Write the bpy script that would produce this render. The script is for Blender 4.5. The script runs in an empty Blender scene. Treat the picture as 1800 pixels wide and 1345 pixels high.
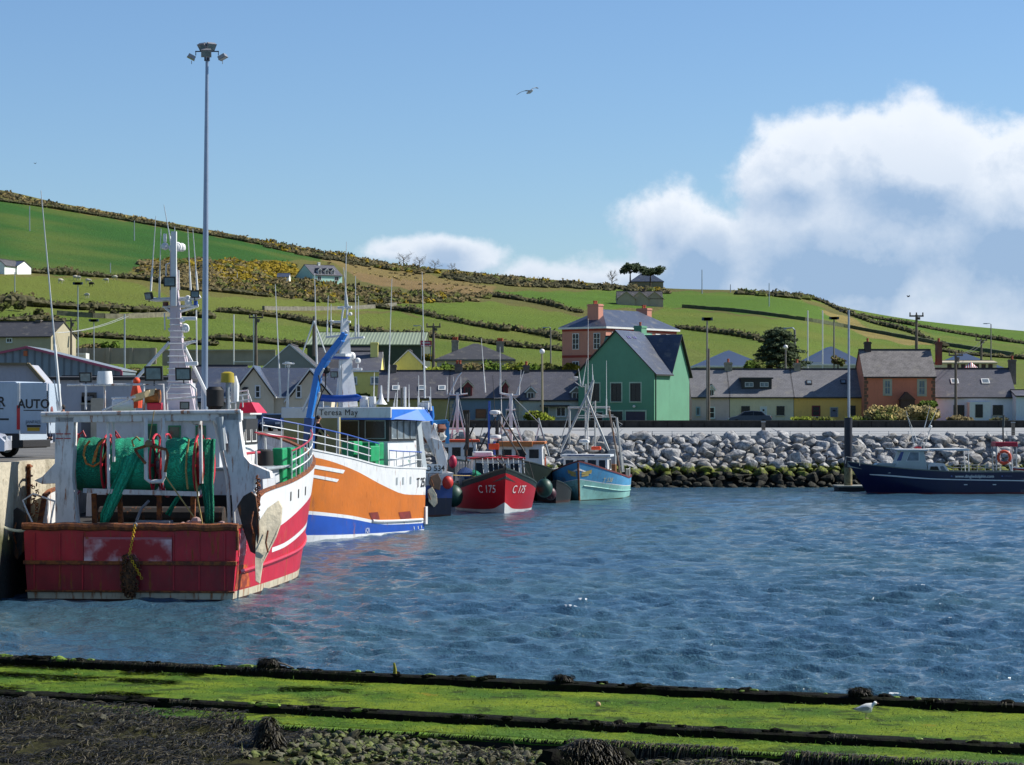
import bpy, bmesh, math, random
import numpy as np
from mathutils import Vector as V, Matrix, noise
random.seed(7); np.random.seed(7)
sc = bpy.context.scene; col = sc.collection
R = math.radians
F = 4290.0; HZ = 727.0; EYE = 5.6           # focal length and horizon row in photo pixels, eye height above the water
# ---- camera
cd = bpy.data.cameras.new('camera'); cam = bpy.data.objects.new('camera', cd); col.objects.link(cam)
cam.location = (0, 0, EYE); cam.rotation_euler = (R(90), 0, 0)
cd.sensor_width = 36; cd.lens = F/1800*36; cd.shift_y = (HZ-672.5)/1800
cd.clip_start = 1; cd.clip_end = 6000
sc.camera = cam
sc.view_settings.view_transform = 'Standard'; sc.view_settings.look = 'None'; sc.view_settings.exposure = 0.52
sc.view_settings.gamma = 1
# ---- sun
SUN_EL, SUN_AZ = 41, 14       # azimuth: degrees from +X towards +Y
ld = bpy.data.lights.new('sun', 'SUN'); ld.energy = 5.0; ld.angle = R(.5); ld.color = (1, .95, .87)
sun = bpy.data.objects.new('sun', ld); col.objects.link(sun)
sv = V((math.cos(R(SUN_EL))*math.cos(R(SUN_AZ)), math.cos(R(SUN_EL))*math.sin(R(SUN_AZ)), math.sin(R(SUN_EL))))
sun.rotation_euler = sv.to_track_quat('Z', 'Y').to_euler(); sun.location = (60, 60, 80)

# ---- node helper
class NT:
    def __init__(s, nt): s.nt = nt; s.N = nt.nodes; s.L = nt.links
    def n(s, t, **k):
        x = s.N.new(t)
        for a, b in k.items():
            if a.startswith('_'): setattr(x, a[1:], b)
            else:
                key = int(a[1:]) if a[0] == 'i' and a[1:].isdigit() else a.replace('_', ' ')
                if hasattr(b, 'is_output') : s.L.new(b, x.inputs[key])
                else: x.inputs[key].default_value = b
        return x
    def m(s, op, a, b=0, c=0, clamp=False):
        x = s.N.new('ShaderNodeMath'); x.operation = op; x.use_clamp = clamp
        for i, v in enumerate((a, b, c)):
            if hasattr(v, 'is_output'): s.L.new(v, x.inputs[i])
            else: x.inputs[i].default_value = v
        return x.outputs[0]
    def mix(s, fac, a, b):
        x = s.N.new('ShaderNodeMix'); x.data_type = 'RGBA'
        for i, v in ((0, fac), (6, a), (7, b)):
            if hasattr(v, 'is_output'): s.L.new(v, x.inputs[i])
            elif i == 0: x.inputs[0].default_value = v
            else: x.inputs[i].default_value = (*v[:3], 1)
        return x.outputs[2]
    def ss(s, v, a, b):      # smoothstep
        x = s.N.new('ShaderNodeMapRange'); x.interpolation_type = 'SMOOTHSTEP'
        s.L.new(v, x.inputs[0]); x.inputs[1].default_value = a; x.inputs[2].default_value = b
        return x.outputs[0]
    def noise(s, vec, scale, detail=3, rough=.5, sc3=None, col=False):
        if sc3 is not None:
            mp = s.n('ShaderNodeMapping', Vector=vec); mp.inputs['Scale'].default_value = sc3; vec = mp.outputs[0]
        x = s.n('ShaderNodeTexNoise', Vector=vec, Scale=scale, Detail=detail, Roughness=rough)
        return x.outputs[1 if col else 0]

# ---- world: Nishita sky with a bank of cumulus over the right hand hill
w = bpy.data.worlds.new('World'); sc.world = w; w.use_nodes = True
W = NT(w.node_tree); W.N.clear()
sky = W.n('ShaderNodeTexSky', _sky_type='NISHITA', _sun_disc=False, _sun_elevation=R(SUN_EL), _sun_rotation=R(90-SUN_AZ))
sky.air_density = 1.0; sky.dust_density = .3; sky.ozone_density = 2.6; sky.altitude = 0
tc = W.n('ShaderNodeTexCoord'); sep = W.n('ShaderNodeSeparateXYZ', i0=tc.outputs['Generated'])
dx, dy, dz = sep.outputs
ysafe = W.m('MAXIMUM', dy, .02)
U = W.m('DIVIDE', dx, ysafe); Vv = W.m('DIVIDE', dz, ysafe)
def k(px, py): return ((px-900)/F, (HZ-py)/F)
def density(U, Vv):
    cmb = W.n('ShaderNodeCombineXYZ', X=U, Y=Vv).outputs[0]
    n1 = W.noise(cmb, 14, 10, .6); n2 = W.noise(cmb, 46, 8, .62)
    best = None
    for (px, py, rx, ry, g) in [(1630, 315, 330, 160, 1.1), (1400, 315, 170, 130, 1), (1480, 450, 370, 170, 1.1), (1830, 400, 300, 230, 1.1), (1250, 450, 160, 130, .95),
                             (1180, 400, 110, 110, .8), (1130, 510, 220, 70, .8), (790, 452, 120, 50, 1.0), (950, 490, 150, 45, .5), (2200, 420, 420, 200, 1), (1500, 560, 480, 100, .8), (690, 440, 70, 30, .5)]:
        u0, v0 = k(px, py)
        a = W.m('DIVIDE', W.m('SUBTRACT', U, u0), rx/F); b = W.m('DIVIDE', W.m('SUBTRACT', Vv, v0), ry/F)
        r2 = W.m('ADD', W.m('MULTIPLY', a, a), W.m('MULTIPLY', b, b))
        e = W.m('MULTIPLY', W.m('SUBTRACT', 1, W.m('SQRT', r2)), g)
        best = e if best is None else W.m('SMOOTH_MAX', best, e, .12)
    t = W.m('ADD', best, W.m('MULTIPLY', W.m('SUBTRACT', n1, .52), 1.45))
    return W.m('ADD', t, W.m('MULTIPLY', W.m('SUBTRACT', n2, .5), .62))
d0 = density(U, Vv)
d1 = density(W.m('ADD', U, .0035), W.m('ADD', Vv, .0065))
mask = W.ss(d0, .0, .34)
lit = W.m('ADD', .5, W.m('MULTIPLY', W.m('SUBTRACT', d0, d1), 2.1), clamp=True)
thick = W.ss(d0, .25, .85)
h = W.ss(Vv, .045, .125)                    # sunlight put into the cloud colour by height: bright crowns, darker base
shade = W.m('MULTIPLY', W.m('ADD', .62, W.m('MULTIPLY', h, .42)), W.m('ADD', .45, W.m('MULTIPLY', lit, .75)), clamp=True)
shade = W.m('SUBTRACT', shade, W.m('MULTIPLY', thick, W.m('MULTIPLY', W.m('SUBTRACT', 1.2, h), .62)), clamp=True)
ccol = W.mix(shade, (2.5, 3.6, 5.3), (7.2, 7.5, 8.0))
front = W.m('GREATER_THAN', dy, .03)
mask = W.m('MULTIPLY', mask, front)
tint = W.n('ShaderNodeVectorMath', _operation='MULTIPLY', i0=sky.outputs[0], i1=(.76, .92, 1.12)).outputs[0]
skyc = W.n('ShaderNodeHueSaturation', Color=tint, Saturation=1.0, Value=.86).outputs[0]
mixc = W.mix(W.m('MULTIPLY', mask, .9), skyc, ccol)
bg = W.n('ShaderNodeBackground', Color=mixc, Strength=.092)
W.L.new(bg.outputs[0], W.n('ShaderNodeOutputWorld').inputs[0])

# ---- pixel / world helpers
def P(px, py, Y): return V(((px-900)/F*Y, Y, EYE-(py-HZ)/F*Y))
def S(Y): return F/Y
def lin(c): return c/12.92 if c <= .04045 else ((c+.055)/1.055)**2.4
def hexc(h, k=1):
    return tuple(lin(int(h[i:i+2], 16)/255)*k for i in (0, 2, 4))
def pw(pts):      # smooth interpolation through control points
    xs = np.array([p[0] for p in pts], float); ys = np.array([p[1] for p in pts], float)
    if len(xs) < 3: return lambda t: float(np.interp(t, xs, ys))
    d = np.diff(ys)/np.diff(xs); m = np.zeros(len(xs))
    m[0] = d[0]; m[-1] = d[-1]
    for i in range(1, len(xs)-1): m[i] = 0 if d[i-1]*d[i] <= 0 else 2*d[i-1]*d[i]/(d[i-1]+d[i])
    def f(t):
        if t <= xs[0]: return float(ys[0])
        if t >= xs[-1]: return float(ys[-1])
        i = int(np.searchsorted(xs, t)-1); i = max(0, min(i, len(xs)-2)); h = xs[i+1]-xs[i]; s = (t-xs[i])/h
        return float((2*s**3-3*s**2+1)*ys[i]+(s**3-2*s**2+s)*h*m[i]+(-2*s**3+3*s**2)*ys[i+1]+(s**3-s**2)*h*m[i+1])
    return f

# ---- materials
MATS = {}
def M(name, c, rough=.6, metal=0, var=.12, scale=1.5, bump=.0, bscale=20, rust=0, rustc='7a3a17', dirt=0, spec=.5, kind=None, c2=None, trans=0, aniso=None, emit=0):
    if name in MATS: return MATS[name]
    if isinstance(c, str): c = hexc(c)
    m = bpy.data.materials.new(name); m.use_nodes = True; T = NT(m.node_tree); T.N.clear()
    tc = T.n('ShaderNodeTexCoord'); ob = tc.outputs['Object']; uv = tc.outputs['UV']
    c2_ = c2 and (hexc(c2) if isinstance(c2, str) else c2)
    lo = tuple(x*(1-var) for x in c); hi = tuple(min(.95, x*(1+var)) for x in c)
    nz = T.noise(ob, scale, 4, .6, sc3=aniso)
    if c2_: base = T.mix(T.ss(nz, .4, .6), c, c2_)
    else: base = T.mix(T.ss(nz, .3, .7), lo, hi)
    bumpsock = None
    if kind in ('slate', 'brick'):
        br = T.n('ShaderNodeTexBrick', Vector=uv, Color1=(1, 1, 1, 1), Color2=(.0, .0, .0, 1), Mortar=(.5, .5, .5, 1), Scale=1.0)
        br.inputs['Mortar Size'].default_value = .012; br.inputs['Bias'].default_value = 0
        br.inputs['Brick Width'].default_value = .36 if kind == 'slate' else .45; br.inputs['Row Height'].default_value = .24 if kind == 'slate' else .2
        base = T.mix(T.m('MULTIPLY', br.outputs['Color'], .38), base, tuple(x*1.55 for x in c))
        base = T.mix(T.m('MULTIPLY', br.outputs['Fac'], .8), base, tuple(x*.35 for x in c))
        st = T.noise(uv, .8, 4, .65); base = T.mix(T.m('MULTIPLY', T.ss(st, .52, .72), .4), base, hexc('8d8878'))
        bumpsock = T.m('SUBTRACT', 1, br.outputs['Fac'])
    if kind == 'corr':
        sx = T.n('ShaderNodeSeparateXYZ', i0=uv).outputs[0]
        wv = T.m('SINE', T.m('MULTIPLY', sx, 2*math.pi/.45)); base = T.mix(T.ss(wv, .2, .9), base, tuple(x*.55 for x in c)); bumpsock = wv
    if kind == 'net':
        a = T.n('ShaderNodeTexWave', Vector=ob, Scale=9.0, Distortion=6.0, Detail=3.0); a.wave_type = 'BANDS'; a.bands_direction = 'X'
        a.inputs['Detail Scale'].default_value = 2
        base = T.mix(T.ss(a.outputs[1], .3, .8), tuple(x*.72 for x in c), tuple(x*1.15 for x in c)); bumpsock = a.outputs[1]
    if dirt:
        dn = T.noise(ob, 2.2, 5, .65, sc3=(2.5, 2.5, .7)); base = T.mix(T.m('MULTIPLY', T.ss(dn, .5, .75), dirt), base, hexc('6b6253', .6))
    r_ = rough
    if rust:
        rn = T.noise(ob, 1.7, 6, .62, sc3=(3.2, 3.2, .55)); rf = T.ss(rn, .66-.26*rust, .74-.2*rust)
        rc = T.mix(T.noise(ob, 9, 3), hexc(rustc, .5), hexc('b06a2c'))
        base = T.mix(T.m('MULTIPLY', rf, .85), base, rc)
        r_ = T.m('ADD', rough, T.m('MULTIPLY', rf, max(0, .85-rough)))
    b = T.n('ShaderNodeBsdfPrincipled', Base_Color=base, Metallic=metal, Roughness=r_)
    b.inputs['Specular IOR Level'].default_value = spec
    if trans: b.inputs['Transmission Weight'].default_value = trans
    if emit: T.L.new(base, b.inputs['Emission Color']); b.inputs['Emission Strength'].default_value = emit
    if bumpsock is None: bumpsock = T.noise(ob, bscale, 4, .6)
    if bump or kind:
        bp = T.n('ShaderNodeBump', Height=bumpsock, Strength=1.0, Distance=bump if bump else .015); T.L.new(bp.outputs[0], b.inputs['Normal'])
    T.L.new(b.outputs[0], T.n('ShaderNodeOutputMaterial').inputs[0])
    MATS[name] = m; return m

# ---- mesh builder
class MB:
    def __init__(s): s.v = []; s.f = []; s.m = []
    def poly(s, pts, mi=0):
        i = len(s.v); s.v += [tuple(p) for p in pts]; s.f.append(tuple(range(i, i+len(pts)))); s.m.append(mi)
    def add(s, vs, fs, mi=0):
        i = len(s.v); s.v += [tuple(p) for p in vs]
        for f in fs: s.f.append(tuple(i+j for j in f)); s.m.append(mi)
    def box(s, c, d, mi=0, rot=None):
        vs = [V(((x-.5)*d[0], (y-.5)*d[1], (z-.5)*d[2])) for x in (0, 1) for y in (0, 1) for z in (0, 1)]
        if rot is not None: vs = [rot @ v for v in vs]
        s.add([v+V(c) for v in vs], [(0, 1, 3, 2), (4, 6, 7, 5), (0, 4, 5, 1), (2, 3, 7, 6), (0, 2, 6, 4), (1, 5, 7, 3)], mi)
    def bx(s, x0, x1, y0, y1, z0, z1, mi=0): s.box(((x0+x1)/2, (y0+y1)/2, (z0+z1)/2), (abs(x1-x0), abs(y1-y0), abs(z1-z0)), mi)
    def beam(s, a, b, w, h, mi=0, up=(0, 0, 1)):
        a = V(a); b = V(b); d = (b-a).normalized(); u = V(up)
        if abs(d.dot(u)) > .98: u = V((0, 1, 0))
        r = d.cross(u).normalized(); u = r.cross(d)
        vs = [p+r*(sx*w/2)+u*(sy*h/2) for p in (a, b) for sx, sy in ((-1, -1), (1, -1), (1, 1), (-1, 1))]
        s.add(vs, [(0, 3, 2, 1), (4, 5, 6, 7), (0, 1, 5, 4), (1, 2, 6, 5), (2, 3, 7, 6), (3, 0, 4, 7)], mi)
    def tube(s, pts, r, n=6, mi=0, caps=True):
        pts = [V(p) for p in pts]; rs = r if isinstance(r, (list, tuple)) else [r]*len(pts); rings = []
        for i, p in enumerate(pts):
            a = pts[max(0, i-1)]; b = pts[min(len(pts)-1, i+1)]; d = (b-a).normalized()
            if i == 0:
                u = V((0, 0, 1)) if abs(d.z) < .9 else V((1, 0, 0)); x = d.cross(u).normalized()
            else: x = (x-d*x.dot(d)); x = x.normalized() if x.length > 1e-6 else d.orthogonal().normalized()
            y = d.cross(x); rings.append([p+(x*math.cos(2*math.pi*j/n)+y*math.sin(2*math.pi*j/n))*rs[i] for j in range(n)])
        i0 = len(s.v); s.v += [tuple(q) for rg in rings for q in rg]
        for i in range(len(pts)-1):
            for j in range(n): s.f.append((i0+i*n+j, i0+i*n+(j+1) % n, i0+(i+1)*n+(j+1) % n, i0+(i+1)*n+j)); s.m.append(mi)
        if caps: s.f.append(tuple(i0+j for j in range(n))[::-1]); s.m.append(mi); s.f.append(tuple(i0+(len(pts)-1)*n+j for j in range(n))); s.m.append(mi)
    def cyl(s, a, b, r0, r1=None, n=12, mi=0): s.tube([a, b], [r0, r0 if r1 is None else r1], n, mi)
    def lathe(s, prof, o=(0, 0, 0), n=14, mi=0, q=None):
        i0 = len(s.v); o = V(o)
        for r, z in prof:
            for j in range(n):
                p = V((r*math.cos(2*math.pi*j/n), r*math.sin(2*math.pi*j/n), z)); s.v.append(tuple((q @ p if q is not None else p)+o))
        for i in range(len(prof)-1):
            for j in range(n): s.f.append((i0+i*n+j, i0+i*n+(j+1) % n, i0+(i+1)*n+(j+1) % n, i0+(i+1)*n+j)); s.m.append(mi)
        s.f.append(tuple(i0+j for j in range(n))[::-1]); s.m.append(mi); s.f.append(tuple(i0+(len(prof)-1)*n+j for j in range(n))); s.m.append(mi)
    def ball(s, c, r, n=10, mi=0, q=None):
        r = (r, r, r) if isinstance(r, (int, float)) else r
        i0 = len(s.v); c = V(c); m = n//2+1
        for i in range(m+1):
            a = math.pi*i/m; a = min(max(a, .03), math.pi-.03)
            for j in range(n):
                p = V((math.sin(a)*math.cos(2*math.pi*j/n)*r[0], math.sin(a)*math.sin(2*math.pi*j/n)*r[1], math.cos(a)*r[2])); s.v.append(tuple((q @ p if q is not None else p)+c))
        for i in range(m):
            for j in range(n): s.f.append((i0+i*n+j, i0+(i+1)*n+j, i0+(i+1)*n+(j+1) % n, i0+i*n+(j+1) % n)); s.m.append(mi)
    def torus(s, c, Rr, r, ax, n=24, k=8, mi=0):
        q = V(ax).to_track_quat('Z', 'Y'); pts = [q @ V((Rr*math.cos(2*math.pi*i/n), Rr*math.sin(2*math.pi*i/n), 0))+V(c) for i in range(n+1)]
        s.tube(pts, r, k, mi, caps=False)
    def extr(s, poly, d, mi=0, mi2=None):     # polygon (3D points) extruded by vector d
        n = len(poly); d = V(d); a = [V(p) for p in poly]; b = [p+d for p in a]; i = len(s.v); s.v += [tuple(p) for p in a+b]
        s.f.append(tuple(range(i, i+n))); s.m.append(mi); s.f.append(tuple(range(i+2*n-1, i+n-1, -1))); s.m.append(mi)
        for j in range(n): s.f.append((i+j, i+(j+1) % n, i+n+(j+1) % n, i+n+j)[::-1]); s.m.append(mi if mi2 is None else mi2)
    def build(s, name, mats, parent=None, loc=None, rz=0, smooth=False, bevel=0, uvs=False, origin=None, recalc=True, ang=38):
        if not isinstance(mats, (list, tuple)): mats = [mats]
        vs = s.v
        if origin is not None: o = V(origin); vs = [tuple(V(v)-o) for v in vs]; loc = o
        me = bpy.data.meshes.new(name); me.from_pydata(vs, [], s.f)
        for m in mats: me.materials.append(m)
        if len(mats) > 1: me.polygons.foreach_set('material_index', s.m)
        if recalc and len(s.f) < 40000:
            bm = bmesh.new(); bm.from_mesh(me); bmesh.ops.recalc_face_normals(bm, faces=bm.faces); bm.to_mesh(me); bm.free()
        if uvs: boxuv(me)
        if smooth: me.shade_smooth(); me.set_sharp_from_angle(angle=R(ang))
        me.update(); ob = bpy.data.objects.new(name, me); col.objects.link(ob)
        if parent is not None: ob.parent = parent
        if loc is not None: ob.location = loc
        ob.rotation_euler.z = rz
        if bevel:
            b = ob.modifiers.new('bevel', 'BEVEL'); b.width = bevel; b.segments = 2; b.limit_method = 'ANGLE'
        return ob
def boxuv(me):
    uv = me.uv_layers.new(name='uv').data
    for p in me.polygons:
        n = p.normal
        t = V((0, 0, 1)).cross(n)
        t = t.normalized() if t.length > .05 else V((1, 0, 0))
        b = n.cross(t)
        for li in p.loop_indices:
            c = me.vertices[me.loops[li].vertex_index].co; uv[li].uv = (c.dot(t), c.dot(b))
def tag(o, label=None, cat=None, group=None, kind=None):
    if label: o['label'] = label
    if cat: o['category'] = cat
    if group: o['group'] = group
    if kind: o['kind'] = kind
    return o
def thing(name, label, cat, loc=(0, 0, 0), rz=0, group=None):
    o = bpy.data.objects.new(name, None); col.objects.link(o); o.location = loc; o.rotation_euler.z = rz; o.empty_display_size = .3
    return tag(o, label, cat, group)
def kids(o): return list(o.children)
def dup(o, loc=None, rz=None, label=None, parent=None, scale=None):
    c = o.copy(); col.objects.link(c)
    if parent is not None: c.parent = parent
    if loc is not None: c.location = loc
    if rz is not None: c.rotation_euler.z = rz
    if scale: c.scale = (scale,)*3
    if label: c['label'] = label
    for ch in kids(o): dup(ch, parent=c)
    return c
def textmesh(body, size, extr=.004, bold=False, spacing=1.0, shear=0):
    cu = bpy.data.curves.new('t', 'FONT'); cu.body = body; cu.size = size; cu.extrude = extr; cu.space_character = spacing; cu.shear = shear
    if bold: cu.offset = size*.018
    o = bpy.data.objects.new('t', cu); col.objects.link(o)
    me = bpy.data.meshes.new_from_object(o.evaluated_get(bpy.context.evaluated_depsgraph_get())); bpy.data.objects.remove(o); bpy.data.curves.remove(cu)
    return me
def text(name, body, size, mat, parent, o, xdir, zdir, center=True, **kw):   # flat text: xdir reading direction, zdir up
    me = textmesh(body, size, **kw); xd = V(xdir).normalized(); zd = V(zdir).normalized(); nd = xd.cross(zd)
    xs = [v.co.x for v in me.vertices]; cx = (min(xs)+max(xs))/2 if center else min(xs)
    for v in me.vertices: c = v.co.copy(); v.co = V(o)+xd*(c.x-cx)+zd*c.y+nd*c.z
    me.materials.append(mat); ob = bpy.data.objects.new(name, me); col.objects.link(ob); ob.parent = parent; return ob
# ======== foliage helpers
def leafmat(name, c, var=.35, scale=.9, rough=.85):
    return M(name, c, rough=rough, var=var, scale=scale, spec=.12)
def leaves(mb, c, r, n, size, mi=0, flat=.0, hollow=.55, rnd=random):
    for _ in range(n):
        d = V((rnd.gauss(0, 1), rnd.gauss(0, 1), rnd.gauss(0, 1))).normalized()*(hollow+(1-hollow)*rnd.random())
        p = V(c)+V((d.x*r[0], d.y*r[1], d.z*r[2]))
        s = size*rnd.uniform(.5, 1.3); a = V((rnd.gauss(0, 1), rnd.gauss(0, 1), rnd.gauss(0, 1))).normalized(); b = a.orthogonal().normalized()*s*rnd.uniform(.35, .8); a = a*s
        i = len(mb.v); mb.v += [tuple(p-a), tuple(p+b), tuple(p+a*.8), tuple(p-b)]; mb.f.append((i, i+1, i+2, i+3)); mb.m.append(mi)
def lump(mb, c, r, mi=0, amp=.3, n=9):
    i0 = len(mb.v); mb.ball(c, r, n, mi); c = V(c); off = V((random.random()*50, 0, 0))
    for i in range(i0, len(mb.v)):
        v = V(mb.v[i])-c; q = 1+amp*noise.noise(v*(1.8/max(r))+off); mb.v[i] = tuple(c+v*q)
# ======== terrain
ridge = pw([(-1400, 190), (-700, 250), (0, 334), (100, 356), (230, 379), (330, 397), (430, 416), (520, 436), (600, 450), (700, 466), (800, 475), (900, 486), (1000, 494), (1060, 499), (1200, 508), (1330, 511), (1400, 519), (1500, 544), (1620, 564), (1800, 582), (2300, 620), (3200, 660)])
YR = 900.0
def zt(px, Y):
    zr = EYE+(HZ-ridge(px))/F*YR
    if Y <= 250: return 4.75
    if Y <= YR: q = (Y-250)/(YR-250); return 4.75+(zr-4.75)*q**1.22
    return zr-(Y-YR)*.12
def gy(px, v):      # depth at which the terrain shows on photo row v
    lo, hi = 252, YR
    for _ in range(30):
        m = (lo+hi)/2; vv = HZ-(zt(px, m)-EYE)/m*F
        if vv > v: lo = m
        else: hi = m
    return lo
def G(px, v, dz=0):
    Y = gy(px, v); return V(((px-900)/F*Y, Y, zt(px, Y)+dz))
def GZ(X, Y): return zt(900+X/Y*F, Y)
fields = [  # photo outline of each field, colour; later ones lie over earlier ones
 ([(-900, 200), (1500, 480), (1500, 560), (800, 560), (-900, 500)], '6b6a3c'),
 ([(-900, 320), (0, 352), (60, 362), (300, 402), (470, 432), (562, 452), (562, 458), (270, 458), (215, 482), (140, 488), (40, 478), (-900, 460)], '2f6127'),
 ([(560, 456), (700, 474), (870, 505), (862, 522), (790, 520), (640, 497), (600, 470)], '8c7550'),
 ([(280, 460), (520, 462), (520, 500), (290, 500)], '6f6234'),
 ([(-900, 480), (50, 486), (210, 492), (290, 515), (300, 548), (0, 530), (-900, 520)], '64792f'),
 ([(330, 520), (560, 528), (700, 545), (640, 548), (330, 545)], '6a7d33'),
 ([(-900, 535), (0, 548), (300, 555), (380, 560), (700, 590), (900, 612), (1000, 620), (1000, 700), (-900, 700)], '64792f'),
 ([(690, 535), (860, 530), (1020, 556), (1200, 560), (1200, 640), (990, 600), (900, 580), (740, 558)], '667c2f'),
 ([(560, 560), (700, 548), (745, 562), (900, 584), (1000, 603), (1000, 615), (780, 592), (640, 582)], '647a2f'),
 ([(870, 512), (1040, 512), (1100, 508), (1200, 512), (1400, 520), (1480, 562), (1400, 562), (1200, 540), (1100, 542), (1020, 545)], '587a2c'),
 ([(1170, 540), (1400, 565), (1640, 606), (1700, 640), (1300, 640), (1100, 580)], '667c30'),
 ([(1440, 545), (1480, 553), (1560, 590), (1640, 605), (1600, 608), (1500, 585)], '93854f'),
 ([(1400, 518), (1500, 540), (1800, 575), (2600, 640), (2600, 660), (1800, 608), (1650, 590), (1530, 560), (1460, 540)], '5a7a2d'),
 ([(1600, 585), (1800, 612), (2600, 670), (2600, 700), (1800, 640), (1660, 615)], '667a31')]
def inpoly(X, Yv, poly):
    r = np.zeros(X.shape, bool); n = len(poly)
    for i in range(n):
        x1, y1 = poly[i]; x2, y2 = poly[(i+1) % n]
        if y1 == y2: continue
        c = ((y1 > Yv) != (y2 > Yv)) & (X < (x2-x1)*(Yv-y1)/(y2-y1)+x1); r ^= c
    return r
def make_terrain():
    pxs = np.linspace(-900, 2700, 760); ys = np.concatenate([[236, 249], np.geomspace(252, YR, 330), np.linspace(YR+15, 1500, 14)])
    PX, YY = np.meshgrid(pxs, ys); rz = np.array([EYE+(HZ-ridge(p))/F*YR for p in pxs])[None, :]
    q = np.clip((YY-250)/(YR-250), 0, 1); Z = 4.75+(rz-4.75)*q**1.22; Z = np.where(YY > YR, rz-(YY-YR)*.12, Z); Z[0] = 4.2
    X = (PX-900)/F*YY; Vp = HZ-(Z-EYE)/YY*F
    co = np.stack([X, YY, Z], -1).reshape(-1, 3); nr, nc = PX.shape
    idx = np.arange(nr*nc).reshape(nr, nc); fs = np.stack([idx[:-1, :-1], idx[:-1, 1:], idx[1:, 1:], idx[1:, :-1]], -1).reshape(-1, 4)
    me = bpy.data.meshes.new('terrain'); me.from_pydata(co.tolist(), [], fs.tolist())
    C = np.zeros((nr, nc, 4)); C[...] = (*hexc('6c7a38'), 1)
    rngw = np.random.rand(nr, nc)
    jx = 5*np.sin(Vp*.31)+4*np.sin(PX*.05); jy = 1.5*np.sin(PX*.11)
    for poly, hx in fields: C[inpoly(PX+jx*.5, Vp+jy, poly)] = (*hexc(hx), 1)
    at = me.color_attributes.new('field', 'FLOAT_COLOR', 'POINT'); at.data.foreach_set('color', C.reshape(-1))
    m = bpy.data.materials.new('hill_grass'); m.use_nodes = True; T = NT(m.node_tree); T.N.clear()
    a = T.n('ShaderNodeAttribute'); a.attribute_name = 'field'; ob = T.n('ShaderNodeTexCoord').outputs['Object']
    n1 = T.noise(ob, .035, 5, .6, sc3=(1, 1, 2)); n2 = T.noise(ob, .35, 4, .65); n3 = T.noise(ob, .012, 3)
    f = T.m('MULTIPLY', T.m('ADD', .62, T.m('MULTIPLY', n1, .5)), T.m('ADD', .72, T.m('MULTIPLY', n2, .5)))
    vm = T.n('ShaderNodeVectorMath', _operation='SCALE', i0=a.outputs['Color']); T.L.new(T.m('MULTIPLY', f, .86), vm.inputs['Scale'])
    c = T.mix(T.m('ADD', .06, T.m('MULTIPLY', T.ss(n3, .45, .65), .30)), vm.outputs[0], hexc('7d7a3a', .8))
    c = T.mix(T.m('MULTIPLY', T.ss(n2, .58, .72), .25), c, hexc('4a4a2a', .8))
    b = T.n('ShaderNodeBsdfPrincipled', Base_Color=c, Roughness=.95); b.inputs['Specular IOR Level'].default_value = .1
    bp = T.n('ShaderNodeBump', Height=T.noise(ob, .8, 5, .7), Strength=.9, Distance=.8); T.L.new(bp.outputs[0], b.inputs['Normal'])
    T.L.new(b.outputs[0], T.n('ShaderNodeOutputMaterial').inputs[0]); me.materials.append(m); me.shade_smooth()
    o = bpy.data.objects.new('hills', me); col.objects.link(o); tag(o, kind='structure')
make_terrain()

# ---- hedges, walls and scrub on the hillside
L_dark = leafmat('leaf_dark', '4a4832'); L_mid = leafmat('leaf_mid', '565c2c'); L_br = leafmat('leaf_brown', '6b6040'); L_gorse = leafmat('leaf_gorse', '7d6c1c', .5)
L_green = leafmat('leaf_green', '4f6420'); L_lime = leafmat('leaf_lime', '75802a'); L_pine = leafmat('leaf_pine', '46523a'); L_straw = leafmat('leaf_straw', '9a8a58')
def hedge(pts, h, w, label, mats=None, dens=1.0, leaf=.4, mix=(.7, .2, .1), name='hedge', cat='hedge', group=None):
    mats = mats or [L_dark, L_mid, L_br]; mb = MB(); f = pw(pts); x = pts[0][0]; prev = None; base = None; rnd = random
    while x <= pts[-1][0]:
        p = G(x, f(x)); Y = p.y; base = base or p
        st = 1.3
        hh = h*.55*(.55+.9*abs(noise.noise(V((x*.013, h, 3)))))*rnd.uniform(.85, 1.15)
        mi = 0 if rnd.random() < mix[0] else (1 if rnd.random() < .6 else 2)
        lump(mb, p+V((0, rnd.uniform(-.2, .2)*w, hh*.38)), (1.5, w*.5, hh*.55), 0, .35, 7)
        leaves(mb, p+V((0, 0, hh*.5)), (1.6, w*.55, hh*.7), int(30*dens), leaf, mi, hollow=.75)
        dxp = f(x+1)-f(x); x += st*F/Y if True else 0
    o = mb.build(name, mats, origin=base, recalc=False); return tag(o, label, cat, group)
HG = 'hedges dividing the hill fields'
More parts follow.
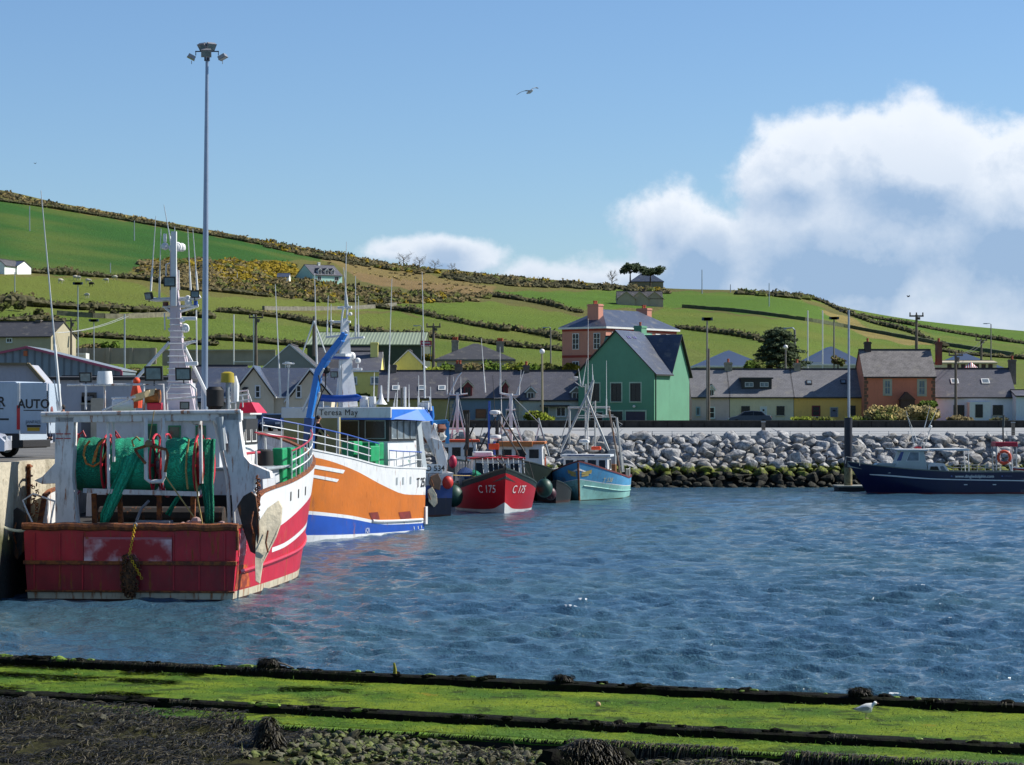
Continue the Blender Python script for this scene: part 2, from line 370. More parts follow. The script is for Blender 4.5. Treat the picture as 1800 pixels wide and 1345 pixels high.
for pts, h, w, lab in [
 ([(-200, 318), (0, 354), (60, 362), (300, 402), (470, 433), (565, 456)], 2.8, 3, 'dark hedge line running along the top of the deep green field'),
 ([(60, 480), (150, 486), (250, 492), (330, 507), (470, 522)], 2.8, 3, 'dark hedge below the deep green field, above the sheep'),
 ([(-200, 528), (0, 535), (160, 545), (300, 552), (370, 560)], 3.4, 5, 'brown scrubby hedge below the sheep field on the left'),
 ([(390, 549), (500, 560), (580, 575), (700, 590), (760, 592)], 2.6, 3, 'long dark hedge crossing behind the blue crane arm'),
 ([(655, 541), (720, 549), (800, 566), (895, 584)], 2.8, 3, 'dark hedge above the green roofed warehouse'),
 ([(908, 582), (950, 590), (1000, 601)], 2.8, 3, 'short dark hedge running up to the pink house'),
 ([(380, 597), (470, 604), (600, 618)], 2.6, 3, 'dark hedge with gorse above the long grey wall'),
 ([(765, 594), (830, 600), (905, 610), (1000, 618)], 2.4, 3, 'dark hedge just right of the warehouse, above the chimneys'),
 ([(858, 521), (920, 529), (980, 541), (1025, 552)], 2.8, 3, 'short dark hedge left of the brown bungalow'),
 ([(1195, 578), (1260, 586), (1330, 598), (1352, 606)], 2.6, 3, 'dark hedge between the pink house and the dark conifer'),
 ([(1400, 520), (1440, 530), (1480, 548), (1540, 570), (1600, 585), (1660, 612)], 3.2, 4, 'thick scrubby hedge climbing the right hand hill beside the tan path'),
 ([(1515, 556), (1600, 572), (1700, 590), (1800, 605), (1950, 622)], 2.6, 3, 'hedge running right below the top field of the right hill'),
 ([(-200, 560), (0, 566), (60, 566), (110, 570)], 2.4, 3, 'low hedge behind the brown roofed house on the left'),
 ([(-250, 574), (100, 590), (240, 598), (380, 608)], 2.0, 3, 'low dark hedge above the grey wall on the left'),
 ([(1655, 618), (1720, 626), (1800, 632), (1900, 640)], 2.0, 3, 'low hedge behind the blue roofed building on the right')]:
    hedge(pts, h, w, lab, group=HG)
def drywall(pts, h, label, hexa):
    mb = MB(); f = pw(pts); x = pts[0][0]; pr = None; base = None
    m = M('drystone_'+hexa, hexa, .9, var=.3, scale=1.2, bump=.1, bscale=1.5)
    while x <= pts[-1][0]:
        p = G(x, f(x)); base = base or p
        if pr is not None: mb.beam(pr+V((0, 0, h*.4)), p+V((0, 0, h*.4+random.uniform(-.1, .1))), .6, h*random.uniform(.9, 1.1))
        pr = p; x += 2.2*F/p.y
    tag(mb.build('drystone_wall', m, origin=base), label, 'field wall')
drywall([(463, 545), (540, 546), (640, 543), (700, 538)], 1.0, 'drystone wall crossing the hill behind the tall white mast', '6a675a')
drywall([(100, 554), (200, 560), (300, 556), (330, 548)], 1.0, 'drystone wall running under the brown scrub on the left', '65624f')
drywall([(1200, 541), (1300, 549), (1400, 562), (1480, 575), (1640, 604), (1790, 628)], 1.1, 'dark stone field wall slanting down across the right hand hill', '4a5236')
# scrub: uncountable
def scrub(name, region, n, h, mats, leaf=.7, lab=None):
    mb = MB(); xs = [p[0] for p in region]; ys = [p[1] for p in region]; ax = np.array
    k = 0
    while k < n:
        x = random.uniform(min(xs), max(xs)); y = random.uniform(min(ys), max(ys))
        if not inpoly(np.array([x]), np.array([y]), region)[0]: continue
        k += 1; p = G(x, y); hh = h*random.uniform(.5, 1.3); mi = random.randrange(len(mats)) if noise.noise(p*.02) > -.1 else 0
        leaves(mb, p+V((0, 0, hh*.3)), (hh*1.3, hh*1.2, hh*.6), 22, leaf, mi, hollow=.5)
        lump(mb, p+V((0, 0, hh*.15)), (hh, hh, hh*.45), mi, .3, 6)
    tag(mb.build(name, mats, recalc=False), kind='stuff')
scrub('gorse_scrub', [(365, 462), (420, 458), (490, 464), (520, 468), (515, 484), (430, 500), (380, 490)], 230, 1.5, [L_gorse, L_br, L_gorse, L_mid, L_gorse], .45)
scrub('brown_scrub', [(250, 466), (300, 458), (380, 458), (400, 495), (420, 508), (300, 502), (245, 482)], 260, 1.5, [L_br, L_mid, L_br, L_dark, L_gorse], .5)
scrub('hillside_scrub', [(250, 482), (320, 500), (515, 490), (660, 510), (860, 520), (850, 530), (700, 535), (560, 532), (420, 516), (330, 512), (250, 490)], 460, 1.3, [L_br, L_mid, L_dark, L_br, L_br, L_mid, L_gorse])
scrub('ridge_scrub', [(470, 428), (600, 450), (700, 468), (800, 479), (900, 490), (1000, 498), (1060, 504), (1180, 512), (1180, 517), (1000, 508), (860, 502), (700, 478), (560, 456), (470, 436)], 420, 1.7, [L_dark, L_br, L_mid, L_br, L_dark, L_br, L_gorse])
scrub('ridge_heath', [(-100, 322), (0, 338), (100, 360), (230, 383), (330, 401), (470, 426), (470, 432), (330, 406), (230, 389), (100, 366), (0, 350), (-100, 330)], 240, 1.2, [L_br, L_straw, L_dark, L_br])
scrub('distant_bushes', [(1300, 513), (1400, 521), (1440, 532), (1400, 526), (1300, 518)], 36, 2.2, [L_dark, L_mid])
scrub('tan_heath', [(560, 458), (700, 476), (865, 506), (860, 520), (640, 494)], 60, .5, [L_br, L_straw], .4)

# ======== water
def make_water():
    rng = np.random.RandomState(3)
    ys = [33.0]
    while ys[-1] < 193: ys.append(ys[-1]+min(.55, .085*(ys[-1]/40)**1.25))
    ys = np.array(ys); us = np.linspace(-1500/F, 1500/F, 760)
    Ug, Yg = np.meshgrid(us, ys); X = Ug*Yg; Y = Yg.copy(); Z = np.zeros_like(X); ox = np.zeros_like(X); oy = np.zeros_like(X)
    sp = np.maximum(np.gradient(ys)[:, None], Yg*(us[1]-us[0]))
    patch = .9+.2*np.clip(np.sin(X*.11+Y*.05)*np.sin(Y*.07-X*.03)+.4*np.sin(X*.05+1)*np.sin(Y*.13), -1, 1)
    for i in range(190):
        lam = .30*(3.0/.30)**(rng.rand()**1.2); kk = 2*math.pi/lam
        th = R(-118+rng.normal(0, 30)); kx, ky = kk*math.cos(th), kk*math.sin(th)
        ak = .036*(1.25 if lam < .9 else (1.0 if lam < 1.7 else .5))*rng.uniform(.6, 1.3); a = ak/kk*np.clip((lam/sp-2.2)/2.5, 0, 1)*patch
        ph = kx*X+ky*Y+rng.rand()*6.28; s = np.sin(ph); c = np.cos(ph)
        Z += a*c; ox -= .85*a*s*kx/kk; oy -= .85*a*s*ky/kk
    X = X+ox; Y = Y+oy
    # whitecap flecks: where the surface is squeezed and high
    foam = np.clip((Z-.125)/.03, 0, 1)*(np.sin(X*2.9+Y*.9)*np.sin(Y*1.35-X*.7) > .45)*(rng.rand(*Z.shape) < .5)
    co = np.stack([X, Y, Z], -1).reshape(-1, 3); nr, nc = X.shape; idx = np.arange(nr*nc).reshape(nr, nc)
    e = np.array([.9216, -.3917]); b = (X*.3917+(Y-47.3)*.9216)
    keep = (b[:-1, :-1] > -1.2)
    fs = np.stack([idx[:-1, :-1], idx[:-1, 1:], idx[1:, 1:], idx[1:, :-1]], -1)[keep]
    me = bpy.data.meshes.new('water'); me.vertices.add(len(co)); me.vertices.foreach_set('co', co.ravel())
    me.loops.add(fs.size); me.loops.foreach_set('vertex_index', fs.ravel().astype(np.int32)); me.polygons.add(len(fs)); me.polygons.foreach_set('loop_start', np.arange(0, fs.size, 4, dtype=np.int32))
    me.update(calc_edges=True); me.validate()
    at = me.color_attributes.new('foam', 'FLOAT_COLOR', 'POINT'); C = np.zeros((len(co), 4)); C[:, 0] = foam.ravel(); at.data.foreach_set('color', C.ravel())
    me.shade_smooth()
    m = bpy.data.materials.new('sea_water'); m.use_nodes = True; T = NT(m.node_tree); T.N.clear()
    ob = T.n('ShaderNodeTexCoord').outputs['Object']; fo = T.n('ShaderNodeAttribute'); fo.attribute_name = 'foam'
    n1 = T.noise(ob, 4.4, 5, .66, sc3=(1, 1.0, 1)); n2 = T.noise(ob, 11, 3, .6); big = T.noise(ob, .06, 3)
    hgt = T.m('ADD', T.m('MULTIPLY', n1, .10), T.m('MULTIPLY', n2, .026))
    bp = T.n('ShaderNodeBump', Height=hgt, Strength=1.0, Distance=1.0)
    c = T.mix(T.ss(big, .35, .65), (.034, .086, .138), (.042, .096, .122))
    ff = T.ss(T.m('MULTIPLY', T.n('ShaderNodeSeparateColor', i0=fo.outputs['Color']).outputs[0], T.m('ADD', n2, .3)), .25, .5)
    c = T.mix(T.m('MULTIPLY', ff, .8), c, (.7, .74, .76))
    b = T.n('ShaderNodeBsdfPrincipled', Base_Color=c, Roughness=T.m('ADD', .09, T.m('MULTIPLY', ff, .6)), IOR=1.333, Normal=bp.outputs[0])
    T.L.new(b.outputs[0], T.n('ShaderNodeOutputMaterial').inputs[0]); me.materials.append(m)
    o = bpy.data.objects.new('water', me); col.objects.link(o); tag(o, kind='structure')
    mb = MB(); mb.poly([(-700, -60, -.42), (700, -60, -.42), (700, 200, -.42), (-700, 200, -.42)]); tag(mb.build('seabed', M('seabed', '2c3a34', .9)), kind='structure')
make_water()

# ======== left hand quay, promenade
conc = M('concrete', '9c9684', .9, var=.16, scale=.8, bump=.02, bscale=6, dirt=.6)
concl = M('concrete_light', 'a6a8a6', .9, var=.1, scale=.4, bump=.01, bscale=8)
def quaymat():
    m = bpy.data.materials.new('quay_wall'); m.use_nodes = True; T = NT(m.node_tree); T.N.clear()
    ob = T.n('ShaderNodeTexCoord').outputs['Object']; z = T.n('ShaderNodeSeparateXYZ', i0=ob).outputs[2]
    n = T.noise(ob, .9, 6, .65, sc3=(1, 1, .35)); n2 = T.noise(ob, 5, 4)
    c = T.mix(T.ss(n, .35, .65), hexc('8d8672'), hexc('b5ad98')); c = T.mix(T.ss(n2, .6, .75), c, hexc('6f6048'))
    zz = T.m('ADD', z, T.m('MULTIPLY', T.m('SUBTRACT', n, .5), 1.6))
    c = T.mix(T.ss(zz, 2.4, 1.7), c, hexc('4a4a2a')); c = T.mix(T.ss(zz, 1.7, 1.1), c, hexc('15160f'))
    b = T.n('ShaderNodeBsdfPrincipled', Base_Color=c, Roughness=.9)
    bp = T.n('ShaderNodeBump', Height=T.m('ADD', n2, n), Strength=1, Distance=.06); T.L.new(bp.outputs[0], b.inputs['Normal'])
    T.L.new(b.outputs[0], T.n('ShaderNodeOutputMaterial').inputs[0]); return m
QM = quaymat(); QZ = 4.12
qpoly = [(-60, 52), (-20.2, 52), (-15.35, 73.2), (-13.6, 95), (-17.9, 98.5), (-18.2, 110), (-11.8, 128), (-9.2, 160), (-9.2, 235.8), (-160, 235.8), (-160, 52)]
mb = MB(); mb.extr([(x, y, QZ) for x, y in qpoly], (0, 0, -5.5)); q = mb.build('quay', QM, recalc=True); tag(q, kind='structure')
mb = MB(); mb.poly([(x-.35 if x > -60 else x, y, QZ+.006) for x, y in qpoly]); tag(mb.build('quay_paving', M('asphalt', '5b5a57', .95, var=.2, scale=.6, bump=.01, bscale=30)), kind='structure')
# shore road, promenade
mb = MB(); mb.extr([(-9.3, 191.6, 3.86), (190, 191.6, 3.86), (190, 235.9, 4.24), (-9.3, 235.9, 4.24)], (0, 0, -3)); tag(mb.build('shore_road', M('road_pale', '8d8f8f', .95, var=.08, scale=.5, bump=.01, bscale=20)), kind='structure')
mb = MB(); mb.poly([(-9.3, 197, 3.912), (190, 197, 3.912), (190, 197.25, 3.914), (-9.3, 197.25, 3.914)]); tag(mb.build('road_marking', M('road_paint', 'b9b8a8', .8, var=.2)), kind='structure')
# terrain apron under the houses
# dark stone wall behind the road
mb = MB(); x = -9.0; dk = M('dark_stone', '2e2b28', .9, var=.35, scale=2.2, bump=.05, bscale=3)
while x < 190: L_ = random.uniform(1.2, 2.4); mb.bx(x, x+L_+.05, 235.3, 235.95, 4.1, 4.9+random.uniform(-.03, .05)); x += L_
mb.bx(-9, 190, 235.22, 236.0, 4.86, 4.94, 1); tag(mb.build('road_wall', [dk, M('wall_coping', '4c4a45', .9)], origin=(40, 235.6, 4.1)), 'long low dark stone wall between the shore road and the terrace', 'wall')
# ======== rock armour
def rockmat():
    m = bpy.data.materials.new('boulder_stone'); m.use_nodes = True; T = NT(m.node_tree); T.N.clear()
    g = T.n('ShaderNodeNewGeometry').outputs['Position']; z = T.n('ShaderNodeSeparateXYZ', i0=g).outputs[2]; oi = T.n('ShaderNodeObjectInfo').outputs['Random']
    n = T.noise(g, .8, 5, .65); n2 = T.noise(g, 4, 5, .7); nb = T.noise(g, .35, 2)
    c = T.mix(T.ss(n2, .35, .68), hexc('6f7072'), hexc('b4b4b2')); c = T.mix(T.m('MULTIPLY', T.ss(nb, .5, .6), .35), c, hexc('8a7f6c'))
    c = T.mix(T.m('MULTIPLY', T.ss(n, .6, .7), .6), c, hexc('4b4a46'))
    zz = T.m('ADD', z, T.m('ADD', T.m('MULTIPLY', T.m('SUBTRACT', n, .5), 1.9), T.m('MULTIPLY', T.m('SUBTRACT', nb, .5), .6)))
    c = T.mix(T.ss(zz, 1.75, 1.45), c, T.mix(T.ss(n2, .4, .6), hexc('34361f'), hexc('6f7824')))
    c = T.mix(T.ss(zz, 1.22, .95), c, T.mix(T.ss(n2, .4, .62), hexc('14130f'), hexc('35352a')))
    b = T.n('ShaderNodeBsdfPrincipled', Base_Color=c, Roughness=.85); b.inputs['Specular IOR Level'].default_value = .3
    bp = T.n('ShaderNodeBump', Height=n2, Strength=1, Distance=.07); T.L.new(bp.outputs[0], b.inputs['Normal'])
    T.L.new(b.outputs[0], T.n('ShaderNodeOutputMaterial').inputs[0]); return m
RM = rockmat(); rockv = []
for i in range(14):
    bm = bmesh.new()
    for _ in range(15):
        d = V((random.gauss(0, 1), random.gauss(0, 1), random.gauss(0, 1))).normalized(); bm.verts.new(V((d.x*random.uniform(.85, 1.05), d.y*random.uniform(.8, 1), d.z*.72)))
    r = bmesh.ops.convex_hull(bm, input=bm.verts); bmesh.ops.delete(bm, geom=[v for v in bm.verts if not v.link_faces], context='VERTS')
    bmesh.ops.bevel(bm, geom=bm.edges[:], offset=.09, segments=2, affect='EDGES', profile=.6)
    me = bpy.data.meshes.new('boulder'); bm.to_mesh(me); bm.free(); me.materials.append(RM); me.shade_smooth(); me.set_sharp_from_angle(angle=R(40)); rockv.append(me)
mb = MB(); mb.extr([(-9, 184.6, -1), (190, 184.6, -1), (190, 192, 3.75), (-9, 192, 3.75)], (0, .5, -1)); tag(mb.build('shore_bank', RM), kind='structure')
rk = []
for row in range(12):
    t = row/11; Y0 = 184.9+t*6.8; z0 = -.15+t*3.85; x = -8.6+random.random()
    while x < 62:
        big = 1 if t > .12 else .8; r = random.choice([.34, .4, .46, .5, .55, .62, .7, .82])*big*random.uniform(.9, 1.1)
        r = max(.34, r)
        rk.append((r, V((x+r, Y0+random.uniform(-.25, .25), z0+random.uniform(-.08, .12))), V((r*random.uniform(1, 1.35), r, r*random.uniform(.8, 1.05))))); x += r*random.uniform(1.65, 2.0)
vis = sorted([q for q in rk if 925 < 900+q[1].x/q[1].y*F < 1815], key=lambda q: -q[0]); top300 = set(id(q) for q in vis[:300])
lz = ['grey angular boulder in the dry upper part of the rock bank below the road', 'green weedy boulder at the tide line of the rock bank', 'dark wet seaweed covered boulder at the foot of the rock bank']
smb_v = []; smb_f = []; nv = 0
for q in rk:
    r, p, s = q; me = random.choice(rockv); e = (random.uniform(-.4, .4), random.uniform(-.4, .4), random.uniform(0, 6.28))
    if id(q) in top300:
        o = bpy.data.objects.new('boulder', me); col.objects.link(o); o.location = p; o.scale = s; o.rotation_euler = e
        k_ = 0 if p.z > 1.62 else (1 if p.z > 1.05 else 2); tag(o, lz[k_], 'boulder', ['dry grey boulders of the rock bank', 'green boulders at the tide line', 'dark weedy boulders at the water'][k_])
    else:
        mt = Matrix.LocRotScale(p, __import__('mathutils').Euler(e), s); a = np.array([mt @ v.co for v in me.vertices]); smb_v.append(a)
        smb_f += [tuple(nv+j for j in pl.vertices) for pl in me.polygons]; nv += len(a)
me = bpy.data.meshes.new('rock_armour'); me.from_pydata(np.concatenate(smb_v).tolist(), [], smb_f); me.materials.append(RM); me.shade_smooth(); me.set_sharp_from_angle(angle=R(40))
o = bpy.data.objects.new('rock_armour', me); col.objects.link(o); tag(o, kind='stuff')
# thin mesh railing along the promenade
rl = MB(); gm = M('galvanised', '8f9496', .45, .6, var=.1)
for i in range(58):
    x = 9.5+i*1.55; rl.cyl((x, 192.1, 3.7), (x, 192.1, 4.22), .022, n=5)
for z in (4.2, 4.0): rl.tube([(9.5, 192.1, z), (98, 192.1, z)], .012, 4)
tag(rl.build('railing', gm, origin=(30, 192.1, 3.7)), 'thin low grey wire railing along the edge of the shore road above the boulders', 'railing')

# ======== foreground slipway
E_ = V((.9216, -.3917, 0)); N_ = V((.3917, .9216, 0)); O_ = V((0, 47.3, 0))
def SL(a, b, z): p = O_+E_*a+N_*b; return V((p.x, p.y, z))
def slip_ab(px, py, z):
    Y = (EYE-z)*F/(py-HZ); d = V(((px-900)/F*Y, Y, 0))-O_; return d.dot(E_), d.dot(N_)
def algaemat(name, dark):
    m = bpy.data.materials.new(name); m.use_nodes = True; T = NT(m.node_tree); T.N.clear()
    ob = T.n('ShaderNodeTexCoord').outputs['Object']
    n = T.noise(ob, .55, 5, .6); n2 = T.noise(ob, 7, 5, .7, sc3=(1, 1, .4)); n3 = T.noise(ob, .23, 3); n4 = T.noise(ob, 1.7, 4, .6); n5 = T.noise(ob, 24, 3, .7)
    c = T.mix(T.ss(n, .36, .62), hexc('3f5c12'), hexc('6c7c1c')); c = T.mix(T.m('MULTIPLY', T.ss(n2, .5, .7), .6), c, hexc('3c5f12'))
    c = T.mix(T.m('MULTIPLY', T.ss(n3, .52, .66), .75), c, hexc('365a1e')); c = T.mix(T.m('MULTIPLY', T.ss(n4, .66, .74), .6), c, hexc('8b7420'))
    c = T.mix(T.m('MULTIPLY', T.ss(n4, .46, .36), .75), c, hexc('26300e')); c = T.mix(T.m('MULTIPLY', T.ss(n5, .48, .64), .55), c, hexc('22380c'))
    if dark: c = T.mix(.93, c, hexc('0d0f08'))
    b = T.n('ShaderNodeBsdfPrincipled', Base_Color=c, Roughness=.85); b.inputs['Specular IOR Level'].default_value = .12
    bp = T.n('ShaderNodeBump', Height=T.m('ADD', T.m('MULTIPLY', n2, .6), T.m('MULTIPLY', n5, .4)), Strength=1, Distance=.06); T.L.new(bp.outputs[0], b.inputs['Normal'])
    T.L.new(b.outputs[0], T.n('ShaderNodeOutputMaterial').inputs[0]); return m
AL = algaemat('green_algae', False); WD = M('seaweed', '12110b', .5, var=.5, scale=6, spec=.22, c2='231f14'); BK = M('wet_timber', '0c0b08', .9, var=.6, scale=5, bump=.05, bscale=8, spec=.1, c2='171a0c')
WG = M('weed_green', '5d7418', .7, var=.4, scale=3)
def sheet(name, a0, a1, b0, b1, zf, mat, da=.18, db=.18, kind='structure'):
    na = int((a1-a0)/da); nb = max(2, int(abs(b1-b0)/db)); vs = []; fs = []
    for j in range(nb+1):
        for i in range(na+1):
            a = a0+(a1-a0)*i/na; b = b0+(b1-b0)*j/nb; vs.append(tuple(SL(a, b, zf(a, b))))
    for j in range(nb):
        for i in range(na): q = j*(na+1)+i; fs.append((q, q+1, q+na+2, q+na+1))
    me = bpy.data.meshes.new(name); me.from_pydata(vs, [], fs); me.materials.append(mat); me.shade_smooth(); me.update()
    o = bpy.data.objects.new(name, me); col.objects.link(o); tag(o, kind=kind); return o
nz = lambda a, b, s, k=0: noise.noise(V((a*s, b*s, k)))
sheet('slipway', -34, 34, -4.45, -.25, lambda a, b: .30+.022*nz(a, b, 1.3)+.016*nz(a, b, 5, 2)+.03*nz(a, b, .4, 5), AL, .13, .1)
def kerb(name, b0, b1, z0, z1, mat, rough=.03, over=0):
    mb = MB(); n = 620; a0 = -34
    prof = lambda a: [SL(a, b0+rough*nz(a, 0, 2.1, 1), z0), SL(a, b0+rough*nz(a, 0, 3, 3), z1-.03+rough*nz(a, 0, 1.7, 7)), SL(a, b0+.05, z1+rough*nz(a, 1, 1.7, 7)), SL(a, b1, z1+rough*.6*nz(a, 3, 2.5, 9)), SL(a, b1, z0)]
    i0 = 0
    for i in range(n+1): mb.v += [tuple(p) for p in prof(a0+68*i/n)]
    for i in range(n):
        for j in range(4): mb.f.append((i*5+j, i*5+j+1, i*5+5+j+1, i*5+5+j)); mb.m.append(mat[j])
    return mb
k1 = kerb('slip_edge_beam', -.3, .12, -.6, .45, [0, 0, 0, 0]); o = k1.build('edge_beam', [BK, AL], origin=(0, 47.3, .3), smooth=True); tag(o, 'black weed covered beam along the water edge of the green slipway', 'beam')
k2 = kerb('slip_mid_beam', -4.8, -4.4, -.3, .33, [0, 0, 0, 0], .02); o = k2.build('edge_beam', [BK, AL], origin=(0, 42.8, .3), smooth=True); tag(o, 'black beam in the middle of the green slipway, nearer than the gull', 'beam')
sheet('slipway_step', -34, 34, -6.05, -4.8, lambda a, b: .20+.02*nz(a, b, 1.5, 4)+.015*nz(a, b, 6, 2)-.10*max(0, (-5.95-b)/.1)*(b < -5.95), AL, .13, .1)
def facez(name, b, z0, z1, mat):
    mb = MB(); n = 500
    for i in range(n+1):
        a = -34+68*i/n
        for z in (z0, (z0+z1)/2, z1): mb.v.append(tuple(SL(a, b+.05*nz(a, z, 2.5, 6), z+(0.02*nz(a, 0, 4) if z == z1 else 0))))
    for i in range(n):
        for j in range(2): q = i*3+j; mb.f.append((q, q+1, q+4, q+3)); mb.m.append(0)
    tag(mb.build(name, mat, recalc=False), kind='structure')
facez('slipway_face', -6.03, -.7, .19, M('dark_weedwall', '0c0e06', .9, var=.5, scale=5, bump=.05, bscale=9))
def gz(a, b):
    base = np.interp(a, [-20, -6, -2.5, 0, 3, 6, 9, 20], [.24, .22, .1, .06, -.08, -.22, -.3, -.3])
    z = base+.05*nz(a, b, 1.1, 11)+.03*nz(a, b, 3.5, 12)
    z += .08*math.exp(-((a+6.5)/2.2)**2-((b+6.2)/.8)**2)          # weed bank at the left
    z += .22*math.exp(-((a-3.4)/.9)**2-((b+8.0)/.8)**2)+.30*math.exp(-((a-6.6)/1.6)**2-((b+7.0)/.9)**2)+.26*math.exp(-((a-9.6)/2)**2-((b+7.4)/.9)**2)
    z += (.10*nz(a, b, .5, 3)+.13*abs(nz(a, b, 1.0, 8))) if a < -1 else 0.08*abs(nz(a, b, 1.2, 8))
    return z
sheet('foreshore', -24, 24, -16, -5.95, gz, M('foreshore_mud', '181710', 1, spec=.1, var=.5, scale=2.5, bump=.05, bscale=9, c2='33331c'), .16, .16)
def strand(mb, p, d, L, w, segs=4, mi=0, droop=1.0, zf=None):
    p = V(p); d = V(d); sd = d.cross(V((0, 0, 1))); sd = sd.normalized() if sd.length > .01 else V((1, 0, 0)); i0 = len(mb.v)
    for k_ in range(segs+1):
        ww = w*(1-.6*k_/segs); mb.v += [tuple(p-sd*ww/2), tuple(p+sd*ww/2+V((0, 0, ww*.3)))]
        p = p+d*(L/segs); d = (d+V((random.uniform(-.35, .35), random.uniform(-.35, .35), -droop*.35))).normalized()
        if zf:
            z = zf(p)+.012+random.random()*.03
            if p.z < z: p.z = z; d.z = max(d.z, -.05)
    for k_ in range(segs): q = i0+2*k_; mb.f.append((q, q+1, q+3, q+2)); mb.m.append(mi)
def ab(p): d = V(p)-O_; return d.dot(E_), d.dot(N_)
def grz(p):
    a, b = ab(p)
    return gz(a, b) if b < -6.0 else .2
def weedfield(name, n, ar, br, cond=None, mats=None, L=(.12, .38)):
    mb = MB(); k_ = 0
    while k_ < n:
        a = random.uniform(*ar); b = random.uniform(*br)
        if (cond and not cond(a, b)) or nz(a, b, 1.6, 77) > .33: k_ += .15; continue
        k_ += 1; z = gz(a, b) if b < -6.0 else .21; th = random.gauss(-1.57+.9*nz(a, b, .7, 40), .6)
        d = E_*math.cos(th)+N_*math.sin(th)+V((0, 0, random.uniform(0, .5))); strand(mb, SL(a, b, z+.02+random.random()*.05), d.normalized(), random.uniform(*L), random.uniform(.010, .026), 4, random.choice([0, 0, 0, 1, 2]), zf=grz)
    return mb.build(name, mats or [WD, M('seaweed_pale', '4c4633', .5, var=.3, scale=8, spec=.25), BK], recalc=False)
pn = lambda a, b: nz(a, b, .9, 21)
tag(weedfield('seaweed', 21000, (-15, -.6), (-12, -5.0), lambda a, b: (pn(a, b) > -.25 or a < -5) and (b < -6.0 or a < -2.6+.8*nz(a, b, 1.2, 9))), kind='stuff')
tag(weedfield('seaweed_drift', 12000, (1.5, 14), (-12, -6.1), lambda a, b: pn(a, b) > -.3), kind='stuff')
mb = MB()     # fronds hanging from the beams and the step edge
for _ in range(6500):
    a = random.uniform(-15, 15); which = random.random()
    if which < .55: b, z, c = -6.06, .2, (a > 3.6 and nz(a, 0, .8, 5) > -.25) or a < -2
    elif which < .8: b, z, c = -.32, .45, (a < -3.5 and nz(a, 0, .7, 3) > -.2) or nz(a, 0, 1.5, 8) > .35
    else: b, z, c = -4.83, .33, nz(a, 0, 1.2, 4) > .2
    if c: strand(mb, SL(a, b+random.uniform(-.02, .22), z+random.uniform(0, .03)), (-N_+V((0, 0, .1))+E_*random.uniform(-.4, .4)).normalized(), random.uniform(.1, .42) if which < .55 else random.uniform(.05, .14), .018, 4, random.choice([0, 0, 1]), droop=2.2)
tag(mb.build('hanging_seaweed', [WD, M('seaweed_pale', '4f4b3e'), BK], recalc=False), kind='stuff')
mb = MB()
for _ in range(260):
    a = random.uniform(-16, 16); wh = random.random() < .6
    if nz(a, 0, .6, 51) < -.1 and random.random() < .7: continue
    b, z = (random.uniform(-.28, .08), .45) if wh else (random.uniform(-4.8, -4.5), .33); r = random.uniform(.015, .055); lump(mb, SL(a, b, z+r*.2), (r*random.uniform(1.5, 4), r*1.2, r), random.choice([0, 0, 1]), .5, 7)
tag(mb.build('beam_seaweed', [BK, WG], recalc=False), kind='stuff')
mb = MB()     # green tufts: fringe along the edges
for _ in range(9000):
    a = random.uniform(-14, 15); wh = random.random()
    b, z = (random.uniform(-4.4, -.35), .3) if wh < .45 else ((random.uniform(-6.05, -4.85), .2) if wh < .7 else (-6.05, .19))
    if a < -2.5 and wh >= .45: continue
    d = V((random.uniform(-1, 1), random.uniform(-1, 1), .5)) if wh < .7 else (-N_+V((0, 0, -.3))+E_*random.uniform(-.3, .3))
    strand(mb, SL(a, b, z+.005), d.normalized(), random.uniform(.04, .09) if wh < .7 else random.uniform(.04, .12), .012, 2, random.choice([0, 0, 1]), droop=1.2)
tag(mb.build('algae_tufts', [M('tuft_green', '5a7a16', .8, var=.4, scale=2), M('tuft_dark', '3f5a14', .8, var=.4, scale=2)], recalc=False), kind='stuff')
mb = MB()     # weed stranded on the upper left of the slipway
for _ in range(11000):
    a = random.uniform(-15, -2.5); b = random.choice([-.55, -2.1, -4.2])+random.gauss(0, .18)
    if nz(a, b*.5, .7, 31) > .12+.05*(a+6): th = random.gauss(0, .5); strand(mb, SL(a, b, .33), (E_*math.cos(th)+N_*math.sin(th)).normalized(), random.uniform(.1, .3), .02, 3, random.choice([0, 1]), droop=.3, zf=lambda p: .3)
tag(mb.build('stranded_seaweed', [WD, BK], recalc=False), kind='stuff')
# shingle below the step
stv = []
for i in range(8):
    bm = bmesh.new()
    for _ in range(12): d = V((random.gauss(0, 1), random.gauss(0, 1), random.gauss(0, 1))).normalized(); bm.verts.new(V((d.x, d.y*.8, d.z*.45)))
    bmesh.ops.convex_hull(bm, input=bm.verts); bmesh.ops.delete(bm, geom=[v for v in bm.verts if not v.link_faces], context='VERTS'); bmesh.ops.bevel(bm, geom=bm.edges[:], offset=.08, segments=1, affect='EDGES')
    me = bpy.data.meshes.new('stone'); bm.to_mesh(me); bm.free(); me.shade_smooth(); me.set_sharp_from_angle(angle=R(45)); stv.append(me)
stm = [M('stone_green', '5b651c', .7, var=.4, scale=4, c2='3c4216', bump=.02), M('stone_grey', '56543f', .8, var=.2, scale=4, bump=.02), M('stone_olive', '47442a', .8, var=.3, scale=4, bump=.02)]
V_ = []; F_ = []; MI = []; nv = 0
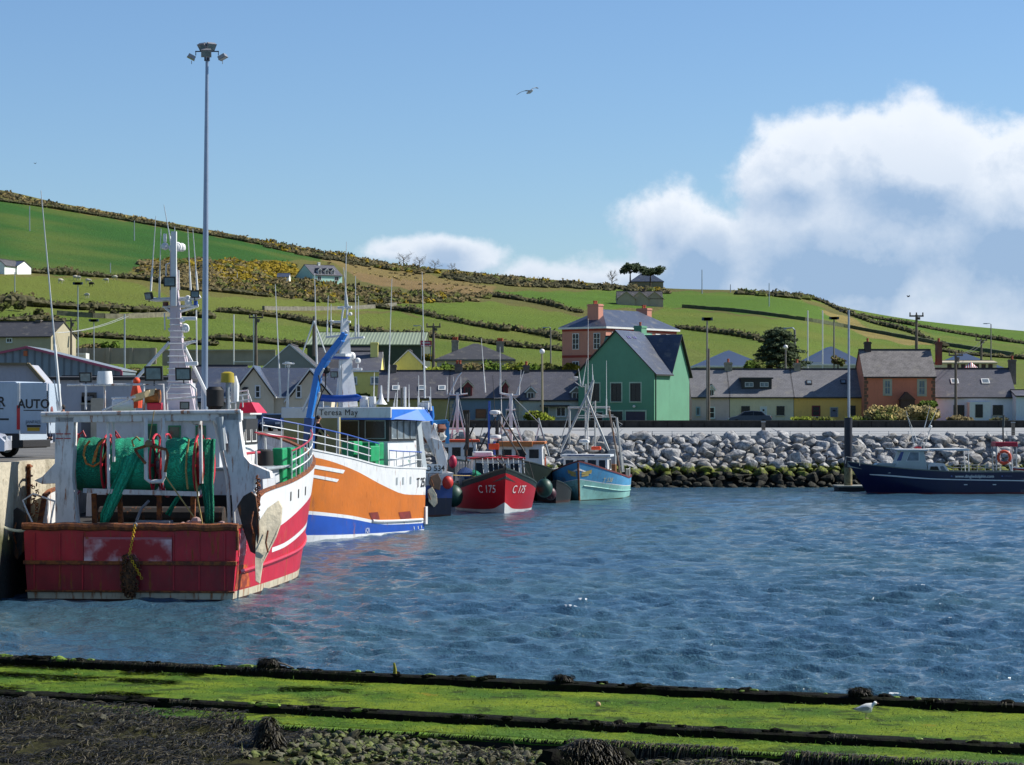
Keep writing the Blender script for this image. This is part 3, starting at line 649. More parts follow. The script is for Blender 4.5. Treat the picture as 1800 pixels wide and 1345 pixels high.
for i in range(2400):
    a = random.uniform(-.9, 7.5); b = random.uniform(-9.5, -6.1); r = random.choice([.035, .05, .07, .09, .11])*random.uniform(.8, 1.2)
    me = random.choice(stv); mt = Matrix.LocRotScale(SL(a, b, gz(a, b)+r*.3), __import__('mathutils').Euler((random.gauss(0, .4), random.gauss(0, .4), random.uniform(0, 6.3))), V((r, r, r)))
    V_.append(np.array([mt @ v.co for v in me.vertices])); mi = random.choice([0, 0, 0, 1, 2]); F_ += [tuple(nv+j for j in p.vertices) for p in me.polygons]; MI += [mi]*len(me.polygons); nv += len(me.vertices)
me = bpy.data.meshes.new('shingle'); me.from_pydata(np.concatenate(V_).tolist(), [], F_)
for m_ in stm: me.materials.append(m_)
me.polygons.foreach_set('material_index', MI); o = bpy.data.objects.new('shingle', me); col.objects.link(o); tag(o, kind='stuff')
stl = []
for mi in range(3):
    for s_ in stv[:4]: c = s_.copy(); c.materials.append(stm[mi]); stl.append((mi, c))
for i in range(46):
    a = random.uniform(-.7, 3.6); b = random.uniform(-8.4, -6.25); r = random.uniform(.09, .17); mi, me = random.choice(stl)
    o = bpy.data.objects.new('stone', me); col.objects.link(o); o.location = SL(a, b, gz(a, b)+r*.35); o.scale = (r, r, r); o.rotation_euler = (random.gauss(0, .5), random.gauss(0, .5), random.uniform(0, 6.3))
    tag(o, ['flat stone coated with green algae on the shingle below the slipway', 'bare grey stone on the shingle below the slipway', 'dull olive stone on the shingle below the slipway'][mi], 'stone', ['green algae coated stones', 'bare grey stones', 'olive stones'][mi])
for i in range(26):
    a = random.uniform(-9, -1); b = random.uniform(-8.6, -6.2); r = random.uniform(.06, .13); mi, me = random.choice([q for q in stl if q[0] > 0])
    o = bpy.data.objects.new('stone', me); col.objects.link(o); o.location = SL(a, b, gz(a, b)+r*.5); o.scale = (r, r, r); o.rotation_euler = (random.gauss(0, .4), random.gauss(0, .4), random.uniform(0, 6.3)); tag(o, 'small bare stone lying in the dark seaweed at the lower left', 'stone', 'stones among the dark seaweed')
# weed covered post and mounds in front of the step, stumps on the outer beam
def mound(px, py0, py1, Y, wpx, label, name='weedy_post', cat='post', n=1500, lean=0):
    zb = EYE-(py1-HZ)/F*Y; zt_ = EYE-(py0-HZ)/F*Y; X = (px-900)/F*Y; w = wpx/F*Y; mb = MB(); h = zt_-zb
    [lump(mb, (random.uniform(-.3, .3)*w, random.uniform(-.15, .15), h*random.uniform(.0, .35)), (w*random.uniform(.2, .34), .25, h*random.uniform(.3, .62)), 0, .5, 10) for _ in range(7)]; root = mb.build(name, [BK], loc=(X, Y, zb), smooth=True); tag(root, label, cat)
    wb = MB()
    for _ in range(n):
        th = random.uniform(0, 6.28); rr = random.uniform(.05, 1); zz = h*(.97-.75*rr*rr)*random.uniform(.8, 1.05)
        p = V((math.cos(th)*w*.46*rr, math.sin(th)*.3*rr, zz)); t2 = th+random.gauss(0, 1.1); d = V((math.cos(t2), math.sin(t2), random.uniform(-.2, .5))); strand(wb, p, d.normalized(), random.uniform(.06, .22), .018, 4, random.choice([0, 0, 1]), droop=1.2)
    wb.build('seaweed_fronds', [WD, M('seaweed_pale', '4f4b3e')], parent=root, recalc=False); return root
mound(472, 1262, 1380, 40.0, 78, 'squat post smothered in dark seaweed standing before the slipway step', n=2600)
mound(1035, 1300, 1372, 38.6, 190, 'heap of dark seaweed in front of the slipway step, right of the shingle', 'weedy_rock', 'rock', 3000)
def stump(px, py0, py1, wpx, label, branch=False, mat=BK, thin=False):
    a, b = slip_ab(px, py1, .45); p = SL(a, -.1, .43); s = F/p.y; w = wpx/s; h = (py1-py0)/s; mb = MB()
    if thin: mb.tube([(0, 0, -.05), (.01, 0, h*.5), (-.01, 0, h)], [w*.5, w*.35, .02], 7)
    else: lump(mb, (0, 0, h*.35), (w*.5, w*.3, h*.66), 0, .55, 9); lump(mb, (w*.28, 0, h*.2), (w*.3, w*.25, h*.4), 0, .5, 7)
    r = mb.build('timber_stump' if not thin else 'marker_post', [mat], loc=p, smooth=True); tag(r, label, 'stump' if not thin else 'post')
    if not thin:
        wb = MB()
        for _ in range(160): th = random.uniform(0, 6.28); strand(wb, (math.cos(th)*w*.35, math.sin(th)*w*.2, h*random.uniform(.4, .95)), V((math.cos(th), math.sin(th), .3)).normalized(), .14, .016, 3, 0, droop=2)
        wb.build('seaweed_fronds', [WD, WG], parent=r, recalc=False)
    if branch: bb = MB(); bb.tube([(w*.35, 0, h*.62), (w*.75, -.02, h*.45), (w*1.15, -.03, .04)], [.022, .02, .014], 6); bb.build('branch', [M('drift_wood', '6f6458', .8, var=.3, scale=8)], parent=r)
stump(460, 1157, 1178, 38, 'weedy stump with a bare branch, leftmost on the outer slipway beam', True)
stump(657, 1172, 1194, 9, 'small pointed yellow green post on the outer slipway beam', mat=M('post_lichen', '7d7a20', .9, var=.4, scale=20), thin=True)
stump(970, 1190, 1205, 32, 'square weedy stump near the middle of the outer slipway beam')
stump(1494, 1213, 1230, 38, 'weedy stump on the outer slipway beam just behind the gull')
a, b = slip_ab(1051, 1242, .3); mb = MB(); lump(mb, (0, 0, .04), (.05, .035, .05), 0, .3, 8); tag(mb.build('stone', M('shell_tan', 'b3936c', .7, var=.2), loc=SL(a, b, .3), smooth=True), 'small pale tan stone lying alone on the green slipway', 'stone')
# ======== buildings
GL = M('window_glass', '171b1e', .25, var=.3, scale=.9, spec=.35); GLB = M('window_curtain', '6c7880', .3, var=.35, scale=2, spec=.35)
WHT = M('white_paint', 'cfd0cd', .5, var=.05, scale=3); DKF = M('dark_frame', '221f1e', .5); CRF = M('cream_frame', 'a9a48f', .6); POT = M('terracotta', '9a4a30', .8, var=.2, scale=5)
def wallm(hx, v=.08): return M('render_'+hx, hexc(hx, 1.0 if hx == '56896f' else 1.55), .9, var=v, scale=.5, bump=.01, bscale=9, dirt=.22)
SLG = M('slate_grey', '4c4d55', .55, var=.12, scale=.6, kind='slate', bump=.012); SLB = M('slate_blue', '3f4757', .38, var=.1, scale=.5, kind='slate', bump=.008)
SLL = M('slate_light', '6b6a6c', .6, var=.16, scale=.8, kind='slate', bump=.015); SLP = M('slate_purple', '4b4a50', .5, var=.12, scale=.6, kind='slate', bump=.012)
SLD = M('slate_dark', '3a3a3d', .6, var=.12, scale=.6, kind='slate', bump=.012); SLM = M('slate_old', '6a6664', .7, var=.3, scale=1.6, kind='slate', bump=.02)
FASC = M('fascia_dark', '26231f', .6)
def window(root, x0, x1, z0, z1, y=0, fr=WHT, gl=GL, bars='v', sill=CRF, name='window', n=V((0, -1, 0)), surround=None, t=.06):
    """window in the plane y=const (n=-Y) of the thing's frame, or, with n=+X, in the plane x=y"""
    def pt(a, d, z): return (a, y-d, z) if n.y < 0 else (y+d, a, z)
    def bx(mb, a0, a1, d0, d1, z0, z1, mi=0):
        p = pt(a0, d0, z0); q = pt(a1, d1, z1); mb.bx(p[0], q[0], p[1], q[1], z0, z1, mi)
    mb = MB(); bx(mb, x0-t, x0+t, 0, .05, z0-t, z1+t); bx(mb, x1-t, x1+t, 0, .05, z0-t, z1+t); bx(mb, x0+t, x1-t, 0, .05, z1-t, z1+t); bx(mb, x0+t, x1-t, 0, .05, z0-t, z0+t)
    xm = (x0+x1)/2; zm = (z0+z1)/2
    if 'v' in bars: bx(mb, xm-.025, xm+.025, .003, .045, z0+t, z1-t)
    if 'h' in bars: bx(mb, x0+t, x1-t, .003, .047, zm-.03, zm+.03)
    if '3' in bars:
        for q in (1/3, 2/3): xx = x0+(x1-x0)*q; bx(mb, xx-.03, xx+.03, .003, .045, z0+t, z1-t)
    w_ = mb.build(name, fr, root)
    mb = MB(); bx(mb, x0+t*.5, x1-t*.5, .004, .016, z0+t*.5, z1-t*.5); mb.build('pane', gl, w_)
    if sill: mb = MB(); bx(mb, x0-.12, x1+.12, 0, .12, z0-t-.09, z0-t); mb.build('sill', sill, w_)
    if surround:
        mb = MB(); q = t+.12; bx(mb, x0-q, x0-t, 0, .03, z0-q, z1+q); bx(mb, x1+t, x1+q, 0, .03, z0-q, z1+q); bx(mb, x0-t, x1+t, 0, .03, z1+t, z1+q); bx(mb, x0-t, x1+t, 0, .028, z0-q, z0-t-.09); mb.build('surround', surround, w_)
    return w_
def door(root, x0, x1, z0, z1, mat, fr=WHT, y=0):
    mb = MB(); mb.bx(x0-.08, x0, y-.06, y, z0, z1+.08); mb.bx(x1, x1+.08, y-.06, y, z0, z1+.08); mb.bx(x0, x1, y-.06, y, z1, z1+.08); f = mb.build('door', fr, root)
    mb = MB(); mb.bx(x0, x1, y-.03, y, z0, z1); mb.bx(x0+.15, x1-.15, y-.036, y-.03, z0+.2, (z0+z1)/2-.1, 0); mb.bx(x0+.2, x1-.2, y-.04, y-.03, (z0+z1)/2+.1, z1-.2, 1); mb.build('door_leaf', [mat, GL], f)
    mb = MB(); mb.ball((x1-.1, y-.06, (z0+z1)/2), .035, 6); mb.build('handle', gm, f)
def chimney(roof, x, y, z0, z1, w, d, mat, pots=2, cap=None):
    mb = MB(); mb.bx(x-w/2, x+w/2, y-d/2, y+d/2, z0, z1); mb.bx(x-w/2-.06, x+w/2+.06, y-d/2-.06, y+d/2+.06, z1-.22, z1-.08, 0)
    for i in range(pots): xx = x+(i-(pots-1)/2)*w/max(1, pots)*.8; mb.lathe([(.13, z1), (.11, z1+.25), (.14, z1+.28), (.13, z1+.38)], (xx, y, 0), 8, 1)
    mb.build('chimney', [mat, POT], roof)
def gable_roof(root, w, dep, h, hr, mat, ov=.3, th=.14, axis='x', fasc=FASC, ovg=.12, ridge=True, uvs=True):
    mb = MB()
    if axis == 'x':
        x0, x1 = -w/2-ovg, w/2+ovg; sl = hr/(dep/2)
        for sgn in (0, 1):
            ye = -ov if sgn == 0 else dep+ov; ze = h-ov*sl; A = [(x0, ye, ze+.02), (x1, ye, ze+.02), (x1, dep/2, h+hr+.02), (x0, dep/2, h+hr+.02)]
            mb.poly([(a, b, c+th) for a, b, c in A]); mb.poly(A)
            for i in range(4): p, q = A[i], A[(i+1) % 4]; mb.poly([p, q, (q[0], q[1], q[2]+th), (p[0], p[1], p[2]+th)], 1)
        if ridge: mb.beam((x0, dep/2, h+hr+th+.02), (x1, dep/2, h+hr+th+.02), .3, .12, 2)
    else:
        y0, y1 = -ovg, dep+ovg; sl = hr/(w/2)
        for sgn in (-1, 1):
            xe = sgn*(w/2+ov); ze = h-ov*sl; A = [(xe, y0, ze+.02), (xe, y1, ze+.02), (0, y1, h+hr+.02), (0, y0, h+hr+.02)]
            mb.poly([(a, b, c+th) for a, b, c in A]); mb.poly(A)
            for i in range(4): p, q = A[i], A[(i+1) % 4]; mb.poly([p, q, (q[0], q[1], q[2]+th), (p[0], p[1], p[2]+th)], 1)
        if ridge: mb.beam((0, y0, h+hr+th+.02), (0, y1, h+hr+th+.02), .3, .12, 2)
    return mb.build('roof', [mat, fasc, M('ridge_tile', '3c3a3c', .8)], root, uvs=True)
def walls(root, w, dep, h, hr, mat, axis='x', zb=-2.0, quoin=None):
    mb = MB(); pl = [(-w/2, 0), (w/2, 0), (w/2, dep), (-w/2, dep)]
    if axis == 'x': mb.extr([(-w/2, 0, zb), (-w/2, dep, zb), (-w/2, dep, h), (-w/2, dep/2, h+hr), (-w/2, 0, h)], (w, 0, 0))
    elif axis == 'y': mb.extr([(-w/2, 0, zb), (w/2, 0, zb), (w/2, 0, h), (0, 0, h+hr), (-w/2, 0, h)], (0, dep, 0))
    else: mb.bx(-w/2, w/2, 0, dep, zb, h)
    o = mb.build('wall', mat, root)
    if quoin:
        for s_ in (-1, 1):
            q = MB()
            for i in range(int(h/.36)): L_ = .42 if i % 2 else .28; q.bx(s_*w/2, s_*(w/2-L_), -.025, 0, i*.36+.02, i*.36+.34)
            q.build('quoins', quoin, root)
    return o
def hip_roof(root, w, dep, h, hr, mat, ov=.35, fasc=WHT):
    mb = MB(); x0, x1, y0, y1 = -w/2-ov, w/2+ov, -ov, dep+ov; z = h+.02
    if w >= dep: k_ = dep/2+ov; a = (x0+k_*.95, dep/2, h+hr); b = (x1-k_*.95, dep/2, h+hr)
    else: k_ = w/2+ov; a = (0, y0+k_*.95, h+hr); b = (0, y1-k_*.95, h+hr)
    c = [(x0, y0, z), (x1, y0, z), (x1, y1, z), (x0, y1, z)]
    if w >= dep: mb.poly([c[0], c[1], b, a]); mb.poly([c[1], c[2], b]); mb.poly([c[2], c[3], a, b]); mb.poly([c[3], c[0], a])
    else: mb.poly([c[0], c[1], a]); mb.poly([c[1], c[2], b, a]); mb.poly([c[2], c[3], b]); mb.poly([c[3], c[0], a, b])
    for i in range(4): p, q = c[i], c[(i+1) % 4]; mb.poly([p, q, (q[0], q[1], z-.22), (p[0], p[1], z-.22)], 1)
    mb.poly([(q[0], q[1], z-.22) for q in c], 1)
    return mb.build('roof', [mat, fasc], root, uvs=True)
class Hs:
    """gable/hip house whose facade spans photo columns px0..px1 at depth Y"""
    def __init__(s, label, px0, px1, yb, ye, yr, Y, dep, wall, roof, axis='x', rz=0, name='house', cat='house', group=None, ov=.3, hip=False, fasc=FASC, quoin=None, zdrop=-2, ovg=.1, w=None):
        s.Y = Y; s.k = Y/F; s.cx = (px0+px1)/2; s.yb = yb; s.w = w or (px1-px0)*s.k; s.h = (yb-ye)*s.k; zr = EYE-(yr-HZ)/F*(Y+dep/2*(axis == 'x')); base = P(s.cx, yb, Y)
        s.hr = zr-base.z-s.h; s.dep = dep; s.axis = axis; s.r = thing(name, label, cat, base, R(rz), group)
        walls(s.r, s.w, dep, s.h, s.hr, wall, 'box' if hip else axis, zdrop, quoin)
        s.roof = hip_roof(s.r, s.w, dep, s.h, s.hr, roof, ov, fasc) if hip else gable_roof(s.r, s.w, dep, s.h, s.hr, roof, ov, axis=axis, fasc=fasc, ovg=ovg)
    def X(s, px): return (px-s.cx)*s.k
    def Z(s, py): return (s.yb-py)*s.k
    def win(s, x0, y0, x1, y1, **kw): return window(s.r, s.X(x0), s.X(x1), s.Z(y1), s.Z(y0), **kw)
    def door(s, x0, y0, x1, y1, mat, **kw): door(s.r, s.X(x0), s.X(x1), s.Z(y1), s.Z(y0), mat, **kw)
    def chim(s, px, ytop, wpx, mat, pots=2, y=None, d=.7):
        y = s.dep/2 if y is None else y; k2 = (s.Y+y)/F; z = EYE-(ytop-HZ)*k2-s.r.location.z; X = (px-900)*k2-s.r.location.x
        chimney(s.roof, X, y, s.h+s.hr*.45, z, wpx*k2, d, mat, pots)
    def skyl(s, px, py, w=.8, hh=.9, fr=WHT):
        z = s.Z(py); t = (z-s.h)/s.hr; t = max(.05, t); y = t*s.dep/2; x = (px-s.cx)*(s.Y+y)/F; sl = V((0, s.dep/2, s.hr)).normalized(); n = V((0, -sl.z, sl.y)); o = V((x, y, s.h+t*s.hr+.16))
        mb = MB(); rot = Matrix((V((1, 0, 0)), sl, -n*-1)).transposed(); mb.box(o+n*.04, (w, hh, .1), 0, rot); mb.box(o+n*.085, (w-.22, hh-.24, .03), 1, rot); mb.build('skylight', [fr, GLB], s.roof)
    def dormer(s, x0, y0, x1, y1, kind='gable', wall=None, gl=GL, fr=WHT, roofm=None, peak=10):
        z0, z1 = s.Z(y1), s.Z(y0); t = max(0.02, (z0-s.h)/s.hr); y = t*s.dep/2-.05; k2 = (s.Y+y)/F; a = (x0-s.cx)*k2; b = (x1-s.cx)*k2; back = min(1, (z1-s.h)/s.hr+.25)*s.dep/2; mb = MB(); xm = (a+b)/2
        mb.bx(a, b, y, back, z0-.3, z1)
        if kind == 'gable':
            pk = peak*k2; mb.extr([(a, y, z1+.001), (b, y, z1+.001), (xm, y, z1+pk)], (0, back-y+.4, 0), 0)
            for p, q in (((a-.15, z1-.1), (xm, z1+pk+.05)), ((b+.15, z1-.1), (xm, z1+pk+.05))): mb.extr([(p[0], y-.15, p[1]), (q[0], y-.15, q[1]), (q[0], y-.15, q[1]+.1), (p[0], y-.15, p[1]+.1)], (0, back-y+.6, 0), 1)
            for p, q in (((a-.17, z1-.14), (xm, z1+pk+.02)), ((b+.17, z1-.14), (xm, z1+pk+.02))): mb.beam((p[0], y-.19, p[1]), (q[0], y-.19, q[1]), .05, .12, 2)
        else: mb.bx(a-.15, b+.15, y-.2, back+.2, z1, z1+.16, 1)
        d = mb.build('dormer', [wall or WHT, roofm or SLD, fr], s.roof)
        return d, a, b, y, z0, z1
    def dwin(s, d, gl=GL, fr=WHT, n=1, ins=.12):
        ob, a, b, y, z0, z1 = d; mb = MB(); st = (b-a)/n
        for i in range(n):
            x0 = a+i*st+ins; x1 = a+(i+1)*st-ins; q = .05
            mb.bx(x0, x1, y-.02, y, z0+ins, z1-ins, 1)
            for u, v_ in ((x0, x0+q), (x1-q, x1), ((x0+x1)/2-.02, (x0+x1)/2+.02)): mb.bx(u, v_, y-.05, y-.021, z0+ins, z1-ins, 0)
            for u, v_ in ((z0+ins, z0+ins+q), (z1-ins-q, z1-ins)): mb.bx(x0+q, x1-q, y-.05, y-.021, u, v_, 0)
        mb.build('dormer_window', [fr, gl], ob)

TG = 'terraced houses behind the shore road'; CS = M('chimney_stone', '5c5650', .9, var=.25, scale=3, bump=.02); CSL = M('chimney_light', '8d8674', .9, var=.2, scale=3)
RED = M('dark_red', '6d1d24', .6); YT = 246
# -- terrace left of the green house
a = Hs('olive rendered terrace house with three skylights, left end of the terrace', 665, 789, 742, 699, 654, YT, 7.5, wallm('77724f'), SLP, group=TG)
for x in (695, 741, 776): a.skyl(x, 685, .75, .8)
a.chim(691, 641, 12, CS, 0); a.win(700, 715, 716, 735, fr=CRF, bars='v'); a.win(738, 715, 756, 735, fr=CRF)
b_ = Hs('slate blue terrace house with two red fronted dormers', 790, 912, 742, 699, 654, YT, 7.5, wallm('4d5f70'), SLP, group=TG, quoin=M('quoin_grey', '8f8c80', .9))
for (x0, x1) in ((815, 830), (884, 893)): d = b_.dormer(x0, 678, x1, 699, wall=RED, fr=CRF, peak=8); b_.dwin(d, fr=RED)
b_.win(815, 722, 824, 738, fr=M('brown_frame', '5a3a26', .6)); b_.win(837, 720, 854, 735, fr=M('brown_frame', '5a3a26'), gl=M('brown_blind', '6a3f22', .4), bars='h'); b_.chim(806, 640, 13, CS, 2); b_.win(890, 722, 900, 737, fr=CRF)
c_ = Hs('grey white terrace house with two gabled dormers beside the green house', 912, 1030, 742, 702, 654, YT, 7.5, wallm('8c9189'), SLG, group=TG, quoin=M('quoin_light', 'a8a48e', .9))
for (x0, x1) in ((925, 941), (1004, 1022)): d = c_.dormer(x0, 688, x1, 705, wall=M('dormer_grey', '7d8078', .8), peak=8); c_.dwin(d)
c_.chim(925, 642, 11, CS, 1); c_.door(955, 716, 964, 741, M('door_green', '2f4a3c', .5)); c_.win(978, 716, 994, 732)
mb = MB(); mb.bx(c_.X(949), c_.X(1000), -1.2, 0, c_.Z(715), c_.Z(712)); mb.build('porch_roof', SLD, c_.r)
# -- green house: rotated so that its right hand flank shows
GD = wallm('56896f', .05); gr = thing('house', 'tall green gabled house with pale framed windows on the shore road', 'house', P(1150, 742, 241.5), R(-27))
gw, gd, gh, ghr = 8.3, 8.8, 4.95, 4.1
mb = MB(); mb.extr([(-gw, 0, -1), (0, 0, -1), (0, 0, gh), (-gw/2, 0, gh+ghr), (-gw, 0, gh)], (0, gd, 0))
mb.extr([(.004, gd-4.9, -1), (.004, gd+.1, -1), (.004, gd+.1, gh-.1), (.004, gd-2.4, gh+ghr-.35), (.004, gd-4.9, gh-.1)], (-gw, 0, 0)); mb.build('wall', GD, gr)
mb = MB()
def slab(mb, A, th=.14, m0=0, m1=1):
    mb.poly([(a, b, c+th) for a, b, c in A], m0); mb.poly(A, m1)
    for i in range(len(A)): p, q = A[i], A[(i+1) % len(A)]; mb.poly([p, q, (q[0], q[1], q[2]+th), (p[0], p[1], p[2]+th)], m1)
slp = ghr/(gw/2); o_ = .35
slab(mb, [(o_, -.25, gh-o_*slp), (o_, gd-4.7, gh-o_*slp), (-gw/2, gd-2.4, gh+ghr), (-gw/2, -.25, gh+ghr)])
slab(mb, [(-gw-o_, -.25, gh-o_*slp), (-gw-o_, gd+.2, gh-o_*slp), (-gw/2, gd+.2, gh+ghr), (-gw/2, -.25, gh+ghr)])
slab(mb, [(.3, gd-5.05, gh-.35), (.3, gd-2.4, gh+ghr-.33), (-gw/2, gd-2.4, gh+ghr-.33), (-gw/2+.3, gd-4.9, gh+.05)]); slab(mb, [(.3, gd+.35, gh-.5), (.3, gd-2.4, gh+ghr-.33), (-gw, gd-2.4, gh+ghr-.33), (-gw, gd+.35, gh-.5)])
rf = mb.build('roof', [SLB, FASC], gr, uvs=True); GRF = M('frame_pale_green', '9db5a0', .6)
for x in (-6.55, -4.15, -1.15-.9): window(gr, x-.48, x+.52, 2.1, 3.8, fr=DKF, surround=GRF, sill=GRF)
window(gr, -6.9, -5.7, -.1, .9, fr=DKF, surround=GRF, sill=None); window(gr, -4.7, -3.5, -.2, 1.0, fr=DKF, surround=GRF, sill=None)
mb = MB(); mb.bx(-3.05, -.95, -.05, 0, -.5, 1.05); dr = mb.build('garage_door', M('garage_purple', '2a2238', .5), gr); mb = MB(); mb.bx(-3.2, -3.05, -.07, 0, -.5, 1.2); mb.bx(-.95, -.8, -.07, 0, -.5, 1.2); mb.bx(-3.05, -.95, -.07, 0, 1.05, 1.2); mb.build('surround', GRF, dr)
mb = MB(); mb.ball((-2.1, -.2, 1.55), (.16, .12, .14), 8); mb.build('wall_lamp', WHT, gr); mb = MB(); mb.cyl((.05, .3, -.5), (.05, .3, gh-.3), .05, n=6); mb.build('drainpipe', DKF, gr)
chimney(rf, -gw/2-.3, 6.6, gh+ghr-.9, gh+ghr+.75, .85, 1.3, GD, 1)
for q_ in (1.2, 2.6):
    for e2 in (0, .45): mb = MB(); x = -gw/2+.75; z = gh+ghr-.75*slp+.16; mb.box((x, q_+e2, z), (.3, .2, .08), 0, Matrix.Rotation(math.atan(slp), 3, 'Y')); mb.build('roof_vent', M('vent_blue', '5d5a8a', .4), rf)
# -- cottages right of the green house
d_ = Hs('pale pink cottage with a small white dormer beside the utility pole', 1216, 1282, 742, 697, 651, 256, 7.5, wallm('a08e8c'), SLL, group=TG)
d = d_.dormer(1246, 684, 1256, 699, wall=WHT, peak=7); d_.dwin(d, ins=.06); d_.win(1247, 716, 1256, 735, bars='h'); d_.win(1224, 716, 1230, 730, fr=M('pale_blue', '7b93a5', .6)); d_.chim(1280, 637, 13, CSL, 1)
e_ = Hs('cream cottage with a wide flat roofed dormer and a white door', 1283, 1395, 742, 697, 651, 256, 7.5, wallm('a89f88'), SLL, group=TG)
d = e_.dormer(1305, 666, 1358, 686, 'flat', wall=DKF, fr=DKF); e_.dwin(d, GLB, WHT, 2, .35)
e_.win(1304, 715, 1317, 728, fr=DKF, bars='h'); e_.win(1366, 715, 1378, 729, fr=DKF, bars='h'); e_.door(1337, 716, 1347, 733, M('door_white', 'b5c0c8', .5)); e_.chim(1401, 638, 11, CSL, 1)
f_ = Hs('yellow cottage with a small dark skylight, left of the orange house', 1396, 1518, 742, 697, 651, 256, 7.5, wallm('b8934f'), SLL, group=TG)
f_.win(1428, 714, 1441, 731, fr=RED, bars='h'); f_.door(1460, 717, 1472, 733, M('door_grey', '5f6270', .5), fr=CRF); f_.win(1492, 714, 1503, 730, fr=DKF); f_.skyl(1426, 675, .6, .7, DKF); f_.skyl(1486, 674, .6, .7, DKF)
g_ = Hs('orange two storey house with an old mottled slate roof and brown quoins', 1519, 1644, 742, 661, 617, 254, 7, wallm('a5614a'), SLM, group=TG, quoin=M('quoin_brown', '6d5140', .9))
g_.win(1555, 669, 1565, 693, fr=CRF, gl=GLB, bars='vh', surround=CRF); g_.win(1615, 669, 1626, 694, fr=CRF, gl=GLB, bars='vh', surround=CRF); g_.chim(1525, 601, 11, M('chimney_dark', '453c38', .9), 1); g_.chim(1650, 601, 9, M('chimney_red', '6a4238', .9), 1, d=1.2)
mb = MB(); mb.extr([(g_.X(1578), -1.6, g_.Z(703)), (g_.X(1590), -1.6, g_.Z(689)), (g_.X(1606), -1.6, g_.Z(703))], (0, 1.6, 0)); mb.bx(g_.X(1580), g_.X(1604), -1.5, 0, -1, g_.Z(703)); mb.build('porch', [M('porch_brown', '4a342c', .8)], g_.r)
h_ = Hs('white cottage with grey slate roof, two white skylights and a glazed porch', 1645, 1785, 742, 697, 650, 256, 7.5, wallm('a3aab2', .04), SLG, group=TG)
h_.skyl(1684, 673, .8, .85); h_.skyl(1738, 673, .85, .85); h_.chim(1779, 632, 12, CS, 1); h_.win(1677, 713, 1694, 731, fr=DKF); h_.win(1746, 713, 1762, 729, fr=DKF); h_.door(1780, 716, 1795, 742, M('door_maroon', '57191c', .5), fr=WHT, y=-.4)
mb = MB(); mb.bx(h_.X(1700), h_.X(1737), -1.4, 0, -.5, h_.Z(707)); pc = mb.build('porch', [WHT], h_.r); mb = MB(); mb.bx(h_.X(1710), h_.X(1723), -1.45, -1.4, h_.Z(734), h_.Z(711), 0); mb.build('porch_window', [GL], pc)
i_ = Hs('white flat fronted annexe at the right edge beside the white cottage', 1786, 1850, 744, 697, 688, 254, 5, wallm('a3aab2', .04), SLG, group=TG); i_.win(1815, 715, 1830, 730, fr=DKF)
# -- pink house
pk = thing('house', 'large salmon pink hip roofed house with red bands, behind the green house', 'house', P(1065, 660, 268), R(52)); PW = wallm('99695a', .06)
L1, W1, ph = 13.8, 6.0, 5.35; mb = MB(); mb.bx(0, L1, 0, W1, -4, ph); wl = mb.build('wall', PW, pk)
pr = thing('x', 'x', 'x'); bpy.data.objects.remove(pr)
mb = MB(); x0, x1, y0, y1, z = -.3, L1+.3, -.3, W1+.3, ph+.02; q = 3.4; a1 = (q, W1/2, ph+2.1); b1 = (L1-q, W1/2, ph+2.1); cc = [(x0, y0, z), (x1, y0, z), (x1, y1, z), (x0, y1, z)]
mb.poly([cc[0], cc[1], b1, a1]); mb.poly([cc[1], cc[2], b1]); mb.poly([cc[2], cc[3], a1, b1]); mb.poly([cc[3], cc[0], a1])
for i in range(4): p, q = cc[i], cc[(i+1) % 4]; mb.poly([p, q, (q[0], q[1], z-.2), (p[0], p[1], z-.2)], 1)
mb.poly([(q[0], q[1], z-.2) for q in cc], 1); rf = mb.build('roof', [SLB, WHT], pk, uvs=True)
chimney(rf, 1.6, 2.6, ph+.5, ph+2.6, .9, 1.5, PW, 2); chimney(rf, L1-1.9, 3.2, ph+.4, ph+2.5, .9, 1.5, PW, 2)
PB = M('red_band', '8e3226', .8); mb = MB(); mb.bx(-.03, 0, .001, W1, 2.0, 2.28); mb.bx(-.03, L1, -.03, 0, 2.0, 2.28); mb.bx(-.04, 0, 0, W1, ph-.42, ph-.2); mb.bx(-.04, L1, -.04, 0, ph-.42, ph-.2); mb.build('red_band', PB, pk)
def winx(root, y, z0, z1, w=.9, x=0):
    mb = MB(); mb.bx(x-.05, x, y-w/2, y+w/2, z0, z1); f = mb.build('window', WHT, root); mb = MB()
    for i in range(2):
        for j in range(3): yy = y-w/2+.08+i*(w/2-.03); zz = z0+.08+j*(z1-z0-.1)/3; mb.bx(x-.07, x-.05, yy, yy+w/2-.13, zz, zz+(z1-z0)/3-.09)
    mb.build('pane', GL, f)
for y in (1.2, 4.1): winx(pk, y, 2.9, 4.7); winx(pk, y, -.1, 1.6)
for i in range(6): window(pk, 1.2+i*2.1, 2.0+i*2.1, 3.5, 4.75, bars='h', sill=None)
mb = MB()
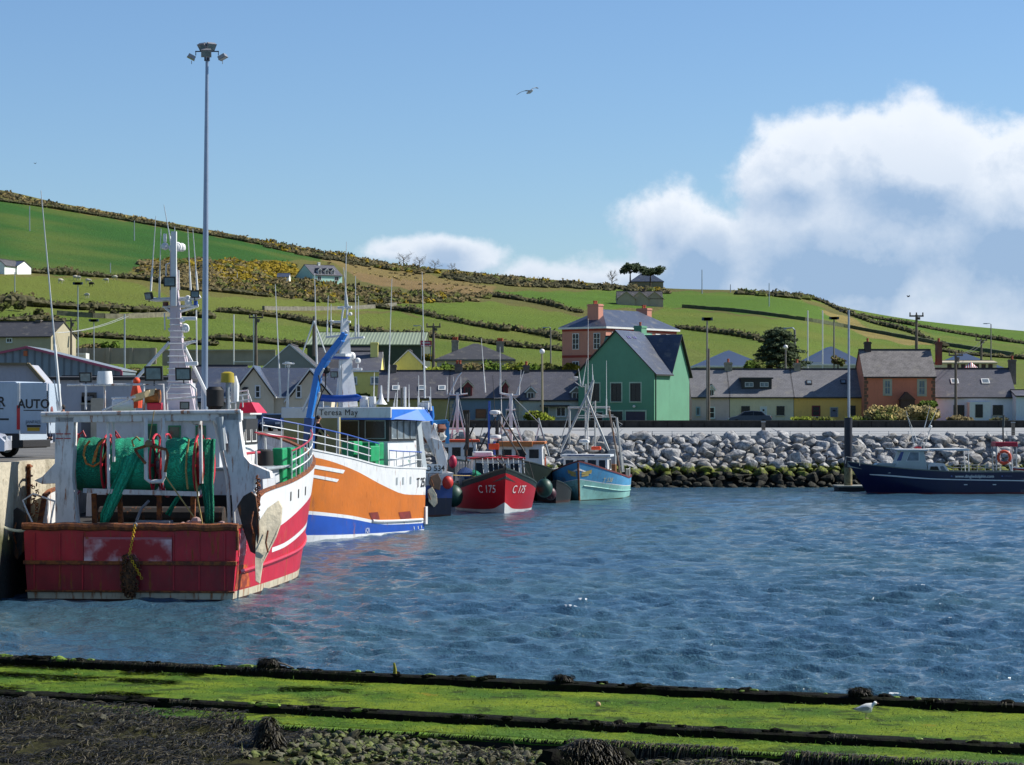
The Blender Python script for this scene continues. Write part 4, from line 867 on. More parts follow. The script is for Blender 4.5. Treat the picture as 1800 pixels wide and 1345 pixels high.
# ======== buildings on the left and mid distance
# grey beige double gable house behind the boats
GB = wallm('a49a86', .05); gg = thing('house', 'beige house with two white edged front gables and grey slate roofs', 'house', P(480, 740, 226)); k_ = 226/F
def gx(px): return (px-480)*k_
def gzz(py): return (740-py)*k_
mb = MB(); mb.bx(gx(400), gx(566), .5, 9, -1, gzz(700))
for (xl, xm, xr, pk_) in ((402, 446, 481, 645), (505, 545, 582, 650)):
    mb.extr([(gx(xl), 0, -1), (gx(xr), 0, -1), (gx(xr), 0, gzz(698)), (gx(xm), 0, gzz(pk_+4)), (gx(xl), 0, gzz(706))], (0, 8, 0))
mb.build('wall', GB, gg); mb = MB()
for (xl, xm, xr, pk_) in ((396, 446, 486, 645), (500, 545, 588, 650)):
    for xe, ze in ((xl, 708), (xr, 700)): slab(mb, [(gx(xe), -.4, gzz(ze)), (gx(xm), -.4, gzz(pk_)), (gx(xm), 6, gzz(pk_)), (gx(xe), 6, gzz(ze))], .15, 0, 1)
slab(mb, [(gx(340), .3, gzz(700)), (gx(600), .3, gzz(700)), (gx(600), 5, gzz(648)), (gx(340), 5, gzz(648))], .15, 0, 1); slab(mb, [(gx(340), 9.6, gzz(700)), (gx(600), 9.6, gzz(700)), (gx(600), 5, gzz(648)), (gx(340), 5, gzz(648))], .15, 0, 1)
rf = mb.build('roof', [SLB, WHT], gg, uvs=True)
for (x0, x1) in ((449, 457), (521, 529)): window(gg, gx(x0), gx(x1), gzz(699), gzz(678), bars='h', fr=WHT, gl=GL)
# white dolphin-dark emblem: a black leaping figure fixed to the gable
mb = MB(); mb.beam((gx(426), -.06, gzz(691)), (gx(430), -.06, gzz(682)), .04, .1); mb.extr([(gx(x), -.05, gzz(y)) for x, y in ((425, 683), (430, 680), (437, 681), (434, 685), (431, 689), (428, 686))], (0, -.05, 0)); mb.build('wall_emblem', DKF, gg)
tag(gg, None, None)
j_ = Hs('dark slate roofed house between the tall mast and the beige gables', 330, 425, 740, 705, 645, 236, 9, wallm('8d8a80'), SLG); d = j_.dormer(368, 682, 384, 702, wall=WHT, peak=12); j_.dwin(d)
# dark roofed houses behind with white bargeboards
k2_ = Hs('grey gabled house with white bargeboards just behind the beige gables', 462, 556, 680, 648, 607, 262, 9, wallm('6f6f68'), SLD, axis='y', fasc=WHT); k2_.win(502, 636, 508, 648)
l_ = Hs('long grey roofed house behind the white mast of the orange trawler', 556, 655, 690, 648, 612, 270, 9, wallm('a39a58'), SLD)
# yellow house
y_ = Hs('pale yellow two storey house with white windows and a broad chimney', 600, 668, 728, 652, 620, 256, 8, wallm('b0a862'), SLG, fasc=WHT)
y_.win(613, 663, 627, 675, gl=GLB); y_.win(652, 663, 666, 675, gl=GLB); y_.chim(658, 602, 13, wallm('b0a862'), 0, y=3)
y2 = Hs('pale yellow gable end with white bargeboards above the grey terrace roof', 693, 742, 700, 641, 617, 262, 8, wallm('b0a862'), SLD, axis='y', fasc=WHT)
# warehouse with pale green roof
wh = Hs('long warehouse with a pale green sheet roof and dark walls', 540, 745, 640, 607, 586, 330, 26, M('shed_dark', '3c4436', .8, kind='corr'), M('sheet_green', '8b9678', .5, var=.06, kind='corr'), name='warehouse', cat='warehouse', fasc=M('fascia_green', '7d8768', .6))
# hidden hip roof house with two chimneys
hh = Hs('grey hip roofed house with two red potted chimneys above the shrubs', 768, 902, 668, 632, 604, 290, 9, wallm('8a867c'), SLD, hip=True, fasc=M('fascia_grey', '5b5a58')); hh.chim(800, 598, 12, CSL, 3); hh.chim(879, 600, 13, CSL, 3)
# corrugated shed with pink trim, left
sh = thing('shed', 'grey blue corrugated shed with a pink trimmed low gable, behind the van', 'shed', P(45, 800, 150)); k_ = 150/F
mb = MB(); pl = [(-160, 800), (212, 800), (212, 653), (47, 612), (-160, 655)]; mb.extr([((x-45)*k_, 0, (800-y)*k_) for x, y in pl], (0, 6, 0)); mb.build('wall', M('corrugated', '6f7f85', .5, var=.08, kind='corr', bump=.03), sh, uvs=True)
PK = M('pink_trim', '9a4a5e', .6); mb = MB(); A = [((x-45)*k_, -.12, (800-y)*k_) for x, y in ((214, 652), (47, 610.5), (-162, 654))]; mb.beam(A[0], A[1], .18, .14); mb.beam(A[1], A[2], .18, .14); mb.beam(A[0], (A[0][0], -.12, 0), .14, .12); mb.build('trim', PK, sh)
mb = MB(); slab(mb, [(A[0][0], 0, A[0][2]), (A[1][0], 0, A[1][2]), (A[1][0], 6, A[1][2]), (A[0][0], 6, A[0][2])], .08, 0, 0); slab(mb, [(A[2][0], 0, A[2][2]), (A[1][0], 0, A[1][2]), (A[1][0], 6, A[1][2]), (A[2][0], 6, A[2][2])], .08, 0, 0); mb.build('roof', M('sheet_grey', '7b8386', .4, kind='corr'), sh)
mb = MB(); mb.bx(-.1, .12, -.15, 0, (800-623)*k_-.1, (800-617)*k_); mb.build('vent_cover', M('orange_box', 'a8582a', .6), sh)
# plain grey low building behind the van with sloping gable
lo = thing('outbuilding', 'grey building with a brown edged sloping roof, directly behind the van', 'building', P(0, 800, 120)); k_ = 120/F
mb = MB(); mb.extr([((x)*k_, 0, (800-y)*k_) for x, y in ((-120, 800), (76, 800), (76, 672), (50, 641), (-120, 641))], (0, 2.5, 0)); mb.build('wall', wallm('7c7f86', .04), lo)
mb = MB(); mb.beam((50*k_, -.1, (800-640)*k_), (78*k_, -.1, (800-672)*k_), .3, .16); mb.beam((-120*k_, -.1, (800-640)*k_), (50*k_, -.1, (800-640)*k_), .3, .12); mb.build('roof_edge', M('trim_brown', '6b6148', .7), lo)
# quayside building behind the red trawler
qb = Hs('low flat white and grey quayside building behind the red trawler', 82, 300, 806, 668, 667, 128, 10, wallm('8c8e92', .05), M('felt_roof', '54565a', .9), name='quay_building', cat='building')
for x in (146, 250): qb.win(x, 692, x+22, 706, fr=M('brown_band', '5b5146', .7), gl=GL, bars='v')
mb = MB(); mb.bx(qb.X(163), qb.X(186), -.6, 0, 0, qb.Z(700)); mb.build('porch', M('cream_wall', 'b0a793', .8), qb.r); mb = MB(); mb.bx(qb.X(143), qb.X(163), -.05, 0, 0, qb.Z(697)); mb.build('roller_door', M('shutter_grey', '6c6e70', .6, kind='corr'), qb.r)
# brown roofed long house on the left and hillside houses
br = Hs('long house with dark roof and lit end gable, far left above the shed', -80, 95, 640, 592, 568, 300, 8, wallm('857e6a'), SLD, rz=-12); br.win(12, 595, 22, 602)
br.chim(60, 563, 9, CS, 0)
def hillhouse(label, px0, px1, vb, h_px, r_px, wall, roof, dep=8, rz=0, chims=(), wins=(), dorm=(), name='house', axis='x', **kw):
    Y = gy((px0+px1)/2, vb)-2; H = Hs(label, px0, px1, vb+1, vb-h_px, vb-h_px-r_px, Y, dep, wall, roof, axis=axis, rz=rz, name=name, **kw)
    for c in chims: H.chim(*c)
    for w_ in wins: H.win(*w_, sill=None)
    for q in dorm: d = H.dormer(*q, peak=3); H.dwin(d, ins=.08)
    return H
FW = wallm('b9bdb6', .04)
hillhouse('pale green farmhouse on the hill with three dormers and a wide left gable', 552, 600, 497, 13, 17, wallm('8fb0a3', .05), SLG, dep=10.5, rz=33, chims=[(578, 462, 4, FW, 0)], wins=[(556, 486, 563, 493), (590, 486, 598, 493)], dorm=[(558, 475, 564, 483), (572, 475, 578, 483), (585, 475, 590, 483)], w=9.5)
hillhouse('small blue roofed white outbuilding beside the hillside farmhouse', 487, 508, 493, 6, 6, FW, SLB, dep=5)
hillhouse('white cottage with grey roof at the left edge of the hill', 14, 31, 480, 12, 8, FW, SLB, dep=7, rz=-15, wins=[(18, 470, 22, 475)])
hillhouse('white gabled house cut by the left edge of the photo, on the hill', -14, 9, 480, 14, 10, FW, SLD, dep=8, rz=-15, axis='y')
H = hillhouse('brown bungalow with three stepped gables on the right of the hill', 1085, 1165, 537, 12, 12, wallm('94866f', .08), SLD, dep=9, chims=[(1131, 508, 5, M('chimney_dark', '453c38'), 0)], wins=[(1094, 527, 1101, 534), (1150, 527, 1158, 534)])
for x0, x1, dd in ((1083, 1118, -1.5), (1106, 1142, -.8), (1133, 1168, -.3)):
    kk = H.k; a_, b2, m_ = (x0-H.cx)*kk, (x1-H.cx)*kk, ((x0+x1)/2-H.cx)*kk; mb = MB(); z0 = H.h*.95; z1 = H.h+H.hr*.9
    mb.extr([(a_+.4, dd, -1), (b2-.4, dd, -1), (b2-.4, dd, z0), (m_, dd, z1), (a_+.4, dd, z0)], (0, 3, 0)); g1 = mb.build('gable', wallm('8a7d6a'), H.r); mb = MB()
    for xe in (a_, b2): slab(mb, [(xe, dd-.3, z0-.2), (m_, dd-.3, z1), (m_, dd+4, z1), (xe, dd+4, z0-.2)], .15, 0, 0)
    mb.build('gable_roof', M('tile_tan', 'b0a08c', .8, var=.15), g1)
hillhouse('dark slate roofed house on the skyline among wind bent trees', 1108, 1166, 502, 7, 16, wallm('6d6a58'), SLB, dep=10, hip=True, fasc=FASC)
# blue roofed low buildings
BR = M('roof_steelblue', '3d4d66', .5, var=.08, scale=.3)
for lab, x0, x1, vb, ye, yr, Y, dep, wl_ in [('long blue roofed shed between the green house and the dark conifer', 1228, 1345, 668, 643, 617, 330, 16, '8c8a80'), ('blue hip roofed building behind the yellow cottage', 1415, 1522, 668, 640, 610, 340, 14, '8c8f8c'), ('blue hip roofed building behind the white cottage, right side', 1652, 1762, 668, 647, 622, 345, 14, 'a59c84')]:
    Hs(lab, x0, x1, vb, ye, yr, Y, dep, wallm(wl_), BR, hip=True, fasc=WHT, name='shed', cat='shed')
cr = Hs('cream fronted building with brown windows behind the white cottage', 1655, 1752, 668, 639, 636, 318, 6, wallm('b3a685'), M('roof_flat', 'a59c84', .8), fasc=CRF)
for i in range(7): cr.win(1666+i*12, 641, 1672+i*12, 648, fr=M('brown_frame', '5a3a26'), sill=None)
# red and white striped canopy
cp = thing('canopy', 'small red and white striped peaked canopy behind the white cottage', 'canopy', P(1708, 648, 312)); kk = 312/F; mb = MB()
for i in range(12):
    x0 = -13+i*26/12; x1 = x0+26/12; f0 = lambda x: (4+8*(1-abs(x)/13))*kk; mb.extr([(x0*kk, 0, 0), (x1*kk, 0, 0), (x1*kk*.75, .6, f0(x1)), (x0*kk*.75, .6, f0(x0))], (0, .05, 0), i % 2)
mb.build('awning', [M('stripe_red', 'a3303c', .7), WHT], cp)
for x in (-12, 12): mb = MB(); mb.cyl((x*kk, .3, -1.2), (x*kk, .3, .1), .03, n=5); mb.build('post', WHT, cp)
# long grey boundary wall on the left and at the foot of the hill
mb = MB(); gw_ = M('grey_wall', '8f877a', .9, var=.15, scale=.4, bump=.02, bscale=3); k_ = 312/F
mb.box((0, 0, (640-612)*k_/2), ((275-125)*k_, .3, (640-612)*k_)); mb.build  # left length
for i in range(4): mb.box((((150+i*40)-200)*k_, -.2, 14*k_), (.5, .25, 29*k_))
tag(mb.build('boundary_wall', gw_, origin=(0, 0, 0), loc=None), 'long grey brown wall with piers left of the tall mast', 'wall').location = P(200, 640, 312)
mb = MB(); mb.box((0, 0, 12*k_), (200*k_, .3, 26*k_)); mb.beam((-100*k_, -.3, 26*k_), (100*k_, -.3, 26*k_), .2, .2); tag(mb.build('boundary_wall', gw_), 'grey wall behind the beige gabled house, right of the tall mast', 'wall').location = P(385, 642, 314)
mb = MB(); mb.bx(-10*k_, 11*k_, -.5, 2, 0, 13*k_); [mb.bx(-10*k_, 11*k_, -.55, -.5, z*k_, (z+.6)*k_, 1) for z in (3, 6, 9)]; tag(mb.build('container', [WHT, CRF]), 'small white slatted container in front of the long grey wall', 'container').location = P(141, 634, 308)
# red sign on posts
rs = thing('sign', 'red board with white lettering on posts by the warehouse', 'sign', P(749, 625, 300)); k_ = 300/F; mb = MB(); mb.bx(-10*k_, 10*k_, -.05, .05, 16*k_, 26*k_); bd = mb.build('board', M('sign_red', 'b01c38', .5, var=.05), rs)
mb = MB(); mb.cyl((-8*k_, .1, -.5), (-8*k_, .1, 17*k_), .05, n=6); mb.build('post', gm, rs); mb = MB(); mb.cyl((8*k_, .1, -.5), (8*k_, .1, 17*k_), .05, n=6); mb.build('post', gm, rs)
mb = MB(); random.seed(5)
x = -7.5
while x < 7: w_ = random.uniform(.5, 1.0); mb.bx(x*k_, (x+w_)*k_, -.06, -.05, 21*k_, (23.2+random.choice([0, .8]))*k_); x += w_+.25
mb.bx(-9*k_, -5*k_, -.06, -.05, 17*k_, 18.6*k_); mb.bx(-4*k_, 4*k_, -.06, -.05, 17.3*k_, 18.2*k_); mb.bx(5*k_, 9*k_, -.06, -.05, 17*k_, 18.6*k_); mb.build('lettering', WHT, bd)

# ======== trees and bushes
BK_ = M('bark', '3f352a', .9, var=.3, scale=6)
def tree(label, px, py0, py1, Y, wpx, leafm, n=900, leaf=.3, style='round', name='tree', cat='tree', lean=0, group=None, base=None):
    k_ = Y/F; h = (py1-py0)*k_; w = wpx*k_; r = thing(name, label, cat, P(px, py1, Y) if base is None else base, 0, group); mb = MB(); tips = []
    n_l = {'bush': 6, 'cone': 46}.get(style, 9)
    if style != 'bush': mb.tube([(0, 0, -.5), (lean*.2*w, 0, h*.3), (lean*.5*w, 0, h*.72)], [h*.045, h*.035, h*.015], 7)
    for i in range(n_l):
        th = i*2.4; z = h*((.3+.6*i/n_l) if style != 'cone' else (.12+.8*i/n_l)) if style != 'flat' else h*random.uniform(.52, .84); rr = w*.5*(random.uniform(.5, .95)); z0 = z*(.75 if style != 'cone' else .95) if style != 'flat' else h*.5
        if style == 'cone': rr = w*.55*(1.12-.85*i/n_l)*random.uniform(.55, 1.1)
        e = V((lean*.5*w*z/h+math.cos(th)*rr, math.sin(th)*rr*.8, z+(.05*h if style != 'bare' else .15*h))); tips.append((e, rr)); mb.tube([(lean*.4*w*z0/h, 0, z0), tuple(V((e.x*.6, e.y*.6, (z0+e.z)/2+.04*h))), tuple(e)], [h*.018, h*.012, h*.004], 5)
        if style == 'bare':
            for _ in range(16): d = V((random.gauss(0, .5), random.gauss(0, .5), abs(random.gauss(.5, .4)))); q = e*random.uniform(.55, 1); q.z = z0+(e.z-z0)*random.uniform(.4, 1); mb.tube([tuple(q), tuple(q+d*h*.11+V((0, 0, .02))), tuple(q+d*h*.22)], [h*.006, h*.004, h*.002], 3, caps=False)
    if style != 'bush': mb.build('trunk', BK_ if style != 'bare' else M('twig_grey', '7d766c', .9), r)
    if style == 'bare': return r
    cb = MB(); mats = [leafm, L_mid if leafm is not L_pine else leafm, leafm]
    if style == 'bush':
        for i in range(10): th = random.uniform(0, 6.28); c = V((math.cos(th)*w*.3*random.random()**.5, math.sin(th)*w*.22, h*random.uniform(.2, .6))); rr = (w*random.uniform(.16, .26), w*.2, h*random.uniform(.22, .36)); lump(cb, c, tuple(x*.75 for x in rr), 0, .4, 7); leaves(cb, c, rr, n//10, leaf, random.choice([0, 0, 1]), hollow=.7)
    else:
        for e, rr in tips:
            if style == 'cone':
                for q in (.35, .6, .82, 1.0): leaves(cb, (e.x*q, e.y*q, e.z+h*.03*(1-q)-h*.03*q*q), (w*.085, w*.085, h*.035), n//n_l//4, leaf, random.choice([0, 0, 1]), hollow=.1)
                continue
            s_ = {'round': .34, 'cone': .19, 'flat': .24}[style]; R_ = (w*s_*random.uniform(.7, 1.1), w*s_*.8, h*({'flat': .15, 'cone': .09}.get(style, .15))); leaves(cb, e, R_, n//n_l, leaf, random.choice([0, 0, 1]), hollow=.3)
            leaves(cb, e*.75+V((0, 0, e.z*.22)), tuple(x*.8 for x in R_), n//n_l//2, leaf, 0, hollow=.3)
    cb.build('crown' if style != 'bush' else 'foliage', mats, r, recalc=False); return r
tree('large dark conifer with drooping branches behind the cream cottage', 1368, 575, 662, 290, 108, L_pine, 13000, .2, 'cone')
tree('rounded green bush just left of the dark conifer, over the cottage roof', 1330, 628, 656, 275, 52, L_green, 1500, .22, 'bush', 'shrub', 'shrub')
for i, (px, y0, y1, w_, lean) in enumerate([(1106, 464, 502, 30, -.3), (1141, 468, 503, 48, -.2)]):
    tree(['smaller wind bent flat topped tree, left of the skyline house', 'larger wind bent flat topped tree in front of the skyline house'][i], px, y0, y1, gy(px, y1)-8, w_, L_pine, 1500, .5, 'flat', group=None, base=G(px, y1)-V((0, 8, 0)))
for i, (px, y0, w_) in enumerate([(710, 446, 40), (738, 452, 30), (765, 458, 30), (795, 464, 22), (1075, 477, 24)]):
    y1 = ridge(px)+4; tree(['largest bare grey tree on the ridge, leftmost of its row', 'second bare tree on the ridge from the left', 'third bare tree on the ridge from the left', 'smallest bare tree at the right end of the ridge row', 'bare twiggy tree just left of the skyline house'][i], px, y0, y1, 880, w_, None, style='bare', base=G(px, y1)-V((0, 4, 0)), group='bare trees on the ridge')
# shrub bank above the terrace
k0 = 0
for i, (px, w_, y0, y1, m_) in enumerate([(765, 60, 638, 665, L_lime), (800, 56, 634, 662, L_green), (835, 60, 630, 664, L_br), (865, 66, 622, 665, L_green), (905, 60, 630, 664, L_lime), (940, 60, 628, 664, L_green), (975, 60, 628, 662, L_br), (1002, 40, 632, 660, L_gorse)]):
    tree(['lime green shrub behind the chimney of the olive terrace house, leftmost of the shrub bank', 'green shrub right above the chimney between the first two terrace houses', 'brownish shrub in the shrub bank below the hip roofed house', 'tallest green shrub below the hip roofed house', 'lime green shrub behind the slate blue terrace house', 'green shrub above the chimney of the grey white terrace house', 'brownish shrub left of the pink house', 'yellow flowering gorse bush against the pink house'][i], px, y0, y1+10, 268, w_, m_, 1100, .26, 'bush', 'shrub', 'shrub', group='shrubs above the terrace roofs')
for lab, px, w_, y0, y1, Y, m_, n_ in [('bright green hedge bush in front of the grey white terrace house', 948, 62, 718, 744, 238.5, L_lime, 1500), ('tall straw coloured reedy thicket in front of the orange house', 1560, 100, 703, 746, 238, L_straw, 2600), ('straw and green thicket in front of the right half of the orange house', 1625, 90, 706, 746, 238, M('leaf_straw2', '928350', .85, var=.3), 2400), ('green leafy bush in front of the porch of the orange house', 1628, 42, 701, 724, 238.6, L_green, 900), ('low olive bush at the foot of the white cottage', 1690, 60, 728, 746, 238, L_br, 900), ('low dark bush by the maroon door', 1755, 40, 731, 746, 238, L_dark, 600), ('low yellow green hedge along the wall of the yellow cottage', 1435, 90, 731, 745, 238, L_lime, 1300), ('low yellow green bush at the corner of the yellow cottage', 1500, 50, 728, 745, 238, L_lime, 800), ('dark green shrub beside the yellow house on its left', 636, 40, 690, 706, 250, L_green, 500), ('brown and green scrub on the bank above the quay building', 170, 80, 598, 622, 318, L_br, 900), ('green bush at the foot of the long grey wall', 195, 36, 596, 620, 316, L_green, 600), ('scrubby bush left of the tall mast above the quay building', 250, 60, 640, 660, 260, L_br, 800), ('dark bush by the end of the long grey wall', 750, 36, 620, 634, 305, L_gorse, 500)]:
    tree(lab, px, y0, y1, Y, w_, m_, n_, .2, 'bush', 'shrub', 'shrub')
tree('small round headed palm like tree behind the yellow cottage', 1473, 623, 660, 300, 24, L_br, 900, .2, 'flat')
for i, (px, v, w_) in enumerate([(40, 546, 26), (165, 553, 12), (205, 556, 16), (8, 548, 30), (75, 556, 22)]):
    tree(['round dark bush on the lower left field, second from the left', 'small dark bush under the pale drystone wall, left one', 'small dark bush under the pale drystone wall, right one', 'dark bush at the left edge of the lower field', 'bush beside the brown roofed house top'][i], px, v-w_*.55, v+2, gy(px, v)-3, w_, L_dark, 350, .4, 'bush', 'shrub', 'shrub', base=G(px, v)-V((0, 3, 0)), group='bushes on the lower left field')
# ======== boat tools
class Fr:
    def __init__(s, X, Y, hx, hy, root):
        n_ = math.hypot(hx, hy); s.X, s.Y, s.hx, s.hy, s.r = X, Y, hx/n_, hy/n_, root; s.nx, s.ny = -s.hy, s.hx
    def lx(s, px, py, lx):         # the point seen at photo px,py that lies lx metres ahead of the stern
        k_ = (px-900)/F; a = s.X+lx*s.hx; b = s.Y+lx*s.hy; ly = (k_*b-a)/(s.nx-k_*s.ny); Yw = b+ly*s.ny; return V((lx, ly, EYE-(py-HZ)/F*Yw))
    def ly(s, px, py, ly):
        k_ = (px-900)/F; a = s.X+ly*s.nx; b = s.Y+ly*s.ny; lx = (k_*b-a)/(s.hx-k_*s.hy); Yw = b+lx*s.hy; return V((lx, ly, EYE-(py-HZ)/F*Yw))
def boat(name, label, X, Y, hx, hy, group=None, cat='boat'):
    r = thing(name, label, cat, (X, Y, 0), math.atan2(hy, hx), group); return r, Fr(X, Y, hx, hy, r)
class Hull:
    def __init__(s, root, L, B, sheer, levels, mats, bul=.8, p=(1.7, 2.7), t0=.45, sw=.88, ts=.35, rake=1.2, flare=.28, kz=-.35, cap=None, deckm=None, inner=None, tran=None, capw=.14, caph=.07):
        s.L, s.B, s.sh, s.p, s.t0, s.sw, s.ts, s.rake, s.fl, s.kz, s.root = L, B, pw(sheer), p, t0, sw, ts, rake, flare, kz, root
        ts_ = list(np.linspace(0, t0, 14))+[t0+(1-t0)*(1-(1-q)**1.7) for q in np.linspace(0, 1, 24)[1:]]
        lv = [lambda t: kz]+[pw(l) if isinstance(l, list) else (lambda t, l=l: l) for l in levels]+[s.sh]; nsub = 3; mb = MB()
        used = []
        def mi(m):
            if m not in used: used.append(m)
            return used.index(m)
        for side in (1, -1):
            for bnd in range(len(lv)-1):
                for i in range(len(ts_)-1):
                    ta, tb = ts_[i], ts_[i+1]; m = mats[bnd]; m = m(ta) if callable(m) else m
                    for k_ in range(nsub):
                        def zz(t, q): a = min(lv[bnd](t), s.sh(t)); b = min(lv[bnd+1](t), s.sh(t)); return a+(b-a)*q/nsub
                        if zz(ta, nsub)-zz(ta, 0) < 1e-4 and zz(tb, nsub)-zz(tb, 0) < 1e-4: continue
                        mb.poly([s.pt(ta, zz(ta, k_), side), s.pt(tb, zz(tb, k_), side), s.pt(tb, zz(tb, k_+1), side), s.pt(ta, zz(ta, k_+1), side)], mi(m))
        tz = tran or [(lv[i](0), lv[i+1](0), (mats[i](0) if callable(mats[i]) else mats[i])) for i in range(len(lv)-1)]
        for a, b, m in tz:
            if b-a > 1e-4:
                for k_ in range(4):
                    z0 = a+(b-a)*k_/4; z1 = a+(b-a)*(k_+1)/4; mb.poly([s.pt(0, z0, 1), s.pt(0, z0, -1), s.pt(0, z1, -1), s.pt(0, z1, 1)], mi(m))
        me_o = mb.build('hull', used, root, recalc=False); bm = bmesh.new(); bm.from_mesh(me_o.data); bmesh.ops.remove_doubles(bm, verts=bm.verts, dist=.0005); bmesh.ops.recalc_face_normals(bm, faces=bm.faces); bm.to_mesh(me_o.data); bm.free()
        me_o.data.shade_smooth(); me_o.data.set_sharp_from_angle(angle=R(40)); s.ob = me_o
        mb = MB(); ins = .1
        for side in (1, -1):
            for i in range(len(ts_)-1):
                q = []
                for t in (ts_[i], ts_[i+1]):
                    z = s.sh(t); x, y, _ = s.pt(t, z, 1); yi = max(0, y-ins); dz = z-bul; q.append([(x, side*yi, z), (x, side*max(0, min(yi, abs(s.pt(t, dz, 1)[1])-ins)), dz)])
                mb.poly([q[0][0], q[1][0], q[1][1], q[0][1]], 0); mb.poly([q[0][1], q[1][1], (q[1][1][0], 0, q[1][1][2]), (q[0][1][0], 0, q[0][1][2])], 1)
        z = s.sh(0); y = s.pt(0, z, 1)[1]-ins; mb.poly([(.1, y, z), (.1, -y, z), (.1, -y, z-bul), (.1, y, z-bul)], 0)
        mb.build('deck', [inner or WHT, deckm or M('deck_grey', '5e6461', .8, var=.2)], root, recalc=False)
        mb = MB(); cp = []
        for t in ts_: z = s.sh(t); x, y, _ = s.pt(t, z, 1); cp.append((x, y, z))
        for side in (1, -1):
            for i in range(len(cp)-1):
                a, b = cp[i], cp[i+1]; w0, w1 = capw, capw
                A = [(a[0], side*(a[1]+.03), a[2]), (a[0], side*max(0, a[1]-w0), a[2]), (b[0], side*max(0, b[1]-w1), b[2]), (b[0], side*(b[1]+.03), b[2])]
                mb.poly([(p[0], p[1], p[2]+caph) for p in A]); mb.poly([A[0], A[3], (A[3][0], A[3][1], A[3][2]+caph), (A[0][0], A[0][1], A[0][2]+caph)]); mb.poly([A[1], A[2], (A[2][0], A[2][1], A[2][2]+caph), (A[1][0], A[1][1], A[1][2]+caph)])
        a = cp[0]; mb.bx(-.04, .14, -a[1], a[1], a[2]-.02, a[2]+caph)
        mb.build('cap_rail', cap or WHT, root, recalc=False)
    def y(s, t, z):
        t = min(max(t, 0), 1); zz = min(1, max(0, (z-s.kz)/(s.sh(t)-s.kz))); T = max(0, (t-s.t0)/(1-s.t0)); pp = s.p[0]+(s.p[1]-s.p[0])*zz
        return s.B/2*(1-T**pp)*(1-(1-s.sw)*max(0, 1-t/s.ts)**2)*(1-s.fl*(1-zz)**1.5*(.35+.65*T))
    def pt(s, t, z, side=1):
        zz = min(1, max(0, (z-s.kz)/(s.sh(t)-s.kz))); T = max(0, (t-s.t0)/(1-s.t0)); return (s.L*t-s.rake*(1-zz)*T**1.5, side*s.y(t, z), z)
    def patch(s, name, pts, mat, side=1, off=.02, n=8, parent=None):    # pts: four (t, z) corners
        mb = MB()
        def q(u, v): a = [pts[0][i]*(1-u)+pts[1][i]*u for i in (0, 1)]; b = [pts[3][i]*(1-u)+pts[2][i]*u for i in (0, 1)]; t, z = a[0]*(1-v)+b[0]*v, a[1]*(1-v)+b[1]*v; p = s.pt(t, z, side); return (p[0], p[1]+side*off, p[2])
        for i in range(n):
            for j in range(2): mb.poly([q(i/n, j/2), q((i+1)/n, j/2), q((i+1)/n, (j+1)/2), q(i/n, (j+1)/2)])
        return mb.build(name, mat, parent or s.root, recalc=False)
    def strip(s, name, fz, t0, t1, mat, r=.05, sides=(1, -1), n=26, off=.02):
        mb = MB()
        for side in sides: mb.tube([(lambda p: (p[0], p[1]+side*off, p[2]))(s.pt(t0+(t1-t0)*i/n, fz(t0+(t1-t0)*i/n), side)) for i in range(n+1)], r, 6)
        return mb.build(name, mat, s.root, smooth=True, recalc=False)
    def text(s, body, t, z, size, mat, side=1, slope=0, **kw):
        me = textmesh(body, size, extr=0, **kw); bm = bmesh.new(); bm.from_mesh(me); bmesh.ops.triangulate(bm, faces=bm.faces); bm.to_mesh(me); bm.free()
        xs = [v.co.x for v in me.vertices]; cx = (min(xs)+max(xs))/2
        for v in me.vertices:
            u = v.co.x-cx; zz = z+v.co.y-size*.35+u*slope; x = s.L*t-side*u; p = s.pt(x/s.L, zz, side); v.co = V((p[0], p[1]+side*.03, zz))
        me.materials.append(mat); o = bpy.data.objects.new('registration' if len(body) < 9 else 'lettering', me); col.objects.link(o); o.parent = s.root; return o
    def rail(s, name, t0, t1, h, n, mt, sides=(1,), mats2=None, bars=3, r=.025, ins=.1, pr=.022):
        mb = MB()
        for side in sides:
            P_ = []
            for i in range(n+1): t = t0+(t1-t0)*i/n; z = s.sh(t); p = s.pt(t, z, side); P_.append(V((p[0], p[1]-side*min(ins, abs(p[1])), z+.05)))
            for p in P_: mb.cyl(p, p+V((0, 0, h)), pr, n=5)
            for b in range(1, bars+1): mb.tube([p+V((0, 0, h*b/bars)) for p in P_], r if b == bars else r*.8, 6, mi=1 if b == bars else 0)
        return mb.build(name, [mt, mats2 or mt], s.root, recalc=False)
def cabin(root, x0, x1, w0, z0, z1, mat, roofm=None, name='wheelhouse', w1=None, slope=.0, over=.15, rt=.1):
    """box cabin, front (x1) leaning back by slope"""
    w1 = w1 or w0; mb = MB(); a = [(x0, -w0, z0), (x1, -w1, z0), (x1, w1, z0), (x0, w0, z0)]; b = [(x0, -w0*.96, z1), (x1-slope, -w1*.96, z1), (x1-slope, w1*.96, z1), (x0, w0*.96, z1)]
    mb.add(a+b, [(0, 3, 2, 1), (4, 5, 6, 7), (0, 1, 5, 4), (1, 2, 6, 5), (2, 3, 7, 6), (3, 0, 4, 7)]); o = mb.build(name, mat, root)
    if roofm: mb = MB(); mb.bx(x0-over, x1-slope+over, -w0-over, w0+over, z1, z1+rt); mb.build('roof', roofm, o, bevel=.03)
    return o
